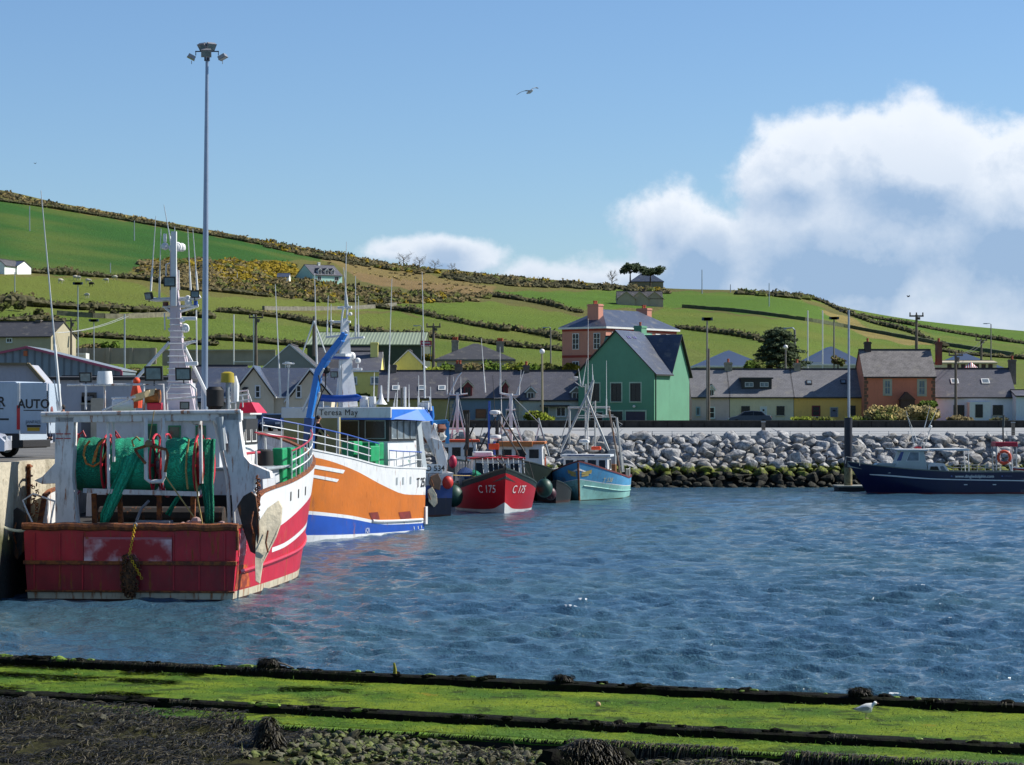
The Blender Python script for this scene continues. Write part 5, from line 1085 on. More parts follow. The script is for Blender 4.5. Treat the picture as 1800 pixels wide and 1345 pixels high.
def quadwin(parent, A, B, C, D, gl, fr, t=.05, n=None, name='window'):    # window on any quad, A-B bottom, D-C top (outward normal = (B-A)x(D-A))
    A, B, C, D = map(V, (A, B, C, D)); n = (B-A).cross(D-A).normalized() if n is None else V(n); mb = MB(); mb.poly([A+n*.012, B+n*.012, C+n*.012, D+n*.012], 1)
    ctr = (A+B+C+D)/4; ins = lambda p: p+(ctr-p).normalized()*t*1.3
    for p, q in ((A, B), (B, C), (C, D), (D, A)): mb.poly([p+n*.03, q+n*.03, ins(q)+n*.03, ins(p)+n*.03], 0); mb.poly([p, q, q+n*.03, p+n*.03], 0)
    return mb.build(name, [fr, gl], parent, recalc=False)
def whip(root, p, q, r=.014, mat=None, name='antenna'):
    mb = MB(); p, q = V(p), V(q); m_ = p+(q-p)*.3; mb.tube([p, m_], [r*1.7, r*1.5], 6); mb.tube([m_, q], [r, r*.45], 5); return mb.build(name, mat or WHT, root, recalc=False)
def tubes(root, name, segs, r, mat, n=7):
    if name not in ('pulpit', 'guard_rail', 'lattice', 'net_rope', 'centre_frame', 'guide_roller', 'stern_frame', 'top_frame', 'side_frame', 'mast_frame'):
        for s_ in segs: mb = MB(); mb.tube(s_, r, n); o = mb.build(name, mat, root, smooth=True, recalc=False)
        return o
    mb = MB()
    for s_ in segs: mb.tube(s_, r, n)
    return mb.build(name, mat, root, smooth=True, recalc=False)
def flood(root, c, sz, ax=(-1, 0, -.2), name='floodlight', mat=None, lens=None):      # square floodlight facing ax
    q = V(ax).normalized().to_track_quat('Z', 'Y'); mb = MB(); rot = q.to_matrix(); c = V(c); mb.box(c, (sz, sz*.8, sz*.35), 0, rot); mb.box(c+rot @ V((0, 0, sz*.18)), (sz*1.08, sz*.88, sz*.05), 0, rot); mb.box(c+rot @ V((0, 0, sz*.212)), (sz*.86, sz*.66, sz*.02), 1, rot)
    mb.tube([c+V((0, 0, -sz*.4)), c+V((0, 0, -sz*.75))], .02, 5); return mb.build(name, [mat or DKF, lens or M('lamp_lens', '6f8083', .12, var=.2, scale=5)], root)
def radar(root, c, r=.3, h=.18, mat=None): mb = MB(); mb.lathe([(r*.55, 0), (r*.95, h*.15), (r, h*.5), (r*.9, h*.85), (r*.4, h)], c, 14); mb.cyl(V(c)-V((0, 0, .12)), c, r*.3, n=8); return mb.build('radar', mat or WHT, root, smooth=True)
def dome(root, c, r=.2, mat=None): mb = MB(); mb.lathe([(r*.5, -r*.9), (r*.9, -r*.6), (r, 0), (r*.85, r*.55), (r*.45, r*.9), (r*.05, r)], c, 12); return mb.build('radome', mat or WHT, root, smooth=True)
def rope(name, label, pts, r, mat, cat='rope', sag=0):
    P_ = [];
    for i in range(len(pts)-1):
        a, b = V(pts[i]), V(pts[i+1])
        for k_ in range(8): t = k_/8; P_.append(a.lerp(b, t)-V((0, 0, sag*4*t*(1-t))))
    P_.append(V(pts[-1])); mb = MB(); mb.tube(P_, r, 6); o = mb.build(name, mat, origin=pts[0], smooth=True, recalc=False); return tag(o, label, cat)
def crumple(o, amp, sc_, seed=0):
    for v in o.data.vertices: v.co += V((noise.noise(v.co*sc_+V((seed, 0, 0))), noise.noise(v.co*sc_+V((seed, 7, 0))), noise.noise(v.co*sc_+V((seed, 0, 9)))))*amp
WB = M('boat_white', 'd2d3d3', .45, var=.05, scale=2, rust=.12, dirt=.3); WR = M('boat_white_rusty', 'd0cfcd', .5, var=.08, scale=2, rust=.42, dirt=.5); WC = M('boat_white_clean', 'dadbd9', .35, var=.04, dirt=.15)
GREYP = M('boat_grey', '8f989c', .5, var=.06, dirt=.3, rust=.1); NET = M('net_green', '22b088', .9, var=.3, scale=3, kind='net', bump=.03); NETD = M('net_dark', '1a8a6a', .9, var=.3, scale=3, kind='net', bump=.03)
RUST = M('rust_steel', '5f3420', .85, var=.35, scale=6, bump=.02, bscale=20, c2='8a4f24'); BLK = M('black_rubber', '141414', .7, var=.2); ROPE = M('rope_tan', 'a08a55', .9, var=.2, scale=12); ORG = M('orange_paint', 'c4471a', .5, var=.1); REDP = M('red_rail', 'a01c2a', .45, var=.1); BLUP = M('blue_paint', '17479a', .45, var=.1); TEAL = M('pale_teal', '5fae9a', .6)
GGL = M('green_tint_glass', '2a4a44', .1, var=.4, scale=2, spec=.7); CRG = M('crate_green', '0f8a52', .45, var=.18, scale=2)
# ======== red trawler, stern towards the camera
rt, fr = boat('trawler', 'large rusty red and white stern trawler with green net drums, nearest the camera', -11.49, 73.4, math.sin(R(5)), math.cos(R(5)))
RD = M('trawler_red', 'ad1428', .42, var=.16, scale=1.2, rust=.4, dirt=.35, bump=.025, bscale=1.2); RDL = M('trawler_red_side', 'b3162e', .4, var=.1, scale=1, rust=.3, dirt=.2, bump=.03, bscale=1); RDD = M('trawler_red_low', '8a0f1e', .5, var=.2, scale=1.6, rust=.3, dirt=.3); AF = M('antifoul', '30140f', .8, var=.3); BOOT = M('boot_white', 'b3ab94', .6, var=.15, rust=.5, dirt=.5)
H1 = Hull(rt, 21, 7.05, [(0, 2.16), (.1, 2.16), (.135, 3.08), (.4, 3.35), (.7, 3.9), (1, 4.8)],
          [.04, .26, [(0, 1.12), (.3, 1.2), (.5, 1.52), (1, 2.3)], [(0, 1.27), (.3, 1.35), (.5, 1.67), (1, 2.45)], [(0, 2.159), (.1, 2.159), (.135, 1.78), (.3, 2.0), (.55, 2.6), (1, 3.5)]],
          [AF, BOOT, RDL, lambda t: WC if t > .22 else RDL, RDL, WC], bul=1.0, p=(1.8, 3.0), t0=.42, sw=.925, ts=.3, rake=2.0, flare=.14, cap=RUST, inner=WR, deckm=M('deck_dark', '24211e', .8, var=.3),
          tran=[(-.35, .02, AF), (.02, .24, BOOT), (.24, 1.12, RDD), (1.12, 2.16, RD)])
H1.strip('rubbing_strake', pw([(0, .82), (.4, .95), (1, 2.0)]), .02, .85, RDL, .07)
mb = MB(); mb.bx(-.1, .0, -3.26, 3.26, 1.05, 1.17, 0); mb.bx(-.07, 0, -3.2, 3.2, .22, .28, 0); mb.build('transom_ridge', RUST, rt, bevel=.02)
mb = MB(); mb.tube([(-.02, -3.3+6.6*i/20, 2.19+.02*math.sin(i*1.7)) for i in range(21)], .12, 8); mb.tube([(-.02, -3.28, 2.1), (-.02, -3.28, 1.5)], .05, 6); mb.build('transom_rail', RUST, rt, smooth=True)
WN = M('worn_panel', 'a01022', .4, var=.1, scale=.9, c2='d3b4b8', rust=.12)
a = fr.lx(148, 990, -.06); b = fr.lx(302, 945, -.06); mb = MB(); mb.bx(-.07, -.01, a.y, b.y, a.z, b.z, 1); mb.bx(-.085, -.07, a.y-.0, b.y+.0, a.z+.06, b.z-.06, 0); mb.build('stern_panel', [WN, M('panel_edge', 'a9606a', .6, rust=.4)], rt)
mb = MB()
for px in (60, 105, 145, 305, 350, 395): p = fr.lx(px, 1000, -.03); mb.bx(-.035, 0, p.y-.02, p.y+.02, .3, 2.0)
mb.build('plate_seam', RD, rt)
for (px, m_) in ((340, 0),): pass
for side in (-1,):     # rust streaked bare corner of the quarter
    H1.patch('rust_patch', [(.005, .3), (.09, .3), (.06, 1.0), (.01, 1.05)], M('rust_orange', 'b8571c', .7, var=.4, scale=3, c2='7a2a16'), side, .012); H1.patch('worn_patch', [(.012, 1.3), (.05, 1.3), (.05, 2.0), (.012, 2.0)], M('worn_pink', 'c98a90', .5, var=.2, scale=3, c2='a8142c'), side, .014)
for t in (.36, .43, .50): H1.patch('freeing_port', [(t, 2.5+t*.6), (t+.008, 2.5+t*.6), (t+.008, 2.8+t*.6), (t, 2.8+t*.6)], BLK, -1, .015, 2)
# yellow chain and tangled chain bundle on the transom
YEL = M('chain_yellow', 'c09a12', .5, var=.2); BCH = M('chain_rust', '3d2a1b', .8, var=.4, scale=10, c2='6a4424')
ch = thing('chain', 'yellow chain hanging down the middle of the red stern', 'chain', rt.location+rt.rotation_euler.to_matrix() @ fr.lx(238, 925, -.2), rt.rotation_euler.z)
mb = MB(); n_ = 26
for i in range(n_): z = -i*.062; q = V((1, 0, 0)) if i % 2 else V((0, 1, 0)); mb.torus((-.06-.05*(i > 16), .012*i if i < 14 else .17-.035*(i-14), z), .038, .012, q, 8, 5)
mb.build('chain_links', YEL, ch, recalc=False); mb = MB(); mb.torus((-.03, 0, .04), .05, .018, (1, 0, 0), 10, 6); mb.build('shackle', gm, ch)
cb = thing('chain_bundle', 'brown bundle of rusty chain hanging at the waterline on the red stern', 'chain', rt.location+rt.rotation_euler.to_matrix() @ V((-.22, -.05, .75)), rt.rotation_euler.z)
mb = MB()
for i in range(120): th = random.uniform(0, 6.28); zz = random.uniform(-.62, .6); rr = .3*(1-abs(zz)**2)*random.uniform(.5, 1); mb.torus((math.cos(th)*rr*.5, math.sin(th)*rr, zz), .06, .018, (random.gauss(0, 1), random.gauss(0, 1), random.gauss(0, .5)), 7, 4)
mb.build('chain_links', BCH, cb, recalc=False)
mb = MB(); lump(mb, (0, 0, 0), (.12, .22, .55), 0, .3, 8); mb.build('chain_core', BCH, cb)
# gantry
def plate(root, fr_, name, pix, lx, th, mat, parent=None, bevel=.015): mb = MB(); mb.extr([fr_.lx(x, y, lx) for x, y in pix], (th, 0, 0)); return mb.build(name, mat, parent or root, bevel=bevel)
gl_ = plate(rt, fr, 'gantry_leg', [(97, 733), (130, 733), (127, 840), (133, 905), (136, 930), (97, 930), (97, 850), (74, 851), (60, 845), (74, 838), (96, 815)], 1.3, .45, WR)
gr_ = plate(rt, fr, 'gantry_leg', [(384, 727), (419, 727), (422, 760), (429, 802), (440, 815), (474, 829), (476, 841), (446, 844), (447, 930), (411, 930), (405, 842), (394, 800)], 1.3, .45, WR)
for (x0, x1) in ((98, 111), (113, 124)):
    for y in (762, 770): a = fr.lx(x0, y, 1.28); b = fr.lx(x1, y+1.6, 1.28); mb = MB(); mb.bx(1.285, 1.3, a.y, b.y, b.z, a.z); mb.build('red_mark', REDP, gl_)
mb = MB(); a = fr.lx(74, 729, 1.4); b = fr.lx(425, 725, 1.4); mb.beam((1.45, a.y, a.z-.1), (1.45, b.y, b.z-.1), .3, .3); mb.tube([(1.25, a.y, a.z+.02), (1.25, b.y, b.z+.03)], .07, 8); mb.build('gantry_beam', WR, rt, bevel=.02)
T = lambda pts, lx: [fr.lx(x, y, lx) for x, y in pts]
tubes(rt, 'gantry_post', [T([(190, 735), (191, 860)], 1.5)], .05, WR); tubes(rt, 'gantry_post', [T([(199, 735), (200, 812)], 1.7)], .05, WR); tubes(rt, 'gantry_post', [T([(352, 735), (354, 850)], 1.7)], .06, WR); tubes(rt, 'gantry_post', [T([(376, 735), (400, 842), (404, 925)], 1.6)], .06, WR)
tubes(rt, 'centre_frame', [T([(256, 735), (257, 842), (264, 847), (285, 846), (289, 838), (286, 735)], 1.2)], .065, WR); tubes(rt, 'guide_roller', [T([(237, 790), (250, 786), (262, 782), (268, 785)], 1.05), T([(237, 790), (243, 800), (256, 815)], 1.05), T([(268, 785), (292, 790), (295, 800), (290, 830)], 1.05)], .045, RUST)
mb = MB(); mb.ball(fr.lx(261, 780, 1.0), .12, 8); mb.build('block', M('block_tan', '7b6a45', .6), rt); tubes(rt, 'wire', [T([(271, 722), (262, 778)], 1.1)], .015, ROPE); tubes(rt, 'wire', [T([(291, 838), (343, 912)], 1.0)], .022, ROPE)
tubes(rt, 'gantry_brace', [T([(330, 735), (342, 742), (352, 742)], 1.6)], .09, WR); tubes(rt, 'gantry_brace', [T([(378, 737), (392, 752), (396, 780)], 1.2)], .09, WR); mb = MB(); a = fr.lx(386, 733, 1.1); b = fr.lx(392, 792, 1.1); mb.tube([a, b], [.12, .09], 8); mb.build('hydraulic_ram', GREYP, rt, smooth=True)
# drums
def drum(px0, px1, yc, rp, lx, flange=True, netm=NET, seed=0):
    a = fr.lx(px0, yc, lx); b = fr.lx(px1, yc, lx); r_ = rp*fr_s; n_ = 26; yy0, yy1 = max(a.y, b.y), min(a.y, b.y); mb = MB(); prof = []
    m_ = 22
    for i in range(m_+1):
        u = i/m_; r2 = r_*(.93+.07*math.sin(math.pi*u)+.05*noise.noise(V((u*5, seed, 0)))); prof.append((r2, u))
    i0 = 0
    for r2, u in prof:
        for j in range(n_): th = 2*math.pi*j/n_; q = r2*(1+.05*noise.noise(V((u*4, th*1.3, seed+2)))+.03*noise.noise(V((u*14, th*4, seed)))); mb.v.append((lx+q*math.cos(th), yy0+(yy1-yy0)*u, a.z+q*math.sin(th)))
    for i in range(m_):
        for j in range(n_): mb.f.append((i*n_+j, i*n_+(j+1) % n_, (i+1)*n_+(j+1) % n_, (i+1)*n_+j)); mb.m.append(0)
    mb.f.append(tuple(range(n_))); mb.m.append(0); mb.f.append(tuple(m_*n_+j for j in range(n_))); mb.m.append(0)
    d = mb.build('net_drum', netm, rt, smooth=True, ang=60)
    if flange:
        for y in (yy0+.03, yy1-.03):
            mb = MB(); mb.torus((lx, y, a.z), r_*1.12, .035, (0, 1, 0), 26, 6); mb.cyl((lx, y-.02, a.z), (lx, y+.02, a.z), r_*.35, n=14)
            for k_ in range(6): th = k_*math.pi/3; mb.beam((lx, y, a.z), (lx+math.cos(th)*r_*1.1, y, a.z+math.sin(th)*r_*1.1), .09, .03, up=(0, 1, 0))
            mb.build('drum_flange', M('flange_red', 'b31a2c', .5, rust=.15), d)
    return d, lx, a, r_, yy0, yy1
fr_s = 76/F
d1 = drum(136, 189, 816, 47, 2.5, netm=NETD, seed=1); d2 = drum(202, 274, 817, 48, 2.6, seed=4); d3 = drum(296, 350, 818, 49, 2.6, seed=8)
mb = MB(); mb.cyl(fr.lx(352, 818, 2.6), fr.lx(372, 818, 2.6), .62, n=20); mb.torus(fr.lx(366, 818, 2.6), .8, .06, (0, 1, 0), 26, 6); mb.build('winch_wheel', M('flange_red', 'b31a2c'), rt, smooth=True)
mb = MB(); mb.cyl(fr.lx(131, 817, 2.5), fr.lx(372, 818, 2.6), .14, n=10); mb.build('drum_shaft', GREYP, rt)
tubes(rt, 'flange_guard', [T([(129, 850), (130, 795), (138, 765), (146, 758), (150, 768)], 2.0), T([(199, 775), (204, 758), (211, 770)], 2.2)], .035, REDP)
# net trailing down from the middle drum, ropes on the left drum
def ribbon(name, pts, ws, mat, th=.08, parent=None, seed=0):
    mb = MB(); n = len(pts); P_ = [V(p) for p in pts]
    for i, p in enumerate(P_):
        for j in range(9): u = j/8-.5; mb.v.append((p.x-.06*math.cos(u*3)+.03*math.sin(u*22+seed), p.y+u*ws[i], p.z+.015*math.sin(j*2+i)))
    for i in range(n-1):
        for j in range(8): mb.f.append((i*9+j, i*9+j+1, i*9+10+j, i*9+9+j)); mb.m.append(0)
    o = mb.build(name, mat, parent or rt, smooth=True, recalc=False); s_ = o.modifiers.new('thickness', 'SOLIDIFY'); s_.thickness = th; return o
ribbon('hanging_net', T([(232, 800), (224, 825), (212, 850), (200, 878), (188, 905), (184, 920)], 1.75), [.55, .5, .46, .4, .34, .2], NET)
ribbon('hanging_net', T([(366, 772), (363, 810), (362, 850), (366, 890), (366, 925)], 1.9), [.36, .4, .36, .26, .22], NETD, seed=3)
ribbon('hanging_net', T([(325, 862), (312, 880), (296, 905)], 1.9), [.12, .1, .08], NET, seed=5)
tubes(rt, 'net_rope', [T([(158, 775), (150, 785), (147, 800), (152, 815), (164, 820), (178, 812), (188, 795)], 1.65), T([(185, 770), (172, 785), (166, 812)], 1.65), T([(176, 778), (168, 795), (163, 815)], 1.7)], .035, M('rope_orange', 'b5853f', .8, var=.3, scale=8, c2='b0541c'))
tubes(rt, 'net_rope', [T([(332, 772), (328, 800), (327, 830), (330, 860)], 1.72), T([(235, 785), (232, 775), (240, 768), (247, 775)], 1.7), T([(345, 778), (342, 820), (348, 880), (356, 925)], 1.75)], .03, ROPE)
mb = MB()      # knots, shackle and buoys on the stern rail
for px, py, r_ in ((216, 924, .08), (240, 923, .06), (345, 916, .13), (333, 920, .09), (322, 922, .08), (131, 922, .09), (390, 921, .1)): mb.ball(fr.lx(px, py, .3), (r_, r_*1.3, r_), 7)
mb.build('rope_knot', M('knot_pink', 'a3847c', .8, var=.3, scale=8), rt)
# work deck gear under the drums
mb = MB(); a = fr.lx(150, 862, 2); b = fr.lx(350, 868, 2); mb.beam((1.9, a.y, a.z), (1.9, b.y, b.z), .35, .14); mb.build('drum_bed', WR, rt); mb = MB()
for px in (165, 210, 280, 340): p = fr.lx(px, 868, 2); mb = MB(); mb.beam((2, p.y, p.z), (2.2, p.y+random.uniform(-.1, .1), 1.2), .14, .14); mb.build('drum_support', RUST, rt)
mb = MB(); mb.bx(.5, 1.0, fr.lx(295, 910, .7).y-.1, fr.lx(240, 910, .7).y, 1.25, 2.35); mb.tube(T([(240, 915), (248, 895), (262, 880)], .9), .05, 6); mb.build('hopper', M('galv_dull', '6a7078', .5, .3), rt, bevel=.02)
mb = MB(); mb.bx(3.6, 5.4, -2.3, 2.3, 1.16, 2.1); mb.cyl((4.2, -2, 2.3), (4.2, 2, 2.3), .35, n=12); mb.build('trawl_winch', M('winch_dark', '2b2622', .7, rust=.3), rt)
# deckhouse and wheelhouse
DHM = M('deckhouse_white', 'bcc0c5', .5, var=.05, dirt=.35, rust=.08); dh = cabin(rt, 6.0, 12.5, 3.0, 1.2, 3.75, DHM, GREYP, 'deckhouse', over=.05, rt=.1)
mb = MB(); mb.bx(5.96, 6.0, -2.6, 2.6, 1.2, 2.95); mb.build('opening_shade', M('interior_shade', '0c0b0b', .9), dh)  # black sheet on the aft wall stands in for the shade inside
wh_ = cabin(rt, 8.0, 12.0, 1.58, 3.85, 5.55, WC, WB, 'wheelhouse', over=.12, rt=.14)
mb = MB(); mb.bx(6.6, 7.95, -1.35, 2.75, 3.85, 5.35); mb.bx(6.5, 7.9, -1.4, 2.8, 5.35, 5.42); wbk = mb.build('casing', DHM, rt)
for a0, a1 in ((.55, 1.05), (-.35, .3)): pass
for px0, px1 in ((296, 318), (344, 362)): a = fr.lx(px0, 772, 6.59); b = fr.lx(px1, 748, 6.59); quadwin(wbk, (6.59, a.y, a.z), (6.59, b.y, a.z), (6.59, b.y, b.z), (6.59, a.y, b.z), GGL, M('frame_green', '1f7a50', .5), .04, n=(-1, 0, 0))
a = fr.lx(256, 800, 6.59); b = fr.lx(276, 745, 6.59); quadwin(wbk, (6.59, a.y, a.z), (6.59, b.y, a.z), (6.59, b.y, b.z), (6.59, a.y, b.z), M('door_green_dark', '1d4a38', .5), M('frame_green', '1f7a50'), .05, n=(-1, 0, 0), name='door')
for i in range(3): x0 = 8.75+i*1.05; quadwin(wh_, (x0, -1.57, 4.62), (x0+.85, -1.57, 4.62), (x0+.85, -1.545, 5.35), (x0, -1.545, 5.35), GL, WHT, .06, n=(0, -1, 0))
mb = MB(); mb.bx(8.6, 11.95, -1.585, -1.55, 4.55, 5.42); mb.build('window_band', DKF, wh_); mb = MB(); mb.bx(7.95, 8.05, -1.6, -.95, 3.9, 5.5); mb.build('aft_door', BLK, wh_)
mb = MB(); a = fr.lx(421, 726, 8.4); b = fr.lx(441, 708, 8.4); mb.add([(8.2, a.y, a.z), (8.2, b.y-.25, a.z), (10, b.y-.25, a.z), (10, a.y, a.z), (8.4, a.y-.02, b.z), (8.4, b.y-.02, b.z+.02), (9.8, b.y, b.z), (9.8, a.y, b.z)], [(0, 1, 5, 4), (1, 2, 6, 5), (2, 3, 7, 6), (3, 0, 4, 7), (4, 5, 6, 7)]); mb.build('roof_locker', M('bright_red', 'c01832', .4), wh_)
tubes(rt, 'top_rail', [T([(405, 718), (404, 698), (438, 693), (442, 706)], 8.3), T([(404, 708), (440, 702)], 8.3), T([(414, 696), (414, 720)], 8.3), T([(426, 694), (427, 716)], 8.3), T([(405, 690), (436, 686)], 9.5), T([(436, 686), (437, 708)], 9.5)], .022, WHT)
# upper gantry frames, winch, floodlights
tubes(rt, 'top_frame', [T([(253, 722), (253, 676), (287, 676), (289, 722)], 1.8), T([(253, 690), (180, 722)], 1.8), T([(196, 700), (250, 698)], 1.8), T([(118, 677), (250, 676)], 2.0), T([(294, 722), (292, 690), (300, 676), (335, 676), (344, 684), (346, 722)], 2.2), T([(296, 702), (345, 698)], 2.2), T([(151, 677), (151, 720)], 2), T([(184, 676), (184, 722)], 2.2)], .035, WR)
mb = MB(); mb.cyl(fr.lx(257, 697, 2.1), fr.lx(281, 697, 2.1), .22, n=12); mb.cyl(fr.lx(253, 690, 2.1), fr.lx(256, 700, 2.1), .4, n=14, mi=1); mb.build('net_hauler', [M('hauler_orange', '8a5420', .7, var=.4, scale=9), M('tan_disc', 'c2aa7c', .6)], rt)
mb = MB(); mb.bx(1.9, 2.4, fr.lx(284, 712, 2).y, fr.lx(259, 712, 2).y, fr.lx(270, 721, 2).z, fr.lx(270, 708, 2).z); mb.build('motor', M('bright_red', 'c01832'), rt, bevel=.04)
for px, py, s_ in ((151, 663, .36), (271, 656, .52), (323, 657, .46)): flood(rt, fr.lx(px, py, 2.2), s_, (-1, 0, -.15))
flood(rt, fr.lx(325, 713, 3), .28, (-1, 0, 0)); 
mb = MB(); p = fr.lx(240, 695, 3.4); mb.tube([p+V((0, 0, -.4)), p, p+V((0, .02, .35))], [.17, .2, .1], 9); mb.ball(p+V((0, 0, .45)), .12, 8, 0); mb.build('orange_buoy_bag', M('hi_vis_orange', 'd8481c', .6, var=.15), rt, smooth=True)
mb = MB(); p = fr.lx(218, 712, 3.4); mb.cyl(p+V((0, .35, 0)), p-V((0, .35, 0)), .22, n=14); mb.build('liferaft', WC, rt, smooth=True, bevel=.03); mb = MB(); p = fr.lx(184, 664, 2.2); mb.tube([p+V((0, 0, -.2)), p, p+V((0, 0, .2))], [.26, .25, .22], 12); mb.build('bucket', WC, rt, smooth=True)
p = fr.lx(378, 697, 2.4); mb = MB(); mb.tube([p+V((0, 0, -.5)), p+V((0, 0, -.35)), p+V((0, 0, -.3)), p+V((0, 0, .2)), p+V((0, 0, .3))], [.14, .2, .27, .28, .2], 14); mb.build('exhaust', BLK, rt, smooth=True)
p = fr.lx(400, 663, 2.6); mb = MB(); mb.tube([p+V((0, 0, -.17)), p+V((0, 0, .12)), p+V((0, 0, .17))], [.22, .2, .1], 12); mb.tube([p, p-V((0, 0, 1.1))], .06, 8, 1); mb.build('lamp_bucket', [M('bucket_yellow', 'a3901a', .5, var=.2), GREYP], rt, smooth=True)
mb = MB(); p = fr.lx(413, 672, 3); mb.tube([p+V((0, 0, -.6)), p+V((0, 0, -.1)), p+V((0, 0, .2))], [.12, .14, .05], 8); mb.build('vent_cowl', WC, rt, smooth=True)
# main mast
MM = M('mast_white', 'bfb2b7', .5, var=.05, dirt=.25, rust=.1); ml = 8.6
def sq(mb, P0, w0, P1, w1, mi=0): mb.tube([P0, P1], [w0*.71, w1*.71], 4, mi)
mb = MB(); k_ = 82/F; A = fr.lx(322, 727, ml); B_ = fr.lx(311, 600, ml); C_ = fr.lx(306, 500, ml); D_ = fr.lx(303, 455, ml)
for P0, w0, d0, P1, w1, d1_ in ((A, .98, .6, B_, .40, .36), (B_, .40, .36, C_, .25, .25), (C_, .25, .25, fr.lx(304, 440, ml), .17, .17)):
    vs = [P+V((sx*d/2, sy*w/2, 0)) for P, w, d in ((P0, w0, d0), (P1, w1, d1_)) for sx, sy in ((-1, -1), (1, -1), (1, 1), (-1, 1))]; mb.add(vs, [(0, 3, 2, 1), (4, 5, 6, 7), (0, 1, 5, 4), (1, 2, 6, 5), (2, 3, 7, 6), (3, 0, 4, 7)])
ms = mb.build('mast', MM, rt, bevel=.02); mb = MB(); mb.bx(0, .12, -.09, .09, -1.2, 1.3); o = mb.build('mast_plate', WHT, ms); o.location = fr.lx(305, 475, ml-.3)
mb = MB()
for i in range(13): y = 560+i*11; a = fr.lx(298-(i*.5), y, ml-.32); b = fr.lx(322+i*1.0, y, ml-.32); mb.tube([a, b], .018, 5)
mb.build('ladder', WHT, ms); tubes(rt, 'spreader', [T([(256, 524), (275, 527), (345, 525), (352, 521)], ml)], .07, WHT); tubes(rt, 'spreader', [T([(286, 539), (316, 539), (349, 537)], ml), T([(290, 541), (300, 549)], ml), T([(316, 548), (348, 538)], ml), T([(294, 559), (316, 560)], ml), T([(320, 604), (346, 600)], ml), T([(322, 608), (340, 600)], ml), T([(296, 579), (318, 579)], ml)], .045, WHT)
tubes(rt, 'mast_stay', [T([(298, 602), (234, 672)], ml), T([(322, 606), (368, 702)], ml)], .06, WHT)
for pts in ([(265, 512), (268, 470), (274, 380)], [(280, 524), (283, 402)], [(303, 440), (294, 395), (288, 360)], [(335, 510), (330, 402)], [(347, 510), (339, 402)], [(307, 440), (307, 398)]): whip(rt, fr.lx(*pts[0], ml), fr.lx(*pts[-1], ml), .022)
whip(rt, fr.lx(107, 722, 1.6), fr.lx(72, 335, 1.6), .028); whip(rt, fr.lx(103, 722, 1.6), fr.lx(95, 668, 1.6), .03)
dome(rt, fr.lx(290, 433, ml), .13); dome(rt, fr.lx(311, 434, ml), .17); dome(rt, fr.lx(303, 436, ml-.1), .13); dome(rt, fr.lx(319, 435, ml+.2), .15); dome(rt, fr.lx(325, 577, ml), .16); dome(rt, fr.lx(330, 525, ml), .11); dome(rt, fr.lx(331, 532, ml), .13)
mb = MB(); a = fr.lx(319, 560, ml-.3); b = fr.lx(346, 560, ml-.3); mb.beam(a, b, .12, .12); mb.cyl(fr.lx(322, 566, ml-.3), a, .1, n=8); mb.build('radar', WC, rt, bevel=.03); mb = MB(); mb.beam(fr.lx(326, 640, ml-.3), fr.lx(348, 639, ml-.3), .12, .14); mb.build('radar', WC, rt, bevel=.03)
for px, py, s_, ax in ((299, 495, .38, (-1, 0, -.1)), (262, 520, .28, (-1, .6, -.4)), (342, 517, .27, (-1, -.4, -.2))): flood(rt, fr.lx(px, py, ml-.3), s_, ax)
mb = MB(); mb.cyl(fr.lx(291, 538, ml), fr.lx(291, 531, ml), .1, n=8, mi=0); mb.cyl(fr.lx(344, 537, ml), fr.lx(344, 529, ml), .07, n=8, mi=1); mb.cyl(fr.lx(290, 425, ml), fr.lx(290, 411, ml), .06, n=8, mi=2); mb.build('navigation_light', [M('lamp_brown', '5a2418', .4), BLUP, WC], rt)
tubes(rt, 'light_post', [T([(290, 440), (291, 412)], ml), T([(292, 485), (292, 465), (300, 462)], ml), T([(314, 475), (315, 510)], ml), T([(345, 545), (346, 640)], ml), T([(289, 550), (290, 580)], ml)], .025, WHT)
# starboard bow rails, crates, fender, lifebuoy
H1.rail('bow_rail', .40, .74, .95, 9, WHT, sides=(-1,), mats2=REDP, bars=3, r=.03)
for i, (px0, px1, y0, y1, lx) in enumerate([(478, 497, 788, 850, 9.0), (494, 512, 787, 846, 10.2), (509, 526, 786, 842, 11.6)]):
    a = fr.lx(px0, y1, lx); b = fr.lx(px1, y0, lx); mb = MB(); mb.bx(lx, lx+.9, a.y, b.y, a.z, b.z); mb.build('green_crate', CRG, rt, bevel=.05)
a = fr.lx(464, 812, 8.6); mb = MB(); mb.lathe([(.2, -.42), (.3, -.36), (.32, 0), (.3, .36), (.2, .42)], a, 14); mb.build('fender', BLK, rt, smooth=True)
tubes(rt, 'side_rail', [[fr.lx(x, y, l) for x, y, l in ((404, 792, 5), (412, 800, 5.5), (436, 797, 7), (456, 795, 8))]], .045, REDP); tubes(rt, 'side_rail', [[fr.lx(x, y, l) for x, y, l in ((448, 760, 9), (470, 765, 11), (500, 768, 13), (520, 772, 14))], [fr.lx(x, y, l) for x, y, l in ((450, 822, 6.5), (475, 822, 8))]], .03, REDP)
tubes(rt, 'stanchion', [[fr.lx(450, 792, 7), fr.lx(452, 855, 7)], [fr.lx(466, 768, 11), fr.lx(468, 800, 11)], [fr.lx(494, 770, 12), fr.lx(494, 795, 12)]], .035, WHT)
lb = thing('lifebuoy', 'narrow orange lifebuoy hung on the wheelhouse side of the red trawler', 'lifebuoy', rt.location+rt.rotation_euler.to_matrix() @ fr.lx(424, 808, 7.6), rt.rotation_euler.z); mb = MB(); mb.torus((0, 0, 0), .3, .075, (.3, 1, 0), 20, 8); mb.build('ring', M('hi_vis_orange', 'd8481c'), lb, smooth=True, recalc=False)
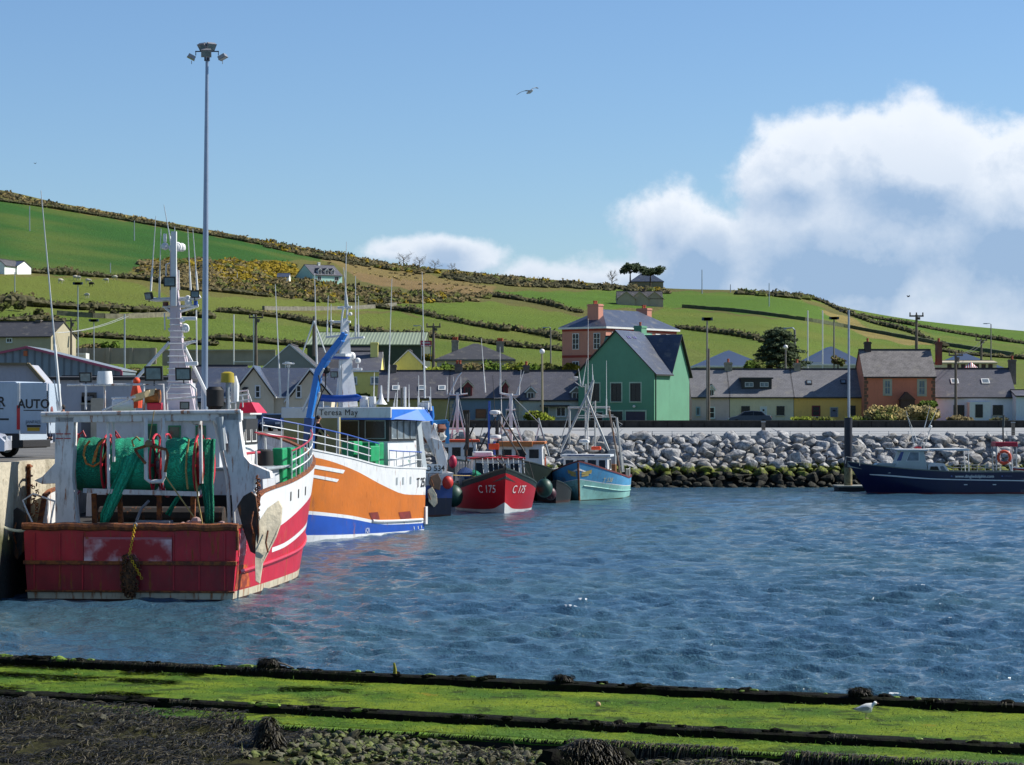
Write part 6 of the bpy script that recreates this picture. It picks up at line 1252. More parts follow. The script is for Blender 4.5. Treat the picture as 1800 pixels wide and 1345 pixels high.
# trawl doors (otter boards)
DOORM = M('trawl_door_steel', 'c4b89e', .6, .1, var=.2, scale=3, rust=.2, bump=.02, bscale=6); DOORD = M('trawl_door_dark', '38302a', .7, .2, var=.3, scale=3, rust=.55)
def tdoor(label, pix, lx, mat, th=.1, yaw=0):
    r_ = thing('trawl_door', label, 'trawl door', rt.location+rt.rotation_euler.to_matrix() @ fr.lx(*pix[0], lx), rt.rotation_euler.z); o = fr.lx(*pix[0], lx); mb = MB(); pts = [fr.lx(x, y, lx)-o for x, y in pix]; c = sum(pts, V())/len(pts); mb.extr([p+V((-.12*(1-(p-c).length)+yaw*(c.y-p.y), 0, 0)) for p in pts], (th, 0, 0)); mb.build('board', mat, r_, bevel=.02)
    mb = MB(); top = max(pts, key=lambda p: p.z); bot = min(pts, key=lambda p: p.z); m_ = (top+bot)/2; mb.tube([m_+V((-.1, 0, .35)), m_+V((-.28, .03, 0)), m_+V((-.1, 0, -.3))], .03, 6); mb.build('towing_bracket', RUST, r_, smooth=True)
tdoor('leaf shaped grey steel trawl door hanging on the right quarter of the red trawler', [(486, 880), (491, 893), (490, 920), (483, 945), (473, 968), (463, 990), (458, 1026), (452, 1020), (452, 985), (454, 945), (458, 915), (470, 893)], .9, DOORM, .14, 1.1)
tdoor('dark rusty trawl door behind the right gantry leg of the red trawler', [(417, 890), (428, 872), (442, 864), (450, 872), (455, 905), (456, 940), (450, 975), (440, 970), (428, 930)], .6, DOORD)
tdoor('dark grey trawl door between the red trawler and the quay wall', [(14, 905), (30, 892), (50, 905), (58, 930), (50, 960), (30, 985), (14, 960)], .9, DOORD)
tubes(rt, 'chain_stay', [T([(412, 898), (420, 886), (447, 862)], 1.0), T([(411, 898), (412, 924)], 1.0)], .04, WHT); mb = MB()
for i in range(22): mb.torus(fr.lx(452+random.uniform(-2, 3), 838+i*3.6, 1.1), .05, .02, (random.gauss(0, 1), random.gauss(0, 1), random.gauss(0, 1)), 7, 4)
mb.build('hanging_chain', RUST, rt, recalc=False); tubes(rt, 'side_frame', [T([(60, 925), (48, 900), (40, 880), (58, 868), (98, 882)], .9), T([(97, 880), (92, 900), (88, 925)], .9)], .03, WR)
mb = MB()
for i in range(12): mb.torus(fr.lx(62+random.uniform(-4, 4), 852+i*5, 1.1), .05, .018, (random.gauss(0, 1), random.gauss(0, 1), random.gauss(0, 1)), 7, 4)
mb.build('hanging_chain', RUST, rt, recalc=False)
rope('mooring_rope', 'pale mooring rope from the quay to the left end of the red stern', [(-17.2, 74.0, QZ+.05), (-15.4, 73.6, 2.2), rt.location+rt.rotation_euler.to_matrix() @ fr.lx(58, 929, .1)], .045, M('rope_pale', 'b5b39a', .9), sag=.1)

# ======== orange, white and blue trawler
ot, fo_ = boat('trawler', 'orange white and blue trawler with a blue crane, moored beyond the red trawler', -6.65, 119.2, -.40, -.916)
OR = M('trawler_orange', 'ba640c', .4, var=.08, scale=.8, rust=.16, rustc='7a2a10', dirt=.22, bump=.03, bscale=.9); OB = M('trawler_blue', '16479f', .4, var=.1, rust=.1, dirt=.2); OW = M('trawler_white', 'cfd1d1', .4, var=.04, rust=.16, dirt=.28, bump=.02, bscale=1)
H2 = Hull(ot, 19, 6.3, [(0, 2.92), (.26, 3.1), (.47, 3.6), (.68, 4.08), (1, 4.9)],
          [-.05, [(0, .0), (.3, .08), (.68, .28), (1, .5)], [(0, .3), (.26, .44), (.47, .88), (.68, 1.22), (1, 1.6)], [(0, .44), (.26, .58), (.47, 1.03), (.68, 1.38), (1, 1.8)], [(0, 1.66), (.15, 1.78), (.27, 2.2), (.45, 3.08), (.6, 3.6), (.72, 3.85), (1, 4.3)]],
          [M('algae_dark', '1f2418', .9), OW, OB, OW, OR, OW], bul=.9, t0=.5, sw=.86, ts=.35, rake=1.8, flare=.12, cap=OW, inner=OW)
H2.strip('rubbing_strake', pw([(0, .48), (.3, .62), (.47, 1.0)]), .02, .34, OW, .07, (1,))
for z0, z1, ta, tb in ((3.03, 3.2, .50, .68), (2.66, 2.8, .53, .69)): H2.patch('bow_stripe', [(ta, z0-.12), (tb, z0+.25), (tb+.005, z1+.25), (ta-.01, z1-.14)], OW, 1, .02)
for t, z in ((.30, .72), (.315, .72), (.12, .62), (.145, .62), (.10, .62)): H2.patch('scupper_stain', [(t, z), (t+.028, z), (t+.045, z+.34), (t+.012, z+.34)], M('stain_red', '6f1c10', .7, var=.3), 1, .015, 3)
for t in (.11, .16, .2): H2.patch('freeing_port', [(t, 2.25), (t+.01, 2.25), (t+.01, 2.6), (t, 2.6)], GREYP, 1, .015, 2)
for t in (.02, .045, .075): H2.patch('draught_mark', [(t, .05), (t+.004, .05), (t+.008, .2), (t+.004, .2)], WHT, 1, .02, 2)
H2.text('T 251', .035, 2.3, .62, BLK, 1, bold=True); H2.text('(Q)', .365, .27, .3, WHT, 1)
mb = MB(); mb.bx(-.12, .1, 2.55, 2.75, .25, 1.1); mb.build('stern_fender', WR, ot)
# wheelhouse
OWH = cabin(ot, .7, 3.78, 2.6, 2.1, 5.35, OW, None); zt0, zt1 = 5.35, 5.9
mb = MB(); mb.bx(.2, 4.1, -3.0, 2.85, zt0+.03, zt1); fc = mb.build('roof', OW, OWH, bevel=.04); mb = MB(); mb.bx(.15, 4.13, -3.02, 2.88, zt0-.04, zt0+.03); mb.add([(4.0, 2.86, zt0), (1.2, 3.3, zt0-.1), (.4, 3.3, zt0-.1), (.4, 2.86, zt0), (4.0, 2.86, zt1-.1), (1.4, 2.95, zt1-.1), (.4, 2.95, zt1-.1), (.4, 2.86, zt1-.1)], [(0, 1, 5, 4), (1, 2, 6, 5), (2, 3, 7, 6), (4, 5, 6, 7), (0, 3, 2, 1)]); mb.build('roof_trim', M('bright_blue', '1f66c0', .4), fc)
text('name_board_lettering', 'Teresa May', .40, DKF, OWH, (4.115, .1, zt0+.17), (0, 1, 0), (0, 0, 1), spacing=1.1)
mb = MB(); mb.bx(3.78, 3.8, -2.4, 2.6, 4.3, 5.33); mb.bx(.9, 3.78, 2.6, 2.615, 4.3, 5.33); mb.build('window_band', DKF, OWH)
for a, b in ((1.35, 2.45), (-.2, 1.05), (-1.5, -.4)): quadwin(OWH, (3.81, a, 4.4), (3.81, b, 4.4), (3.81, b, 5.28), (3.81, a, 5.28), GL, M('frame_grey', '8d9290', .4), .05, n=(1, 0, 0))
for i in range(4): x0 = .98+i*.68; quadwin(OWH, (x0+.58, 2.62, 4.4), (x0, 2.62, 4.4), (x0, 2.62, 5.25), (x0+.58, 2.62, 5.25), GLB, M('frame_grey', '8d9290'), .04, n=(0, 1, 0))
To = lambda pts, lx: [fo_.lx(x, y, lx) for x, y in pts]
# beige shelter panel, crates
a = fo_.lx(499, 792, 5.6); b = fo_.lx(597, 733, 5.6); mb = MB(); mb.bx(5.5, 5.62, a.y, b.y, 2.7, b.z, 0); mb.bx(5.63, 5.66, b.y-.08, b.y, 2.7, b.z, 1); mb.bx(5.62, 5.65, a.y, b.y, b.z-.05, b.z, 1); mb.build('shelter_screen', [M('canvas_beige', '8e8558', .8, var=.08, scale=.6), OW], ot)
for px0, px1, y0, y1, lx in ((600, 622, 776, 806, 6.4), (620, 660, 778, 812, 5.2), (630, 652, 784, 800, 6.6)):
    a = fo_.lx(px0, y1, lx); b = fo_.lx(px1, y0, lx); mb = MB(); mb.bx(lx-.9, lx, a.y, b.y, a.z-.3, b.z); mb.build('green_crate', CRG, ot, bevel=.05)
H2.rail('side_rail', .30, .80, 1.0, 9, OW, sides=(1,), mats2=BLUP, bars=3, r=.032); H2.rail('stern_rail', .02, .24, .75, 5, OW, sides=(1,), mats2=BLUP, bars=2, r=.03)
# blue crane
CRB = M('crane_blue', '1f78cc', .4, var=.1, rust=.08, dirt=.2); CRD = M('crane_blue_dark', '173f7a', .4); mb = MB()
cr_ = [fo_.lx(x, y, 8.2) for x, y in ((541, 800), (545, 735), (560, 655), (574, 632), (600, 597), (606, 586))]; ww = [.36, .36, .37, .34, .28, .24]
base = MB(); base.beam(cr_[0]-V((0, 0, .6)), cr_[1], .4, .4); cm = base.build('crane_post', CRD, ot, bevel=.02)
for i in range(1, 5): mb.beam(cr_[i], cr_[i+1]+(cr_[i+1]-cr_[i])*.02, ww[i], ww[i]*.8)
mb.build('crane_boom', CRB, ot, bevel=.03); tubes(ot, 'crane_ram', [[cr_[1]+V((.1, -.35, .3)), cr_[3]+V((.1, -.1, -.4))], [cr_[3]+V((0, .22, .1)), cr_[5]+V((0, .1, .1))], To([(552, 733), (562, 690)], 8.5)], .06, WHT); tubes(ot, 'crane_hose', [To([(541, 800), (543, 770), (553, 745), (556, 720), (566, 690), (560, 660)], 8.6)], .03, BLK)
mb = MB(); p = fo_.lx(570, 640, 8); mb.ball(p+V((0, .1, -.25)), (.2, .22, .2), 8); mb.ball(fo_.lx(590, 607, 8.1), (.1, .1, .16), 8, 1); mb.build('net_block', [BLK, M('hi_vis_orange', 'd8481c')], ot)
tubes(ot, 'block_wire', [To([(572, 645), (572, 680), (560, 700)], 8)], .03, BLK)
# mast and roof gear
mb = MB(); A, B_ = fo_.lx(612, 716, 2.2), fo_.lx(606, 560, 2.2)
for P0, w0, P1, w1 in ((A, .75, fo_.lx(607, 640, 2.2), .5), (fo_.lx(607, 640, 2.2), .5, B_, .26)): sq(mb, P0, w0, P1, w1)
ms = mb.build('mast', OW, ot); tubes(ot, 'spreader', [To([(573, 593), (600, 590)], 2.2), To([(608, 596), (640, 593)], 2.2), To([(594, 541), (618, 540)], 2.2), To([(586, 566), (616, 566)], 2.2), To([(595, 650), (636, 649)], 2.2)], .06, OW)
tubes(ot, 'mast_frame', [To([(590, 716), (598, 640), (601, 560), (604, 540)], 2.6), To([(610, 560), (611, 535)], 2.2)], .05, OW); mb = MB(); mb.lathe([(.35, 0), (.5, .05), (.5, .12), (.3, .18)], fo_.lx(597, 632, 2.4), 14, 0); mb.bx(*(lambda p: (p.x-.4, p.x+.4, p.y-.5, p.y+.5, p.z, p.z+.14))(fo_.lx(598, 627, 2.4)), 1); mb.build('platform', [BLUP, OW], ot, smooth=True)
dome(ot, fo_.lx(618, 626, 2), .2); dome(ot, fo_.lx(629, 634, 2), .14); dome(ot, fo_.lx(616, 552, 2.2), .09); radar(ot, fo_.lx(583, 566, 2.2), .12, .08); tubes(ot, 'dome_post', [To([(618, 633), (618, 700)], 2), To([(629, 640), (629, 650)], 2)], .03, OW)
flood(ot, fo_.lx(588, 658, 3), .34, (1, .2, -.2), mat=DKF); flood(ot, fo_.lx(571, 657, 3), .34, (1, -.2, -.2), mat=GREYP, lens=M('lens_red', '8a5a58', .3))
for a, b in (([575, 590], [577, 520]), ([582, 590], [582, 535]), ([607, 540], [609, 425]), ([625, 592], [625, 485]), ([630, 592], [630, 520]), ([611, 540], [604, 470])): whip(ot, fo_.lx(*a, 2.2), fo_.lx(*b, 2.2), .03)
mb = MB(); n_ = 12
P_ = [fo_.lx(553+i*(635-553)/n_, 698-3*math.sin(i/n_*3.1)*-1, 3.0) for i in range(n_+1)]; mb.tube(P_, [.03]+[.17]*(n_-1)+[.05], 8); mb.build('canvas_boom', BLUP, ot, smooth=True)
for px, y0, y1, w_ in ((562, 716, 704, .2), (640, 716, 698, .22), (655, 716, 697, .18)): mb = MB(); p = fo_.lx(px, y0, 2.6); q = fo_.lx(px, y1, 2.6); mb.tube([p, q], [w_, w_*.9], 9); mb.build('vent', OW, ot, smooth=True)
radar(ot, fo_.lx(575, 716, 3), .14, .08)
mb = MB(); p = fo_.lx(670, 711, 2.6); mb.lathe([(.3, 0), (.12, .25), (.05, .55), (.04, .9)], p, 10); mb.build('light_mount', OW, ot, smooth=True)
tubes(ot, 'handrail', [To([(612, 716), (613, 696), (645, 697), (657, 702), (658, 716)], 1.0)], .03, OW); whip(ot, fo_.lx(657, 716, 1), fo_.lx(658, 655, 1), .03)
# grey stern gantry with ladder
gg_ = plate(ot, fo_, 'gantry', [(695, 728), (742, 723), (752, 728), (733, 742), (738, 790), (744, 826), (722, 828), (715, 790), (700, 760)], .3, -.5, GREYP)
mb = MB()
for i in range(9): y = 735+i*9.5; mb.tube(To([(723+i*.3, y), (733+i*.3, y)], .35), .02, 5)
mb.build('ladder', GREYP, gg_); tubes(ot, 'gantry_rail', [To([(735, 722), (735, 697), (755, 698), (759, 722)], .2), To([(742, 706), (756, 706)], .2)], .03, OW); mb = MB(); p = fo_.lx(747, 714, .2); mb.box(p, (.3, .5, .35)); mb.build('gantry_winch', OW, ot)
radar(ot, fo_.lx(703, 722, .6), .2, .16); tubes(ot, 'gantry_post', [To([(712, 722), (712, 680)], .4)], .07, OW); tubes(ot, 'gantry_pipe', [To([(706, 722), (706, 682)], .4)], .05, M('dark_pipe', '3c4140', .5))
for a, b in (([697, 716], [700, 672]), ([719, 722], [719, 676]), ([736, 716], [736, 660]), ([747, 700], [742, 478]), ([757, 722], [757, 680]), ([682, 706], [689, 490]), ([692, 716], [696, 690])): whip(ot, fo_.lx(*a, .4), fo_.lx(*b, .4), .03)
whip(ot, fo_.lx(493, 700, 4), fo_.lx(484, 500, 4), .035); whip(ot, fo_.lx(505, 716, 4), fo_.lx(508, 640, 4), .05); radar(ot, fo_.lx(507, 641, 4), .3, .1); whip(ot, fo_.lx(557, 640, 4), fo_.lx(553, 480, 4), .035)
mb = MB(); p = fo_.lx(759, 714, .1); mb.tube([p, p-V((0, .0, .5)), p-V((0, 0, .9))], [.08, .14, .06], 8); mb.build('blue_sling', CRB, ot, smooth=True)
# piled pale green net and gear at the quarter
mb = MB(); 
for i in range(9): lump(mb, fo_.lx(690+random.uniform(-2, 20), 800+random.uniform(0, 20), 1.6), (.25, .3, .3), 0, .5, 8)
mb.build('net_heap', M('net_pale', '6fa58f', .9, var=.5, scale=5, c2='2c6a50', bump=.05, bscale=8), ot, smooth=True); mb = MB(); p = fo_.lx(707, 762, 1.2); mb.tube([p+V((0, 0, .55)), p, p-V((0, 0, .1))], [.12, .12, .05], 8); mb.build('yellow_gas_bottle', M('yellow', 'b59a18', .5), ot, smooth=True)
mb = MB(); mb.tube(To([(700, 775), (699, 800)], 1.3), .1, 8); mb.build('orange_tube', M('salmon', 'b0624c', .6), ot); tubes(ot, 'davit', [To([(672, 818), (674, 785), (690, 790), (700, 798)], 2.0)], .04, GREYP)
tubes(ot, 'mooring_bits', [To([(668, 816), (668, 828)], 2.3)], .08, RUST)

# ======== blue and white trawler stern between the orange and the red bowed boat
bt, fb = boat('trawler', 'dark blue and white trawler stern squeezed in behind the orange trawler', -4.75, 132.5, -.30, .95)
NB = M('navy_hull', '10152e', .45, var=.2, dirt=.2); NB2 = M('mid_blue_hull', '27407c', .45, var=.15, rust=.15, dirt=.3)
HB = Hull(bt, 14, 3.5, [(0, 2.3), (.5, 2.5), (1, 3.4)], [.1, 1.0, 1.7], [AF, NB, NB2, WR], bul=.8, cap=WR, sw=.92)
Tb = lambda pts, lx: [fb.lx(x, y, lx) for x, y in pts]
plate(bt, fb, 'gantry', [(738, 742), (760, 740), (772, 770), (788, 800), (785, 815), (762, 800), (748, 770)], .5, .4, WR); plate(bt, fb, 'gantry', [(760, 770), (776, 775), (787, 815), (785, 850), (772, 850), (770, 815)], .2, .3, WR)
mb = MB(); 
for i in range(12): lump(mb, fb.lx(750+random.uniform(0, 26), 765+random.uniform(-12, 30), .8), (.25, .28, .26), random.choice([0, 0, 1, 2]), .5, 7)
mb.build('net_heap', [M('pale_bundle', 'a9a7a0', .8, var=.3, scale=5), BLK, M('brown_bundle', '6b3a28', .8)], bt, smooth=True)
mb = MB(); a = fb.lx(736, 744, 1.2); b = fb.lx(786, 741, 1.2); mb.beam(a, b, .3, .22); mb.beam(b, fb.lx(786, 780, 1.2), .2, .2); mb.build('blue_frame', M('frame_blue', '1f6da5', .5, rust=.2), bt, bevel=.02)
mb = MB(); p = fb.lx(763, 752, 1.0); mb.lathe([(.05, .25), (.2, .15), (.28, 0), (.25, -.1)][::-1], p, 12); mb.build('radome', WC, bt, smooth=True)
text('registration', 'SO 534', .42, DKF, bt, fb.lx(762, 828, -.05), (0, -1, 0), (0, 0, 1), bold=True); mb = MB(); a = fb.lx(745, 833, -.03); b = fb.lx(777, 816, -.03); mb.bx(-.04, 0, a.y, b.y, a.z, b.z); mb.build('name_plate', WC, bt)
def tdoor2(label, pix, lx, mat):
    o = fb.lx(*pix[0], lx); r_ = thing('trawl_door', label, 'trawl door', bt.location+bt.rotation_euler.to_matrix() @ o, bt.rotation_euler.z); mb = MB(); mb.extr([fb.lx(x, y, lx)-o for x, y in pix], (.12, 0, 0)); mb.build('board', mat, r_, bevel=.02); mb = MB(); mb.tube([V((-.1, 0, -.15)), V((-.2, -.1, -.5))], .03, 5); mb.build('towing_bracket', RUST, r_)
tdoor2('brown rusty trawl door on the stern of the dark blue trawler, upper one', [(757, 838), (770, 832), (776, 845), (773, 862), (760, 858), (755, 850)], -.25, M('door_brown', '6d5340', .7, var=.3, rust=.4))
tdoor2('worn white and brown trawl door on the stern of the dark blue trawler, lower one', [(752, 862), (760, 856), (768, 870), (769, 885), (763, 892), (754, 882)], -.3, DOORM)

# ======== red and black buoy fenders, C 175
def buoy(label, p, r_, mat, name='buoy', cat='buoy', group=None, sq_=(1, 1, 1.15)):
    mb = MB(); mb.ball((0, 0, 0), (r_*sq_[0], r_*sq_[1], r_*sq_[2]), 14); mb.cyl((0, 0, r_*.95), (0, 0, r_*1.35), r_*.18, n=8); return tag(mb.build(name, mat, loc=p, smooth=True), label, cat, group)
cb_, fc_ = boat('fishing_boat', 'bright red boat with C 175 on both bows, pointing at the camera', -1.45, 147.0, .10, -.995)
CR = M('c_red', 'a80c18', .35, var=.06, dirt=.1, scale=.8); CG = M('gunwale_green', '14231f', .5, var=.2)
H3 = Hull(cb_, 11, 4.75, [(0, 1.45), (.5, 1.5), (.8, 1.95), (1, 2.5)], [[(0, .1), (.7, .14), (.88, .22), (1, .62)], [(0, 1.2), (.5, 1.25), (.8, 1.7), (1, 2.28)]], [M('c_white', 'c8c8c4', .4), CR, CG], bul=.5, p=(1.5, 2.6), t0=.35, sw=.85, rake=.9, flare=.28, cap=CG, inner=CG, caph=.1)
H3.text('C 175', .87, 1.35, .62, WHT, -1, slope=.03, shear=.15); H3.text('C 175', .865, 1.33, .62, WHT, 1, slope=-.03, shear=.15)
Tc = lambda pts, lx: [fc_.lx(x, y, lx) for x, y in pts]
w3 = cabin(cb_, 4.2, 6.4, 1.45, .9, 2.95, WB, None, slope=.3); mb = MB(); mb.bx(3.9, 6.3, -1.62, 1.62, 2.95, 3.06); mb.build('roof', M('roof_red', 'a01c22', .5), w3, bevel=.04)
for a, b in ((-1.3, -.75), (-.6, .55), (.7, 1.3)): quadwin(w3, (6.28, a, 2.05), (6.28, b, 2.05), (6.14, b, 2.8), (6.14, a, 2.8), GL, WHT, .05, n=(.98, 0, .17))
mb = MB(); mb.bx(4.2, 5.4, -1.3, -.2, 3.06, 3.4); mb.build('liferaft', WC, w3, bevel=.08); mb = MB(); mb.bx(4.0, 5.6, .1, 1.3, 3.06, 3.14); mb.build('red_hatch', M('roof_red', 'a01c22'), w3)
BST = M('black_steel', '23211f', .6, rust=.2); tubes(cb_, 'mast', [Tc([(874, 800), (874, 740)], 4)], .1, BST); tubes(cb_, 'mast_leg', [Tc([(838, 800), (874, 728)], 3.4), Tc([(925, 800), (876, 720)], 3.2), Tc([(815, 790), (835, 745)], 2.5), Tc([(876, 738), (912, 800)], 3.8)], .05, BST)
radar(cb_, fc_.lx(870, 729, 4), .34, .26); radar(cb_, fc_.lx(871, 772, 4.6), .34, .26); tubes(cb_, 'mast_post', [Tc([(869, 775), (869, 800)], 4.4), Tc([(859, 790), (860, 705)], 4)], .07, BLUP)
mb = MB(); mb.box(fc_.lx(868, 785, 4.3), (.4, .6, .35)); mb.build('orange_box', ORG, cb_, bevel=.03)
tubes(cb_, 'frame', [Tc([(836, 835), (836, 806), (880, 800), (930, 812), (940, 850)], 6.9), Tc([(924, 840), (916, 806)], 5), Tc([(843, 840), (846, 808)], 5), Tc([(873, 808), (905, 840)], 7), Tc([(880, 800), (892, 832)], 7.4)], .03, BST)
tubes(cb_, 'antenna_arm', [Tc([(820, 728), (820, 838)], 3), Tc([(822, 790), (824, 725)], 3.5)], .07, BST)
mb = MB(); p = fc_.lx(818, 835, 6.5); lump(mb, p, (.5, .5, .4), 0, .4, 9); lump(mb, p+V((0, .5, -.05)), (.35, .35, .3), 1, .4, 8); mb.build('net_heap', [M('net_blue', '1c3a6a', .9, var=.3, kind='net'), NETD], cb_, smooth=True)
for i in range(9): mb = MB(); p = fc_.lx(805+i*5, 828, 3.4); mb.cyl(p-V((0, 0, .2)), p+V((0, 0, .55)), .02, n=5); mb.build('stanchion', WHT, cb_)
whip(cb_, fc_.lx(874, 800, 4), fc_.lx(866, 660, 4), .03, BST); rope('mooring_rope', 'pale rope stretched from the dark blue trawler to the red bow boat', [(-5.0, 133, 2.6), (-2.4, 139.5, 2.05), (-.9, 138.4, 2.2)], .025, ROPE, sag=.12)
buoy('round orange red buoy hanging on the side of the dark blue trawler', P(786, 848, 133), .34, M('buoy_red', 'b3261c', .5)); buoy('small pink buoy above the blue net heap on the red bow boat', P(796, 812, 143), .3, M('buoy_pink', 'a82040', .5), sq_=(.8, .8, 1.3))
buoy('dark green round fender left of the red bow boat', P(797, 872, 137.5), .55, M('fender_green', '0f3a2e', .5, var=.2)); buoy('dark green round fender between the red bow boat and the light blue boat', P(957, 858, 146), .5, M('fender_green', '0f3a2e')); buoy('small dark maroon fender low between the red and the light blue boat', P(968, 868, 150), .35, M('fender_maroon', '3a0f1c', .5)); buoy('grey fender on the left bow of the red bow boat', P(812, 843, 140), .25, M('fender_grey', '5d6368', .5), sq_=(.8, .8, 1.4))
for pts in ([(889, 826), (876, 724)], [(838, 808), (820, 738)], [(820, 738), (874, 742)], [(912, 800), (925, 842)], [(860, 710), (835, 800)], [(878, 742), (930, 835)]): tubes(cb_, 'rigging', [Tc(pts, 6 if pts[0][0] == 889 else 4)], .018, BST)
mb = MB(); [mb.tube([fc_.lx(848+i*9, 806, 6.6), fc_.lx(850+i*9, 832, 7.2)], .022, 5) for i in range(9)]; mb.tube([fc_.lx(846, 814, 6.9), fc_.lx(925, 815, 6.9)], .022, 5); mb.build('guard_rail', GREYP, cb_)
# ======== background boats
def smallboat(label, X, Y, hx, hy, L, B, hm, shz, cabx, cabz, roofm, tops, gear=None):
    r_, f_ = boat('fishing_boat', label, X, Y, hx, hy); Hh = Hull(r_, L, B, [(0, shz), (.5, shz), (1, shz+.8)], [.15, shz*.6], [AF, hm, hm], bul=.4, cap=CG, inner=CG, rake=.8); c = cabin(r_, cabx[0], cabx[1], B*.33, shz-.4, cabz, WB, roofm, rt=.16)
    for i in range(3): a = -B*.28+i*B*.2; quadwin(c, (cabx[1]+.001, a, cabz-.95), (cabx[1]+.001, a+B*.16, cabz-.95), (cabx[1]+.001, a+B*.16, cabz-.3), (cabx[1]+.001, a, cabz-.3), GL, WHT, .04, n=(1, 0, 0))
    for sd in (1, -1): quadwin(c, (cabx[0]+.3, sd*B*.332, cabz-.95), (cabx[0]+1.1, sd*B*.332, cabz-.95), (cabx[0]+1.1, sd*B*.325, cabz-.3), (cabx[0]+.3, sd*B*.325, cabz-.3), GL, WHT, .05, n=(0, sd, 0))
    return r_, f_, c
s1, fs1, c1 = smallboat('white boat with an orange wheelhouse roof, behind the dark blue trawler', -3.6, 164, .0, -1, 10, 4, M('hull_grey', '55595e', .5), 1.9, (3, 6), 3.75, ORG, None)
T1 = lambda pts, lx=4: [fs1.lx(x, y, lx) for x, y in pts]
tubes(s1, 'mast', [T1([(804, 760), (804, 690)])], .1, WB); tubes(s1, 'mast_leg', [T1([(793, 770), (803, 712)]), T1([(822, 785), (805, 712)]), T1([(790, 694), (806, 694), (822, 692)]), T1([(790, 694), (805, 662), (812, 655)]), T1([(790, 754), (815, 754)])], .05, WB)
for x in (786, 797, 810): whip(s1, fs1.lx(x, 694, 4), fs1.lx(x, 662, 4), .025)
s2, fs2, c2 = smallboat('white boat with a tan topped wheelhouse behind the red boat', .9, 166, -.05, -1, 11, 4.4, M('hull_darkgreen', '16241f', .5), 1.8, (3.5, 7), 3.6, M('tan_orange', 'b06a34', .6), None)
T2 = lambda pts, lx=5: [fs2.lx(x, y, lx) for x, y in pts]
tubes(s2, 'mast', [T2([(898, 780), (898, 692)])], .12, WB); tubes(s2, 'mast_leg', [T2([(872, 775), (897, 724)]), T2([(918, 778), (899, 724)]), T2([(880, 692), (896, 696), (912, 694)]), T2([(878, 691), (897, 694)]), T2([(889, 720), (906, 720)])], .05, WB); radar(s2, fs2.lx(895, 757, 5), .34, .18)
for a, b in (([908, 694], [921, 652]), ([912, 694], [916, 650]), ([882, 764], [880, 638]), ([879, 690], [879, 610]), ([853, 690], [846, 595])): whip(s2, fs2.lx(*a, 5), fs2.lx(*b, 5), .03)
tubes(s2, 'derrick', [T2([(936, 800), (949, 742)], 3)], .05, WB); tubes(s2, 'derrick', [T2([(965, 802), (946, 735)], 3)], .07, GREYP); mb = MB(); mb.box(fs2.lx(943, 782, 3.5), (.4, .5, .45)); mb.build('blue_barrel', BLUP, s2, bevel=.1)
mb = MB(); a = fs2.lx(868, 785, 7.2); b = fs2.lx(936, 776, 7.2); mb.bx(7.0, 7.4, a.y, b.y, a.z, b.z); mb.build('roof_board', M('tan_orange', 'b06a34'), s2, bevel=.03)
mb = MB(); mb.bx(.8, 3.0, fs2.lx(955, 830, 2).y, fs2.lx(925, 830, 2).y, 1.4, fs2.lx(940, 806, 2).z); mb.build('deck_locker', WB, s2, bevel=.04); mb = MB(); [mb.tube([fs2.lx(952+i*2, 803, 1.5), fs2.lx(954+i*2, 850, 1.5)], .06, 6) for i in range(4)]; mb.build('hanging_net', M('net_orange', 'b0553c', .8, var=.3), s2, smooth=True)
for pts in ([(872, 800), (898, 694)], [(925, 800), (899, 700)], [(898, 694), (949, 745)], [(868, 700), (898, 700)]): tubes(s2, 'rigging', [T2(pts, 5)], .02, GREYP)
for pts in ([(776, 800), (804, 692)], [(830, 800), (805, 692)], [(790, 694), (776, 780)]): tubes(s1, 'rigging', [T1(pts, 4)], .02, GREYP)
s3, fs3, c3 = smallboat('dark hulled boat squeezed between the red bow boat and the light blue boat', 2.6, 160, .02, -1, 8, 2.2, M('hull_black', '10161a', .6), .6, (2, 4), .9, None, None)
# ======== light blue boat
lbt, fl_ = boat('fishing_boat', 'weathered light blue fishing boat with a white tripod mast, bow to the camera', 5.85, 167.3, -.14, -.99)
LB = M('sky_blue_hull', '4688b0', .5, var=.12, rust=.12, dirt=.3); LG_ = M('sea_green_hull', '7fb0a8', .5, var=.14, rust=.18, dirt=.4); MRN = M('maroon_cap', '5a1f22', .6, rust=.2)
H4 = Hull(lbt, 11.6, 5.15, [(0, 1.35), (.35, 1.3), (.6, 1.5), (.8, 1.85), (1, 2.5)], [.06, [(0, .72), (.5, .82), (.8, 1.05), (1, 1.38)], [(0, .76), (.5, .86), (.8, 1.09), (1, 1.42)]], [M('weed_hull', '2a3320', .8), LG_, WB, LB], bul=.5, p=(1.6, 3.0), t0=.4, sw=.9, rake=.7, flare=.22, cap=MRN, inner=WR, caph=.1)
mb = MB(); mb.tube([H4.pt(1, z) for z in (0, .6, 1.2, 1.8, 2.45)], .07, 6); mb.build('stem', RUST, lbt, smooth=True); H4.patch('stern_quarter_patch', [(.0, .1), (.05, .1), (.05, 1.25), (.0, 1.25)], M('tan_patch', '9a8a55', .7, var=.3, rust=.4), 1, .02)
H4.text('T 538', .80, 1.3, .42, M('faded_yellow', 'b8ad84', .7), 1, shear=.1); H4.text('T 538', .86, 1.35, .34, M('faded_brown', '6f6a5a', .7), -1)
for sd in (1, -1): H4.patch('bow_wing_emblem', [(.93, 1.75), (.985, 1.7), (.985, 1.82), (.93, 2.0)], M('wing_yellow', 'b8a056', .6), sd, .025, 4); H4.patch('bow_wing_emblem', [(.945, 1.6), (.985, 1.55), (.985, 1.66), (.945, 1.75)], M('wing_yellow', 'b8a056', .6), sd, .025, 4)
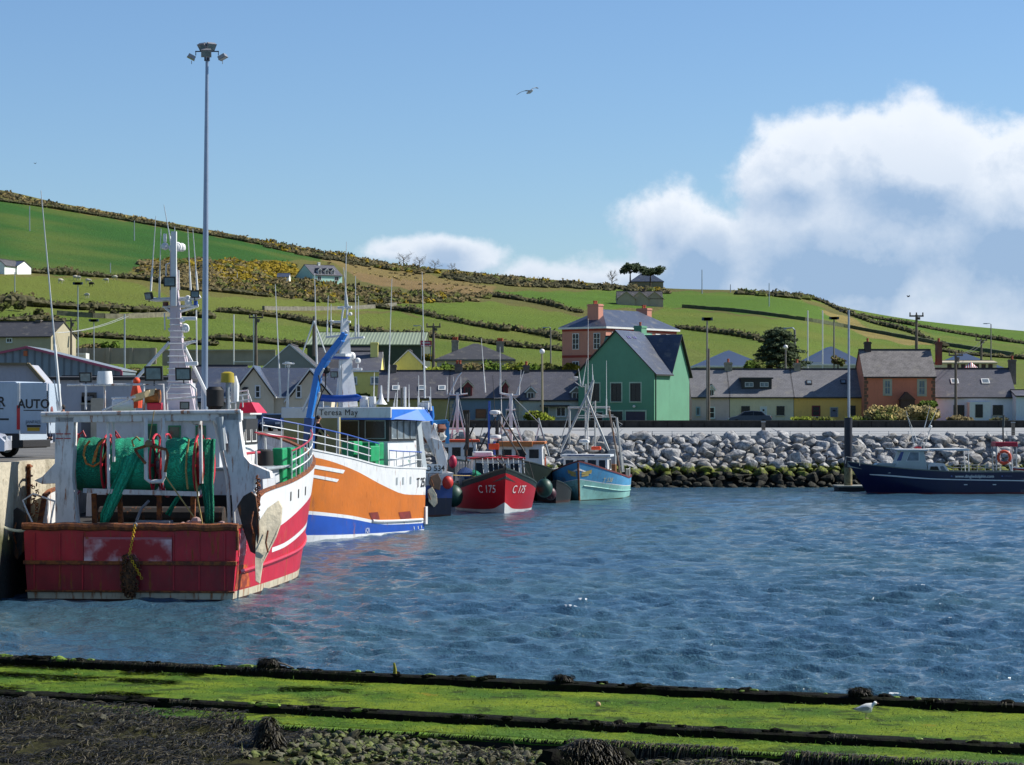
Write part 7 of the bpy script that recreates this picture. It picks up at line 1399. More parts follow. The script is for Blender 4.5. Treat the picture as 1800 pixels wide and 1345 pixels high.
H4.strip('rubbing_strake', pw([(0, .4), (.6, .55), (1, 1.0)]), .05, .97, LG_, .035)
Tl = lambda pts, lx=6: [fl_.lx(x, y, lx) for x, y in pts]
c4 = cabin(lbt, 5.2, 7.6, 1.5, .8, 2.75, WB, M('cabin_top', 'bfc4c6', .4), slope=.25, rt=.16)
for a, b in ((-1.35, -.75), (-.6, .0), (.1, .75), (.85, 1.35)): quadwin(c4, (7.5, a, 1.9), (7.5, b, 1.9), (7.37, b, 2.6), (7.37, a, 2.6), GL, WHT, .05, n=(.99, 0, .1))
for sd in (1, -1): quadwin(c4, (5.6, sd*1.51, 1.9), (6.6, sd*1.51, 1.9), (6.6, sd*1.47, 2.6), (5.6, sd*1.47, 2.6), GL, WHT, .05, n=(0, sd, 0))
mb = MB(); mb.bx(7.42, 7.5, -1.2, .6, 2.83, 2.9); mb.build('roof_name_strip', BLUP, c4)
GS = M('galv_white', 'a9aaa6', .5, var=.1, rust=.25)
tubes(lbt, 'mast_leg', [Tl([(984, 795), (1030, 698), (1043, 668)], 6.5)], .085, GS); tubes(lbt, 'mast_leg', [Tl([(1070, 792), (1034, 706), (1031, 696)], 6.5)], .085, GS); tubes(lbt, 'mast_leg', [Tl([(1031, 755), (1034, 722), (1043, 668)], 5.5)], .08, GS)
tubes(lbt, 'mast_post', [Tl([(1029, 790), (1029, 675)], 4)], .05, GS); tubes(lbt, 'mast_post', [Tl([(1046, 790), (1046, 705), (1030, 725)], 4.2)], .06, GS); tubes(lbt, 'gallows', [Tl([(1001, 780), (1001, 716)], 4)], .07, GS); tubes(lbt, 'gallows_beam', [Tl([(998, 717), (1072, 716)], 4)], .07, GS)
tubes(lbt, 'gallows', [Tl([(1070, 717), (1087, 812), (1090, 835)], 3)], .07, M('gallows_rust', '6f645a', .6, rust=.5)); tubes(lbt, 'gallows', [Tl([(1084, 734), (1094, 830)], 2)], .08, GS); tubes(lbt, 'stern_frame', [Tl([(1010, 735), (1080, 733), (1086, 736)], 2), Tl([(1018, 731), (1078, 730)], 1.5), Tl([(1078, 742), (1092, 790), (1097, 830)], 1)], .04, GS)
tubes(lbt, 'stay', [Tl([(1001, 722), (980, 795)], 4), Tl([(1074, 722), (1056, 715)], 4), Tl([(1005, 756), (1048, 756)], 4), Tl([(1010, 716), (1065, 733)], 3)], .03, GS); tubes(lbt, 'lattice', [Tl([(1084+i*1.3, 740+i*9), (1094, 746+i*9), (1086+i*1.2, 752+i*9)], 1.5) for i in range(9)], .02, GS)
tubes(lbt, 'antenna_arm', [Tl([(1011, 672), (1022, 680), (1032, 680)], 6)], .03, GS); radar(lbt, fl_.lx(1012, 664, 6), .17, .06); radar(lbt, fl_.lx(1027, 779, 6.5), .36, .24)
for a, b in (([1021, 678], [1017, 648]), ([1024, 678], [1032, 630]), ([1066, 730], [1066, 634]), ([1042, 668], [1041, 640]), ([1033, 790], [1034, 560])): whip(lbt, fl_.lx(*a, 5), fl_.lx(*b, 5), .025)
mb = MB(); p = fl_.lx(1048, 788, 5.5); mb.box(p, (.5, .62, .22)); mb.build('orange_raft_box', M('hi_vis_orange', 'd8481c'), lbt, bevel=.06); mb = MB(); mb.torus(fl_.lx(997, 785, 6), .16, .03, (1, .2, 0), 16, 6); mb.build('hoop', BLK, lbt)
mb = MB(); a = fl_.lx(1070, 820, 3); b = fl_.lx(1082, 790, 3); mb.bx(2.4, 3.2, a.y, b.y, .9, b.z, 0); mb.build('steel_locker', GREYP, lbt, bevel=.03); mb = MB(); a = fl_.lx(1071, 828, 3.6); b = fl_.lx(1083, 816, 3.6); mb.bx(3.3, 3.9, a.y, b.y, 1.0, b.z, 0); mb.build('fish_box', M('box_brown', '7a5230', .7), lbt, bevel=.03)
H4.rail('rail', .02, .45, .55, 5, GS, sides=(1, -1), bars=1, r=.02)
# ======== navy boat, side on, right
nb, fn = boat('boat', 'navy blue passenger boat with white wheelhouse, canopy and web address, moored broadside at right', 35.75, 171.5, -1, -.012)
NV = M('navy_paint', '0e1238', .28, var=.08, dirt=.08); H5 = Hull(nb, 12.2, 3.4, [(0, 1.52), (.3, 1.5), (.6, 1.66), (.85, 1.95), (1, 2.2)], [[(0, .12), (1, .06)], [(0, .88), (.5, 1.0), (.88, 1.28), (1, 1.36)], [(0, .95), (.5, 1.07), (.88, 1.35), (1, 1.36)]], [M('antifoul_red', '5a141a', .6), NV, lambda t: WHT if t < .9 else NV, NV], bul=.35, p=(1.4, 2.4), t0=.45, sw=.9, rake=1.6, flare=.2, cap=M('cap_greygreen', '6a6f66', .6), inner=M('inner_cream', '9a9c92', .6))
H5.text('www.dingledolphin.com', .295, 1.24, .28, WHT, 1, bold=True); H5.text('DINGLE', .1, 1.25, .15, M('faint_grey', '5a5f7a', .6), 1)
for t in (.17, .335): H5.patch('hull_vent', [(t, .62), (t+.02, .62), (t+.02, .68), (t, .68)], WHT, 1, .02, 2)
for t in (.13, .42): H5.patch('hull_mark', [(t, 1.22), (t+.012, 1.22), (t+.006, 1.3), (t+.006, 1.3)], M('mark_blue', '5f78b5', .5), 1, .02, 2)
Tn = lambda pts, ly=1.0: [fn.ly(x, y, ly) for x, y in pts]
BWT = M('cabin_grey', 'a4ada8', .45, var=.04, dirt=.1)
mb = MB(); pl = Tn([(1568, 829), (1578, 815), (1588, 791), (1624, 791), (1631, 829), (1630, 834), (1560, 832)], 1.15); mb.extr(pl, (0, -2.3, 0)); c5 = mb.build('wheelhouse', BWT, nb, bevel=.03)
mb = MB(); mb.extr(Tn([(1568, 788), (1575, 789.5), (1632, 790), (1634, 792.6), (1580, 792), (1568, 790)], 1.35), (0, -2.7, 0)); mb.build('roof', WHT, c5, bevel=.02)
def wpoly(par, pix, ly=1.155, gl=GL): mb = MB(); mb.extr(Tn(pix, ly+.02), (0, -.03, 0), 1); c = sum((V(p) for p in Tn(pix, ly)), V())/len(pix); mb.extr([c+(V(p)-c)*1.12 for p in Tn(pix, ly)], (0, -.02, 0), 0); return mb.build('window', [WHT, gl], par)
wpoly(c5, [(1594, 810), (1600, 795), (1615, 795), (1615, 810)], gl=GLB); wpoly(c5, [(1576, 810), (1584, 794), (1589, 794), (1584, 810)], gl=M('window_blue', '23407a', .2))
mb = MB(); mb.extr(Tn([(1631, 834), (1631, 818), (1635, 813), (1660, 815), (1671, 832)], .9), (0, -1.8, 0)); c6 = mb.build('cuddy', WHT, nb, bevel=.02); wpoly(c6, [(1634, 828), (1636, 820), (1648, 820), (1652, 828)], .905); wpoly(c6, [(1652, 820), (1658, 819), (1665, 829), (1656, 829)], .905, GLB)
mb = MB(); mb.extr(Tn([(1634, 789), (1634, 791.5), (1704, 792.5), (1706, 790), (1700, 788.5)], 1.3), (0, -2.6, 0)); mb.build('canopy', WHT, nb, bevel=.01); tubes(nb, 'canopy_pole', [Tn([(1702, 792), (1703, 832)])], .035, WHT); tubes(nb, 'canopy_pole', [Tn([(1694, 792), (1697, 832)], -1)], .035, WHT)
mb = MB(); mb.extr(Tn([(1538, 818), (1545, 814), (1578, 815), (1565, 831), (1540, 826)], .7), (0, -1.4, 0)); mb.build('foredeck_trunk', BWT, nb, bevel=.03)
sg = [Tn([(1486, 815), (1487, 803), (1500, 805), (1512, 808), (1545, 812)], .8)]+[Tn([(x, y0), (x, y0+12)], .8) for x, y0 in ((1511, 807), (1545, 812))]; tubes(nb, 'pulpit', sg, .02, GS)
tubes(nb, 'guard_rail', [Tn([(1668, 817), (1760, 818)], 1.4), Tn([(1668, 822), (1760, 823)], 1.4)]+[Tn([(x, 817), (x, 832)], 1.4) for x in range(1676, 1762, 14)], .018, GS)
tubes(nb, 'stern_arch', [Tn([(1758, 832), (1758, 787), (1777, 786), (1780, 832)], 1.2)], .035, WHT); tubes(nb, 'arch_stay', [Tn([(1773, 815), (1779, 830)], 1.2)], .06, WHT)
tubes(nb, 'mast', [Tn([(1609, 788), (1622, 768), (1624, 788)], .3), Tn([(1618, 788), (1624, 768)], .5), Tn([(1612, 783), (1624, 782)], .4)], .03, GS); dome(nb, fn.ly(1636, 750, .3), .1)
tubes(nb, 'light_mast', [Tn([(1624, 788), (1636, 752)], .3)], .03, GS)
for a, b in (([1609, 788], [1593, 722]), ([1612, 775], [1597, 735]), ([1625, 752], [1635, 713]), ([1632, 752], [1647, 720])): whip(nb, fn.ly(*a, .3), fn.ly(*b, .3), .02)
mb = MB(); mb.box(fn.ly(1613, 787, .3), (.45, .5, .14)); mb.build('red_light_box', REDP, nb, bevel=.03)
lb = thing('lifebuoy', 'round orange lifebuoy on the stern arch of the navy boat', 'lifebuoy', P(1765, 804, 170.0)); mb = MB(); mb.torus((0, 0, 0), .42, .1, (0, 1, 0), 26, 9); mb.build('ring', M('buoy_orange', 'd2441c', .55), lb, smooth=True, recalc=False); mb = MB(); [mb.torus((.42*math.cos(a), 0, .42*math.sin(a)), .105, .012, (-math.sin(a), 0, math.cos(a)), 10, 4) for a in (.8, 2.35, 3.9, 5.5)]; mb.build('band', WHT, lb, recalc=False)
# right edge boat and red board behind
rb, fr2 = boat('boat', 'small white blue and red boat cut by the right edge of the photo', 40.6, 175.5, -1, 0); H6 = Hull(rb, 4.8, 2.4, [(0, 1.3), (1, 1.7)], [.15, .45, .6, 1.0], [NV, NV, WHT, BLUP, REDP], bul=.4, cap=WHT); cabin(rb, .5, 2.2, .8, .9, 1.9, WC, WHT)
fb_ = thing('float_platform', 'small raft with a red roof and grey mast behind the stern of the navy boat', 'raft', P(1765, 845, 177)); k_ = 177/F; mb = MB(); mb.bx(-22*k_, 20*k_, -.8, .8, -.35, .5); mb.build('float', M('raft_dark', '2b2d30', .8), fb_); mb = MB(); mb.bx(-19*k_, 20*k_, -.8, .8, 60*k_, 68*k_); mb.build('roof', M('roof_red2', 'a01830', .5), fb_, bevel=.03)
for x, y in ((-17, -.7), (-17, .7), (18, -.7), (18, .7)): mb = MB(); mb.cyl((x*k_, y, .4), (x*k_, y, 61*k_), .05, n=6); mb.build('post', GREYP, fb_)
mb = MB(); mb.tube([(-1*k_, 0, 60*k_), (-2*k_, 0, 90*k_), (-2*k_, 0, 132*k_)], [.07, .06, .04], 7); mb.cyl((-1*k_, 0, 95*k_), (-1*k_, 0, 115*k_), .08, n=7); mb.build('mast', M('dark_pipe', '3c4140'), fb_)
# ======== piles and pontoon
def pile(px, y0, Y, wpx, label, m_=None):
    k_ = Y/F; z0 = EYE-(y0-HZ)*k_; r_ = thing('mooring_pile', label, 'pile', ((px-900)*k_, Y, 0)); mb = MB(); w = wpx*k_/2; mb.tube([(0, 0, -1), (0, 0, z0)], w, 20); mb.build('shaft', m_ or M('pile_steel', '22222c', .5, .2, var=.2, scale=3), r_, smooth=True); mb = MB(); mb.tube([(0, 0, z0), (0, 0, z0+.04)], w*1.03, 20); mb.build('cap', DKF, r_); mb = MB(); mb.tube([(0, 0, .25), (0, 0, 1.7)], w*1.015, 20); mb.build('weathered_base', M('pile_base', '6f6a4c', .8, var=.5, scale=4, rust=.3), r_, smooth=True); return r_
pile(1491, 735, 176, 14, 'tall dark steel mooring pile at the bow of the navy boat')
pt = thing('pontoon', 'low dark floating pontoon end beside the steel pile', 'pontoon', P(1494, 862, 176)); mb = MB(); mb.bx(-.95, 10, -1, 1.5, -.5, .25); mb.build('float', M('pontoon_dark', '1e2024', .8), pt); mb = MB(); mb.bx(-1.05, 10, -1.1, 1.6, .25, .36); mb.build('deck', M('pontoon_deck', '7d8078', .8, var=.2), pt, bevel=.02)
bl = thing('marker_post', 'square stone post standing on the shore road above the boulders, middle right', 'post', P(1342, 768, 192.6)); mb = MB(); mb.bx(-.14, .14, -.14, .14, -.2, 1.15); mb.build('post', M('post_stone', '7b6f62', .9, var=.3, scale=4), bl); mb = MB(); mb.bx(-.17, .17, -.17, .17, 1.15, 1.24); mb.build('cap', concl, bl)
bl = thing('marker_post', 'square stone post on the shore road near the right edge of the photo', 'post', P(1781, 768, 192.6)); mb = MB(); mb.bx(-.12, .12, -.14, .14, -.2, 1.1); mb.build('post', M('post_stone', '7b6f62'), bl); mb = MB(); mb.bx(-.15, .15, -.17, .17, 1.1, 1.18); mb.build('cap', concl, bl)
# ======== lamp masts and poles
GALV = M('galv_mast', '8b97a8', .38, .55, var=.06); k_ = 134/F; hm = thing('floodlight_mast', 'very tall grey mast with a ring of floodlights, tallest thing in the photo', 'light mast', ((359-900)*k_, 134, QZ)); zt_ = EYE-(104-HZ)*k_-QZ; lean = 5*k_
mb = MB(); mb.tube([(0, 0, 0), (lean*.5, 0, zt_*.55), (lean, 0, zt_)], [.19, .15, .085], 14); mb.build('pole', GALV, hm, smooth=True); mb = MB(); mb.tube([(0, 0, 0), (0, 0, .06)], .4, 12); mb.build('base_plate', GALV, hm)
mb = MB(); mb.tube([(lean, 0, zt_-.1), (lean, 0, zt_+.35)], .16, 10); mb.beam((lean-.65, 0, zt_+.42), (lean+.65, 0, zt_+.42), .05, .06); [mb.beam((lean+x, 0, zt_+.42), (lean+x, 0, zt_+.2), .04, .05) for x in (-.62, .62)]; mb.build('head_frame', M('frame_navy', '24344a', .5), hm)
for x, y, z, ax in ((-.85, 0, .12, (-.5, -.1, -1)), (.85, 0, .12, (.5, -.1, -1)), (0, -.35, .3, (.1, -1, -.7)), (.0, .3, .62, (0, .5, -1)), (.2, -.1, .68, (.5, -.6, -.6)), (-.2, -.1, .66, (-.5, -.6, -.6))): flood(hm, (lean+x, y, zt_+z), .52, ax, mat=M('lamp_body', '8f8f92', .4, .4), lens=M('lamp_lens', '6f8083'))
def pole(px, y0, y1, Y, wpx, label, kind=None, m_=None, group=None, cat='pole'):
    k_ = Y/F; h = (y1-y0)*k_; r_ = thing('utility_pole' if kind in ('util', None) else 'street_lamp', label, cat, ((px-900)*k_, Y, EYE-(y1-HZ)*k_), 0, group); w = wpx*k_/2; mb = MB(); mb.tube([(0, 0, -1), (0, 0, h)], [w*1.2, w*.8], 8); mb.build('pole', m_ or M('pole_wood', '5e564c', .9, var=.2), r_, smooth=True)
    if kind == 'util': mb = MB(); mb.beam((-w*5, 0, h*.96), (w*5, 0, h*.96), w*1.1, w*1.1); [mb.cyl((x*w, 0, h*.96), (x*w, 0, h*.96+w*2.5), w*.5, n=5) for x in (-4.5, 0, 4.5)]; mb.cyl((w*1.6, 0, h*.86), (w*1.6, 0, h*.93), w*1.1, n=8); mb.build('crossarm', M('pole_wood', '5e564c'), r_)
    if kind == 'lamp': mb = MB(); mb.tube([(0, 0, h), (-w*1.5, 0, h+w*1.5), (-w*7, 0, h+w)], w*.5, 6); mb.box((-w*9, 0, h+w*.9), (w*6, w*3, w*1.3)); mb.build('lamp_arm', GALV, r_)
    if kind == 'double': mb = MB(); mb.beam((-6*k_, 0, h), (6*k_, 0, h), .1, .12); [mb.box((x*k_, -.1, h+.12), (.5, .35, .3)) for x in (-5, -1.6, 1.6, 5)]; mb.build('lamp_bar', M('frame_navy', '24344a'), r_)
    if kind == 'globe': mb = MB(); mb.ball((0, 0, h+.12), .26, 10); mb.build('globe', WC, r_, smooth=True)
    return r_
pole(1243, 563, 740, 240, 3.4, 'dark pole with a bar of four lamps, right of the green house', 'double', M('pole_grey', '77726c', .6), cat='lamp post')
pole(1246, 613, 742, 239, 4, 'brown wooden pole standing right beside the lamp pole by the pink cottage', None)
pole(1397, 580, 650, 292, 5, 'grey pole with a street lamp in front of the dark conifer', 'lamp', M('pole_grey', '77726c'))
pole(1381, 612, 652, 280, 3, 'short pole with a round lamp in front of the dark conifer', 'globe', M('pole_grey', '77726c'), cat='lamp post')
pole(1466, 561, 650, 300, 3, 'pole with a bar of lamps behind the yellow cottage', 'double', M('pole_grey', '77726c'), cat='lamp post')
pole(1611, 553, 618, 330, 5, 'dark wooden pole above the roof of the orange house', 'util'); pole(1680, 620, 735, 241, 5, 'dark wooden utility pole in front of the white cottage', 'util')
pole(1725, 596, 650, 330, 4, 'wooden utility pole with a lamp arm behind the white cottage', 'util'); pole(1742, 570, 640, 340, 2.2, 'thin tall street lamp near the right edge, behind the white cottage', 'lamp', M('pole_grey', '77726c'), cat='lamp post')
pole(1492, 545, 735, 236.6, 4.2, 'tall lamp pole rising behind the steel mooring pile, dark at the top', None, M('pole_pale', '8b95a0', .5))
pole(762, 572, 640, 300, 5, 'grey utility pole just right of the green roofed warehouse', 'util'); pole(741, 574, 640, 318, 2.4, 'thin street lamp at the right end of the warehouse', 'lamp', M('pole_grey', '77726c'), cat='lamp post')
pole(968, 577, 640, 300, 2.4, 'street lamp just left of the pink house', 'lamp', M('pole_grey', '77726c'), cat='lamp post'); pole(953, 620, 735, 238, 4, 'brown pole in front of the grey white terrace house', 'globe', M('pole_tan', '8f866a', .7), cat='lamp post')
pole(552, 556, 610, 262, 6, 'short dark post braced by two pale stays behind the blue crane', None); pole(450, 555, 640, 300, 5, 'dark wooden pole between the two left goal posts', 'util')
for i, (px, y0, v, lab) in enumerate([(1234, 474, 516, 'wooden pole on the skyline right of the skyline house'), (1352, 498, 538, 'wooden pole on the upper right field'), (52, 362, 405, 'thin pale post in the deep green field, far left'), (236, 388, 422, 'thin pale post in the deep green field, left of the trawler mast'), (194, 462, 478, 'thin post on the hedge under the deep green field'), (1284, 500, 513, 'tiny post on the skyline of the right field'), (417, 480, 494, 'thin post standing in the gorse'), (26, 478, 512, 'thin post below the hillside cottages')]): g_0 = G(px, v); pole(px, y0, v, g_0.y-3, 1.6, lab, None, M('pole_pale', '8b95a0'))
def goal(px0, px1, y0, y1, yb, Y, label):
    k_ = Y/F; r_ = thing('goalpost', label, 'goalposts', P((px0+px1)/2, y1, Y)); w = (px1-px0)*k_/2
    for sx in (-1, 1): mb = MB(); mb.tube([(sx*w, 0, -1), (sx*w, 0, (y1-y0)*k_)], .085, 6); mb.build('upright', WHT, r_)
    mb = MB(); mb.beam((-w, 0, (y1-yb)*k_), (w, 0, (y1-yb)*k_), .1, .1); mb.build('crossbar', WHT, r_)
goal(411, 446, 553, 655, 636, 300, 'tall white goalposts left of the beige gabled house'); goal(1420, 1446, 546, 652, 638, 300, 'tall white goalposts behind the yellow cottage'); 
pole(219, 552, 640, 305, 3, 'tall pale pole left of the red trawler mast, in front of the long wall', None, M('pole_pale', '8b95a0')); pole(137, 500, 640, 305, 2, 'thin lamp pole left of the tall mast, above the shed', 'double', M('pole_pale', '8b95a0'), cat='lamp post'); pole(125, 560, 660, 300, 4, 'grey wooden utility pole beside the brown roofed house', 'util')
pole(165, 565, 640, 305, 2, 'thin double lamp left of the white container', 'double', M('pole_pale', '8b95a0'), cat='lamp post')
st = thing('stay_frame', 'pair of pale slanting stays behind the blue crane', 'pole', P(552, 612, 261.5)); k_ = 262/F
for dx in (-20, 20): mb = MB(); mb.tube([(0, 0, 48*k_), (dx*k_, 0, -.5)], .09, 6); mb.build('stay', WC, st)
# overhead wires
for a, b, lab in ((P(95, 585, 300), P(219, 556, 305), 'sagging wires left of the red trawler mast'), (P(1680, 622, 241), P(1725, 598, 330), 'wires between the poles by the white cottage')):
    mb = MB()
    for o_ in (0, .5): mb.tube([a.lerp(b, t/8)+V((o_, 0, -1.2*4*(t/8)*(1-t/8)*.4)) for t in range(9)], .03, 4)
    tag(mb.build('overhead_wire', BLK if a.x > 0 else WC, origin=a), lab, 'wire')
# ======== vehicles
TY = M('tyre', '141414', .8); RIM = M('rim', '8f9294', .35, .6)
def wheel(par, x, y, r_, w=.2):
    mb = MB(); mb.cyl((x, y-w/2, r_), (x, y+w/2, r_), r_, n=18); o = mb.build('wheel', TY, par, smooth=True, bevel=.015); mb = MB(); mb.cyl((x, y-w/2-.005, r_), (x, y+w/2+.005, r_), r_*.6, n=14); mb.build('rim', RIM, o)
def car(label, loc, rz, colr, group=None, s_=1.0, van=False):
    r_ = thing('parked_car', label, 'car', loc, rz, group); pm = M('paint_'+colr, colr, .25, .3, var=.03); W_ = .86
    prof = [(-2.1, .35), (-2.12, .75), (-1.95, 1.0), (-1.5, 1.05), (-1.1, 1.42), (-.2, 1.48), (.6, 1.38), (1.15, .98), (1.9, .82), (2.12, .62), (2.12, .32)]
    mb = MB(); n = len(prof); ys = [(-W_, .96), (-W_*.985, 1), (0, 1.0), (W_*.985, 1), (W_, .96)]
    for j, (y, q) in enumerate([(-1, 0), (-.92, 1), (.92, 1), (1, 0)]):
        for x, z in prof: t = max(0, (z-.95)/.5); mb.v.append((x*(.985 if q == 0 else 1), y*W_*(1-.18*t), z-(0.03 if q == 0 else 0)))
    for j in range(3):
        for i in range(n): mb.f.append((j*n+i, j*n+(i+1) % n, (j+1)*n+(i+1) % n, (j+1)*n+i)); mb.m.append(0)
    mb.f.append(tuple(range(n))); mb.m.append(0); mb.f.append(tuple(3*n+i for i in range(n))[::-1]); mb.m.append(0); b = mb.build('body', pm, r_, smooth=True, ang=30)
    sd = lambda x, z, s: (x, s*(W_*(1-.18*max(0, (z-.95)/.5))+.006), z)
    for s in (-1, 1):
        for q in (((-1.45, 1.03), (-.35, 1.03), (-.35, 1.4), (-1.1, 1.37)), ((-.28, 1.03), (1.0, 1.0), (.55, 1.33), (-.28, 1.41))): mb = MB(); mb.poly([sd(x, z, s) for x, z in q]); mb.build('side_window', GL, b)
    mb = MB(); mb.poly([(1.17, -.76, .99), (1.17, .76, .99), (.62, .66, 1.385), (.62, -.66, 1.385)]); mb.build('windscreen', GL, b); mb = MB(); mb.poly([(-1.53, -.74, 1.06), (-1.53, .74, 1.06), (-1.13, .66, 1.41), (-1.13, -.66, 1.41)]); mb.build('rear_window', GL, b)
    for s in (-1, 1): mb = MB(); mb.box((2.08, s*.62, .68), (.1, .32, .16)); mb.build('headlight', M('headlight', 'b8bcc0', .2), b); mb = MB(); mb.box((-2.09, s*.65, .82), (.08, .26, .2)); mb.build('tail_light', M('tail_light', '8a1018', .3), b)
    for x in (-1.3, 1.35):
        for s in (-1, 1): wheel(r_, x, s*.78, .32)
    return r_
# white van seen from its rear quarter, back doors open
WVM = M('van_white', 'a9b6c2', .35, .05, var=.03, dirt=.12); va = thing('van', 'tall white lettered van on the quay with its rear doors open', 'van', (-18.0, 82.6, QZ), R(-16)); Fv = Fr(-19.3, 82.6, math.cos(R(-16)), math.sin(R(-16)), va)
vy = -1.0; mb = MB(); prof = [(-5.5, .55), (-5.5, 1.3), (-5.0, 1.75), (-4.2, 2.45), (-3.9, 2.55), (1.85, 2.55), (1.95, 2.45), (2.0, .95), (2.0, .5), (-5.5, .5)]
mb.extr([(x, -1.0, z) for x, z in prof], (0, 2.0, 0)); vb = mb.build('body', WVM, va, bevel=.05); mb = MB(); mb.bx(-5.45, 1.98, -1.015, 1.015, .32, .82); mb.bx(1.9, 2.12, -1.0, 1.0, .35, .6); mb.build('lower_trim', DKF, vb, bevel=.02)
mb = MB(); mb.bx(2.0, 2.012, -.85, .85, .85, 2.4); mb.build('load_space_shade', BLK, vb);  # flat black sheet stands in for the shade inside the open van
d_1 = MB(); d_1.bx(2.02, 2.98, -1.04, -.98, .8, 2.5); dl = d_1.build('rear_door', WVM, va, bevel=.02); d_2 = MB(); d_2.bx(2.0, 2.06, 1.0, 1.9, .8, 2.5); d_2.build('rear_door', WVM, va, bevel=.02)
mb = MB(); mb.bx(1.9, 2.03, -1.03, -.9, .95, 1.75); mb.build('tail_light', M('tail_red', 'c01822', .3), vb); mb = MB(); mb.bx(1.92, 2.0, -1.02, -.97, 1.75, 2.5); mb.build('door_pillar', WHT, vb)
text('lettering', 'AUTOMAR', .46, DKF, vb, (.35, -1.01, 1.72), (1, 0, 0), (0, 0, 1), bold=True); text('lettering', 'AIR & SURVEY', .15, M('letter_grey', '5f6b76', .6), vb, (.55, -1.01, 1.44), (1, 0, 0), (0, 0, 1), bold=True); mb = MB(); mb.bx(-.6, 1.4, -1.012, -1.002, 1.62, 1.66); mb.bx(-.6, 1.6, -1.012, -1.002, 1.26, 1.32); mb.build('stripe', DKF, vb)
text('lettering', 'AUTO', .42, DKF, dl, (2.52, -1.05, 1.66), (1, 0, 0), (0, 0, 1), bold=True); text('lettering', 'JANFAEL', .15, M('letter_grey', '5f6b76'), dl, (2.52, -1.05, 1.15), (1, 0, 0), (0, 0, 1)); mb = MB(); mb.bx(2.16, 2.9, -1.048, -1.041, 1.57, 1.6); mb.build('stripe', DKF, dl)
mb = MB(); mb.bx(2.3, 2.75, -1.06, -1.041, .9, 1.02); mb.build('number_plate', M('plate_yellow', 'b59018', .5), dl); mb = MB(); mb.bx(2.28, 2.78, -1.055, -1.041, 1.03, 1.1); mb.build('plate_light', DKF, dl)
for x in (-4.6, .6): wheel(va, x, -.88, .35, .24); wheel(va, x, .88, .35, .24)
car('white car cut by the left edge of the photo, in front of the van', (-18.15, 77.6, QZ), R(5), 'b5b9c2')
for i, (px, Y, c_) in enumerate([(452, 205, '1b2a4a'), (468, 207, '20242c'), (484, 205, '27344a')]): car(['dark blue parked car nearest the red trawler, leftmost of three', 'black parked car in the middle of three behind the boats', 'slate blue parked car, rightmost of three behind the boats'][i], ((px-900)/F*Y, Y, QZ), R(-105+i*4), c_, group='cars parked behind the boats')
car('small dark parked car in front of the cream cottage', P(1318, 743, 240)-V((0, 0, .3)), R(178), '3c4048'); 
# quay clutter
pal = thing('quay_railing', 'low rusty rail and old mooring gear along the quay edge below the van', 'railing', (-17.1, 74.3, QZ)); mb = MB(); [mb.cyl((x*.3-1, 0, 0), (x*.3-1, 0, .25), .02, n=5) for x in range(9)]; mb.tube([(-1.05, 0, .25), (1.45, 0, .25)], .025, 5); mb.build('rail', RUST, pal)
bo = MB(); bo.lathe([(.18, 0), (.16, .25), (.15, .5), (.24, .55), (.24, .62), (.1, .68)], (0, 0, 0), 14); tag(bo.build('bollard', RUST, loc=(-17.2, 74.1, QZ), smooth=True), 'rusty mooring bollard on the quay beside the van', 'bollard')
mb = MB(); mb.bx(-.4, .4, -.3, .3, 0, .06); mb.bx(-.38, .38, -.28, .28, .06, .5); tag(mb.build('gear_box', M('gear_dark', '3a2f2a', .8, var=.4, scale=6), loc=(-17.6, 76.0, QZ), bevel=.03), 'dark box of fishing gear on the quay under the van doors', 'box')
lf = MB(); lf.bx(-.15, .15, -.06, .06, -3.6, -.1); [lf.bx(-.3, .3, -.02, .1, z, z+.06) for z in np.arange(-3.5, 0, .3)]; tag(lf.build('quay_ladder', RUST, loc=(-15.1, 76.2, QZ), rz=R(-86)), 'rusty ladder on the quay wall between the wall and the red trawler', 'ladder')
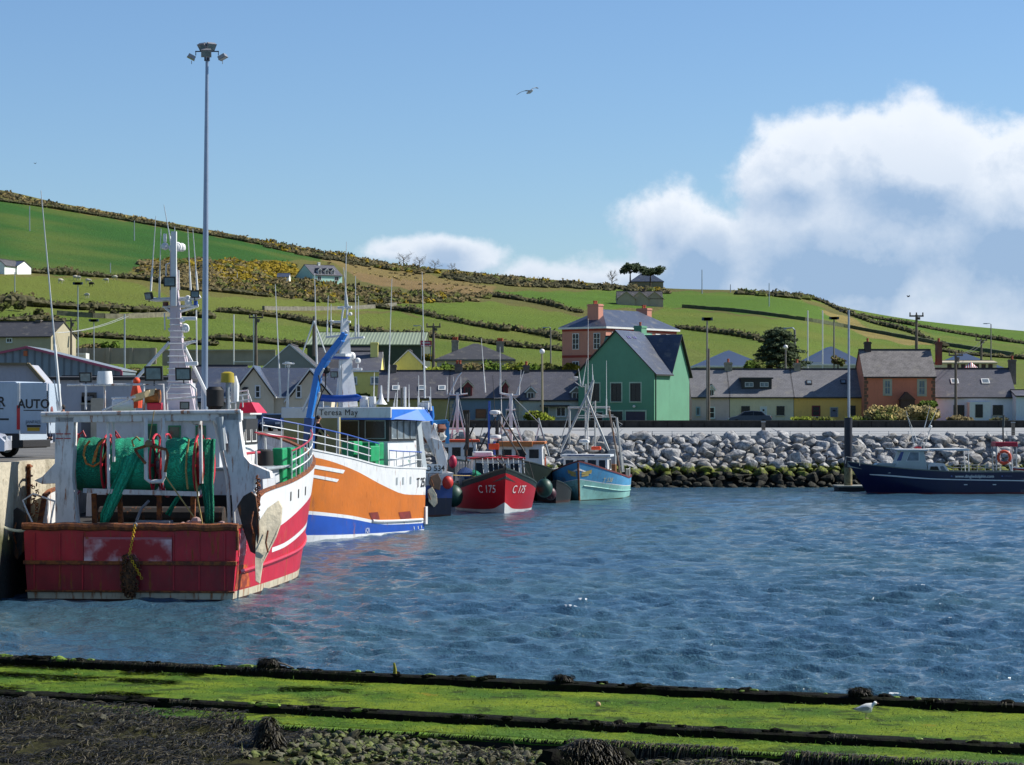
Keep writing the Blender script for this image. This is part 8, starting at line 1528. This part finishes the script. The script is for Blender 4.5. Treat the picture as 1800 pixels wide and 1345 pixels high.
# ======== people
def person(label, loc, rz, jacket, trousers, hair, height=1.75, arm=((.25, .1, -.3), (.3, .25, -.15)), lean=.1, hat=None, group=None):
    """standing figure; +x is where it faces"""
    s_ = height/1.75; r_ = thing('person', label, 'person', loc, rz, group); skin = M('skin', 'a8745a', .6, var=.05)
    def sk(name, vs, es, rad, mat, root_i=0):
        me = bpy.data.meshes.new(name); me.from_pydata([tuple(V(v)*s_) for v in vs], es, []); me.materials.append(mat); o = bpy.data.objects.new(name, me); col.objects.link(o); o.parent = r_
        m = o.modifiers.new('skin', 'SKIN')
        for i, rr in enumerate(rad): me.skin_vertices[0].data[i].radius = ((rr, rr) if not isinstance(rr, tuple) else (rr[0], rr[1])); me.skin_vertices[0].data[i].radius = tuple(q*s_ for q in me.skin_vertices[0].data[i].radius)
        me.skin_vertices[0].data[root_i].use_root = True; sb = o.modifiers.new('sub', 'SUBSURF'); sb.levels = 1; sb.render_levels = 2; m.use_smooth_shade = True; return o
    L_ = lean; sh = V((L_, 0, 1.42)); vs = [(0, 0, .95), (L_*.4, 0, 1.15), (L_*.9, 0, 1.35), (L_*1.1, 0, 1.5), (L_*1.3+.02, 0, 1.6), (L_*1.3+.02, 0, 1.72)]; es = [(0, 1), (1, 2), (2, 3), (3, 4), (4, 5)]; rad = [.13, .12, .13, .055, .09, .07]
    jv = [(0, 0, .9), (L_*.4, 0, 1.15), (L_*.9, 0, 1.36), (L_, 0, 1.45)]; je = [(0, 1), (1, 2), (2, 3)]; jr = [.165, .155, .165, .08]
    tv = [(0, 0, .98), (0, 0, .9)]; te = [(0, 1)]; tr = [.14, .15]
    for s in (-1, 1):
        i = len(vs); hx_, hy_, hz_ = arm[0]; wx, wy, wz = arm[1]; S_ = V((L_*.95, s*.19, 1.4)); E2 = S_+V((hx_*.5, s*.08, -.26+hx_*.1)); Wr = E2+V((wx*.8, s*-.05, wz*1.0-.08)); Hd = Wr+V((.06, 0, -.02))
        vs += [tuple(S_), tuple(E2), tuple(Wr), tuple(Hd)]; es += [(2, i), (i, i+1), (i+1, i+2), (i+2, i+3)]; rad += [.06, .045, .03, .03]
        for f_ in range(5):
            j = len(vs); d = V((.07 if f_ else .03, (f_-2)*.014 if f_ else -s*.035, -.035-.006*f_)); vs += [tuple(Hd+d*.5), tuple(Hd+d+V((-.005, 0, -.02)))]; es += [(i+3, j), (j, j+1)]; rad += [.010, .008]
        j = len(jv); jv += [tuple(S_), tuple(E2), tuple(Wr)]; je += [(2, j), (j, j+1), (j+1, j+2)]; jr += [.085, .065, .05]
        i = len(vs); K_ = V((.03, s*.1, .5)); A_ = V((-.01, s*.11, .09)); T_ = V((.13, s*.12, .04)); vs += [(0, s*.09, .86), tuple(K_), tuple(A_), tuple(T_)]; es += [(0, i), (i, i+1), (i+1, i+2), (i+2, i+3)]; rad += [.08, .055, .04, .035]
        j = len(tv); tv += [(0, s*.095, .82), tuple(K_), tuple(A_+V((0, 0, .03)))]; te += [(1, j), (j, j+1), (j+1, j+2)]; tr += [.105, .085, .07]
    sk('body', vs, es, rad, skin); sk('jacket', jv, je, jr, jacket); sk('trousers', tv, te, tr, trousers); hc = V((L_*1.3+.02, 0, 1.68))*s_
    mb = MB(); mb.ball(hc+V((-.012, 0, .025))*s_, (.105*s_, .092*s_, .11*s_), 12); ob = mb.build('hair' if hat is None else 'hat', hair if hat is None else hat, r_, smooth=True)
    mb = MB(); mb.ball(hc+V((.07, 0, -.01))*s_, (.045*s_, .062*s_, .085*s_), 10); mb.cyl(hc+V((.1, 0, -.005))*s_, hc+V((.135, 0, -.02))*s_, .014*s_, .012*s_, 6); mb.build('face', skin, r_, smooth=True)
    mb = MB(); [mb.ball(hc+V((.11, y, .01))*s_, .008*s_, 6) for y in (-.03, .03)]; mb.box(hc+V((.112, 0, -.05))*s_, (.008, .04, .006)); mb.build('face_features', BLK, r_)
    for s in (-1, 1): mb = MB(); mb.ball(V((.06, s*.115, .05))*s_, (.13*s_, .055*s_, .055*s_), 8); mb.build('boot', BLK, r_, smooth=True)
    return r_
NVY = M('cloth_navy', '14172a', .9, var=.2); BLC = M('cloth_black', '12120f', .9, var=.2); PUR = M('cloth_purple', '3a2d62', .9); HR = M('hair_dark', '1d1612', .8); ORJ = M('cloth_orange', 'c8481c', .8); JB = M('jeans', '26324a', .9)
wm = ot.location.copy(); Mo = Matrix.Rotation(ot.rotation_euler.z, 3, 'Z')
person('person in black clothes leaning at the rail by the blue crane on the orange trawler', wm+Mo @ V((6.6, fo_.lx(552, 795, 6.6).y, 3.6)), ot.rotation_euler.z+2.6, BLC, BLC, HR, 1.86, lean=.16)
person('person in navy with a white cap behind the wheelhouse of the orange trawler', wm+Mo @ V((.6, fo_.lx(709, 800, .6).y, 2.9)), ot.rotation_euler.z+.6, NVY, NVY, HR, 1.7, hat=WHT)
person('person in an orange jacket inside the wheelhouse of the orange trawler', wm+Mo @ V((3.1, 1.9, 3.0)), ot.rotation_euler.z, ORJ, BLC, HR, 1.75)
person('person in a purple top and jeans standing on the quay behind the white van', (-15.7, 86.0, QZ), R(185), PUR, JB, HR, 1.74)
person('person half hidden inside the open back of the white van', (-15.75, 83.2, QZ+.55), R(170), M('cloth_pinkish', '7a4a4a', .9), JB, HR, 1.65, hat=M('cap_green', '2a4034', .8))
# ======== birds and sheep
def gull(label, loc, rz, s_=1.0):
    r_ = thing('gull', label, 'gull', loc, rz); mb = MB(); GW = M('gull_white', 'cfcfc8', .8, var=.06, scale=20); GG = M('gull_grey', '8d8c90', .8, var=.2, scale=14)
    sec = [(-.20, .155, .008, .006), (-.15, .16, .03, .022), (-.08, .172, .05, .045), (0, .178, .062, .064), (.06, .182, .06, .066), (.1, .2, .048, .055), (.125, .235, .034, .036), (.145, .268, .034, .034), (.17, .275, .03, .03), (.195, .272, .012, .014)]
    n = 12
    for x, z, ry, rz_ in sec:
        for j in range(n): a = 2*math.pi*j/n; mb.v.append((x, ry*1.35*math.cos(a), z+rz_*(1.4 if x < .11 else 1.15)*math.sin(a)))
    for i in range(len(sec)-1):
        for j in range(n): mb.f.append((i*n+j, i*n+(j+1) % n, (i+1)*n+(j+1) % n, (i+1)*n+j)); mb.m.append(0)
    mb.f.append(tuple(range(n))[::-1]); mb.m.append(0); mb.f.append(tuple((len(sec)-1)*n+j for j in range(n))); mb.m.append(0)
    mb.build('body', GW, r_, smooth=True)
    for s in (-1, 1):
        mb = MB(); pts = [(.07, .20), (.02, .225), (-.08, .21), (-.2, .178), (-.235, .165), (-.14, .15), (-.04, .145), (.04, .155)]; mb.extr([(x, s*(.088-.16*max(0, -x-.02)), z) for x, z in pts], (0, s*.008, 0)); mb.build('wing', GG, r_, bevel=.003); mb = MB(); mb.extr([(x, s*.045, z) for x, z in ((-.2, .18), (-.27, .165), (-.2, .163))], (0, -s*.01, 0)); mb.build('wing_tip', BLK, r_)
        mb = MB(); mb.tube([(.0, s*.03, .13), (.005, s*.03, .07), (.0, s*.03, .006)], [.008, .006, .006], 6); mb.poly([(0, s*.03-.006, .006), (.045, s*.03-.018, .005), (.05, s*.03, .005), (.045, s*.03+.018, .005), (0, s*.03+.006, .006)]); mb.build('leg', M('leg_pink', '9a7f6a', .7), r_)
        mb = MB(); mb.ball((.178, s*.026, .28), .005, 6); mb.build('eye', BLK, r_)
    mb = MB(); mb.tube([(.19, 0, .272), (.215, 0, .270), (.228, 0, .262)], [.01, .008, .003], 6); mb.build('beak', M('beak', '8a5a40', .5), r_); r_.scale = (s_,)*3; return r_
a, b = slip_ab(1520, 1263, .31); gull('white and grey gull standing on the green slipway near the right', SL(a, b, .31), R(-4), .98)
fg = thing('gull', 'gull with spread wings flying in the blue sky above the boats', 'gull', P(931, 162, 80), R(10)); GW = M('gull_white', 'cfcfc8'); mb = MB(); mb.tube([(-.26, 0, 0), (-.18, 0, .0), (0, 0, 0), (.14, 0, .01), (.22, 0, .015), (.28, 0, .01)], [.012, .04, .065, .05, .035, .008], 10); mb.build('body', GW, fg, smooth=True)
for s in (-1, 1):
    mb = MB(); sp = [(0, .04, .05, .17), (.2, .1, .02, .15), (.38, .1, -.04, .12), (.55, .05, -.14, .05)]
    for i in range(3): y0, z0, xb0, w0 = sp[i]; y1, z1, xb1, w1 = sp[i+1]; mb.extr([(xb0-w0/2, s*y0, z0), (xb0+w0/2, s*y0, z0), (xb1+w1/2, s*y1, z1), (xb1-w1/2, s*y1, z1)], (0, 0, .012), 1 if i == 2 else 0)
    mb.build('wing', [M('gull_grey', '8d8c90'), M('wingtip_brown', '4a4440', .8)], fg)
fg.scale = (.8, .8, .8); fg.rotation_euler = (R(18), R(-6), R(-60))
def darkbird(label, p, s_, rz, name='crow'):
    r_ = thing(name, label, 'bird', p, rz); mb = MB(); mb.tube([(-.22, 0, 0), (-.08, 0, .02), (.06, 0, .05), (.14, 0, .1), (.18, 0, .12), (.25, 0, .11)], [.02, .06, .07, .05, .04, .006], 8); mb.build('body', BLK, r_, smooth=True)
    for s in (-1, 1): mb = MB(); mb.extr([(-.1, s*.05, .04), (.08, s*.05, .06), (.05, s*.32, .2), (-.08, s*.42, .22), (-.12, s*.25, .12)], (0, 0, .01)); mb.build('wing', BLK, r_)
    r_.scale = (s_,)*3
darkbird('tiny dark bird in front of the clouds at the right', P(1597, 522, 150), .45, .3); darkbird('dark bird flying beside the tall pole above the yellow cottage', P(1477, 548, 200), .8, 2.2)
darkbird('tiny dark speck of a bird high in the left sky', P(62, 288, 150), .3, 1.0)
WOOL = M('wool', 'b5b0a0', .95, var=.1, scale=4)
for i, (px, v, m_) in enumerate([(135, 493, 0), (141, 494, 0), (157, 499, 0), (190, 498, 0), (109, 499, 0), (156, 525, 0), (163, 505, 1), (205, 493, 0)]):
    g_0 = G(px, v); sh_ = thing('sheep', ['white sheep grazing in the field below the deep green field', 'dark sheep grazing among the white sheep'][m_], 'sheep', g_0-V((0, 2, 0)), random.uniform(-.5, .5)+(3.1 if i % 2 else 0), 'white sheep' if not m_ else None); q = 1.25
    mm_ = WOOL if not m_ else M('wool_dark', '2a2420', .9); mb = MB(); lump(mb, (0, 0, .62*q), (.5*q, .24*q, .26*q), 0, .2, 9); mb.tube([(.4*q, 0, .68*q), (.55*q, 0, .6*q), (.68*q, 0, .42*q)], [.13*q, .1*q, .06*q], 7)
    for x in (-.3, .28):
        for y in (-.12, .12): mb.tube([(x*q, y*q, .5*q), ((x+.02)*q, y*q, .25*q), (x*q, y*q, 0)], [.06*q, .035*q, .03*q], 5)
    mb.build('body', mm_, sh_, smooth=True)
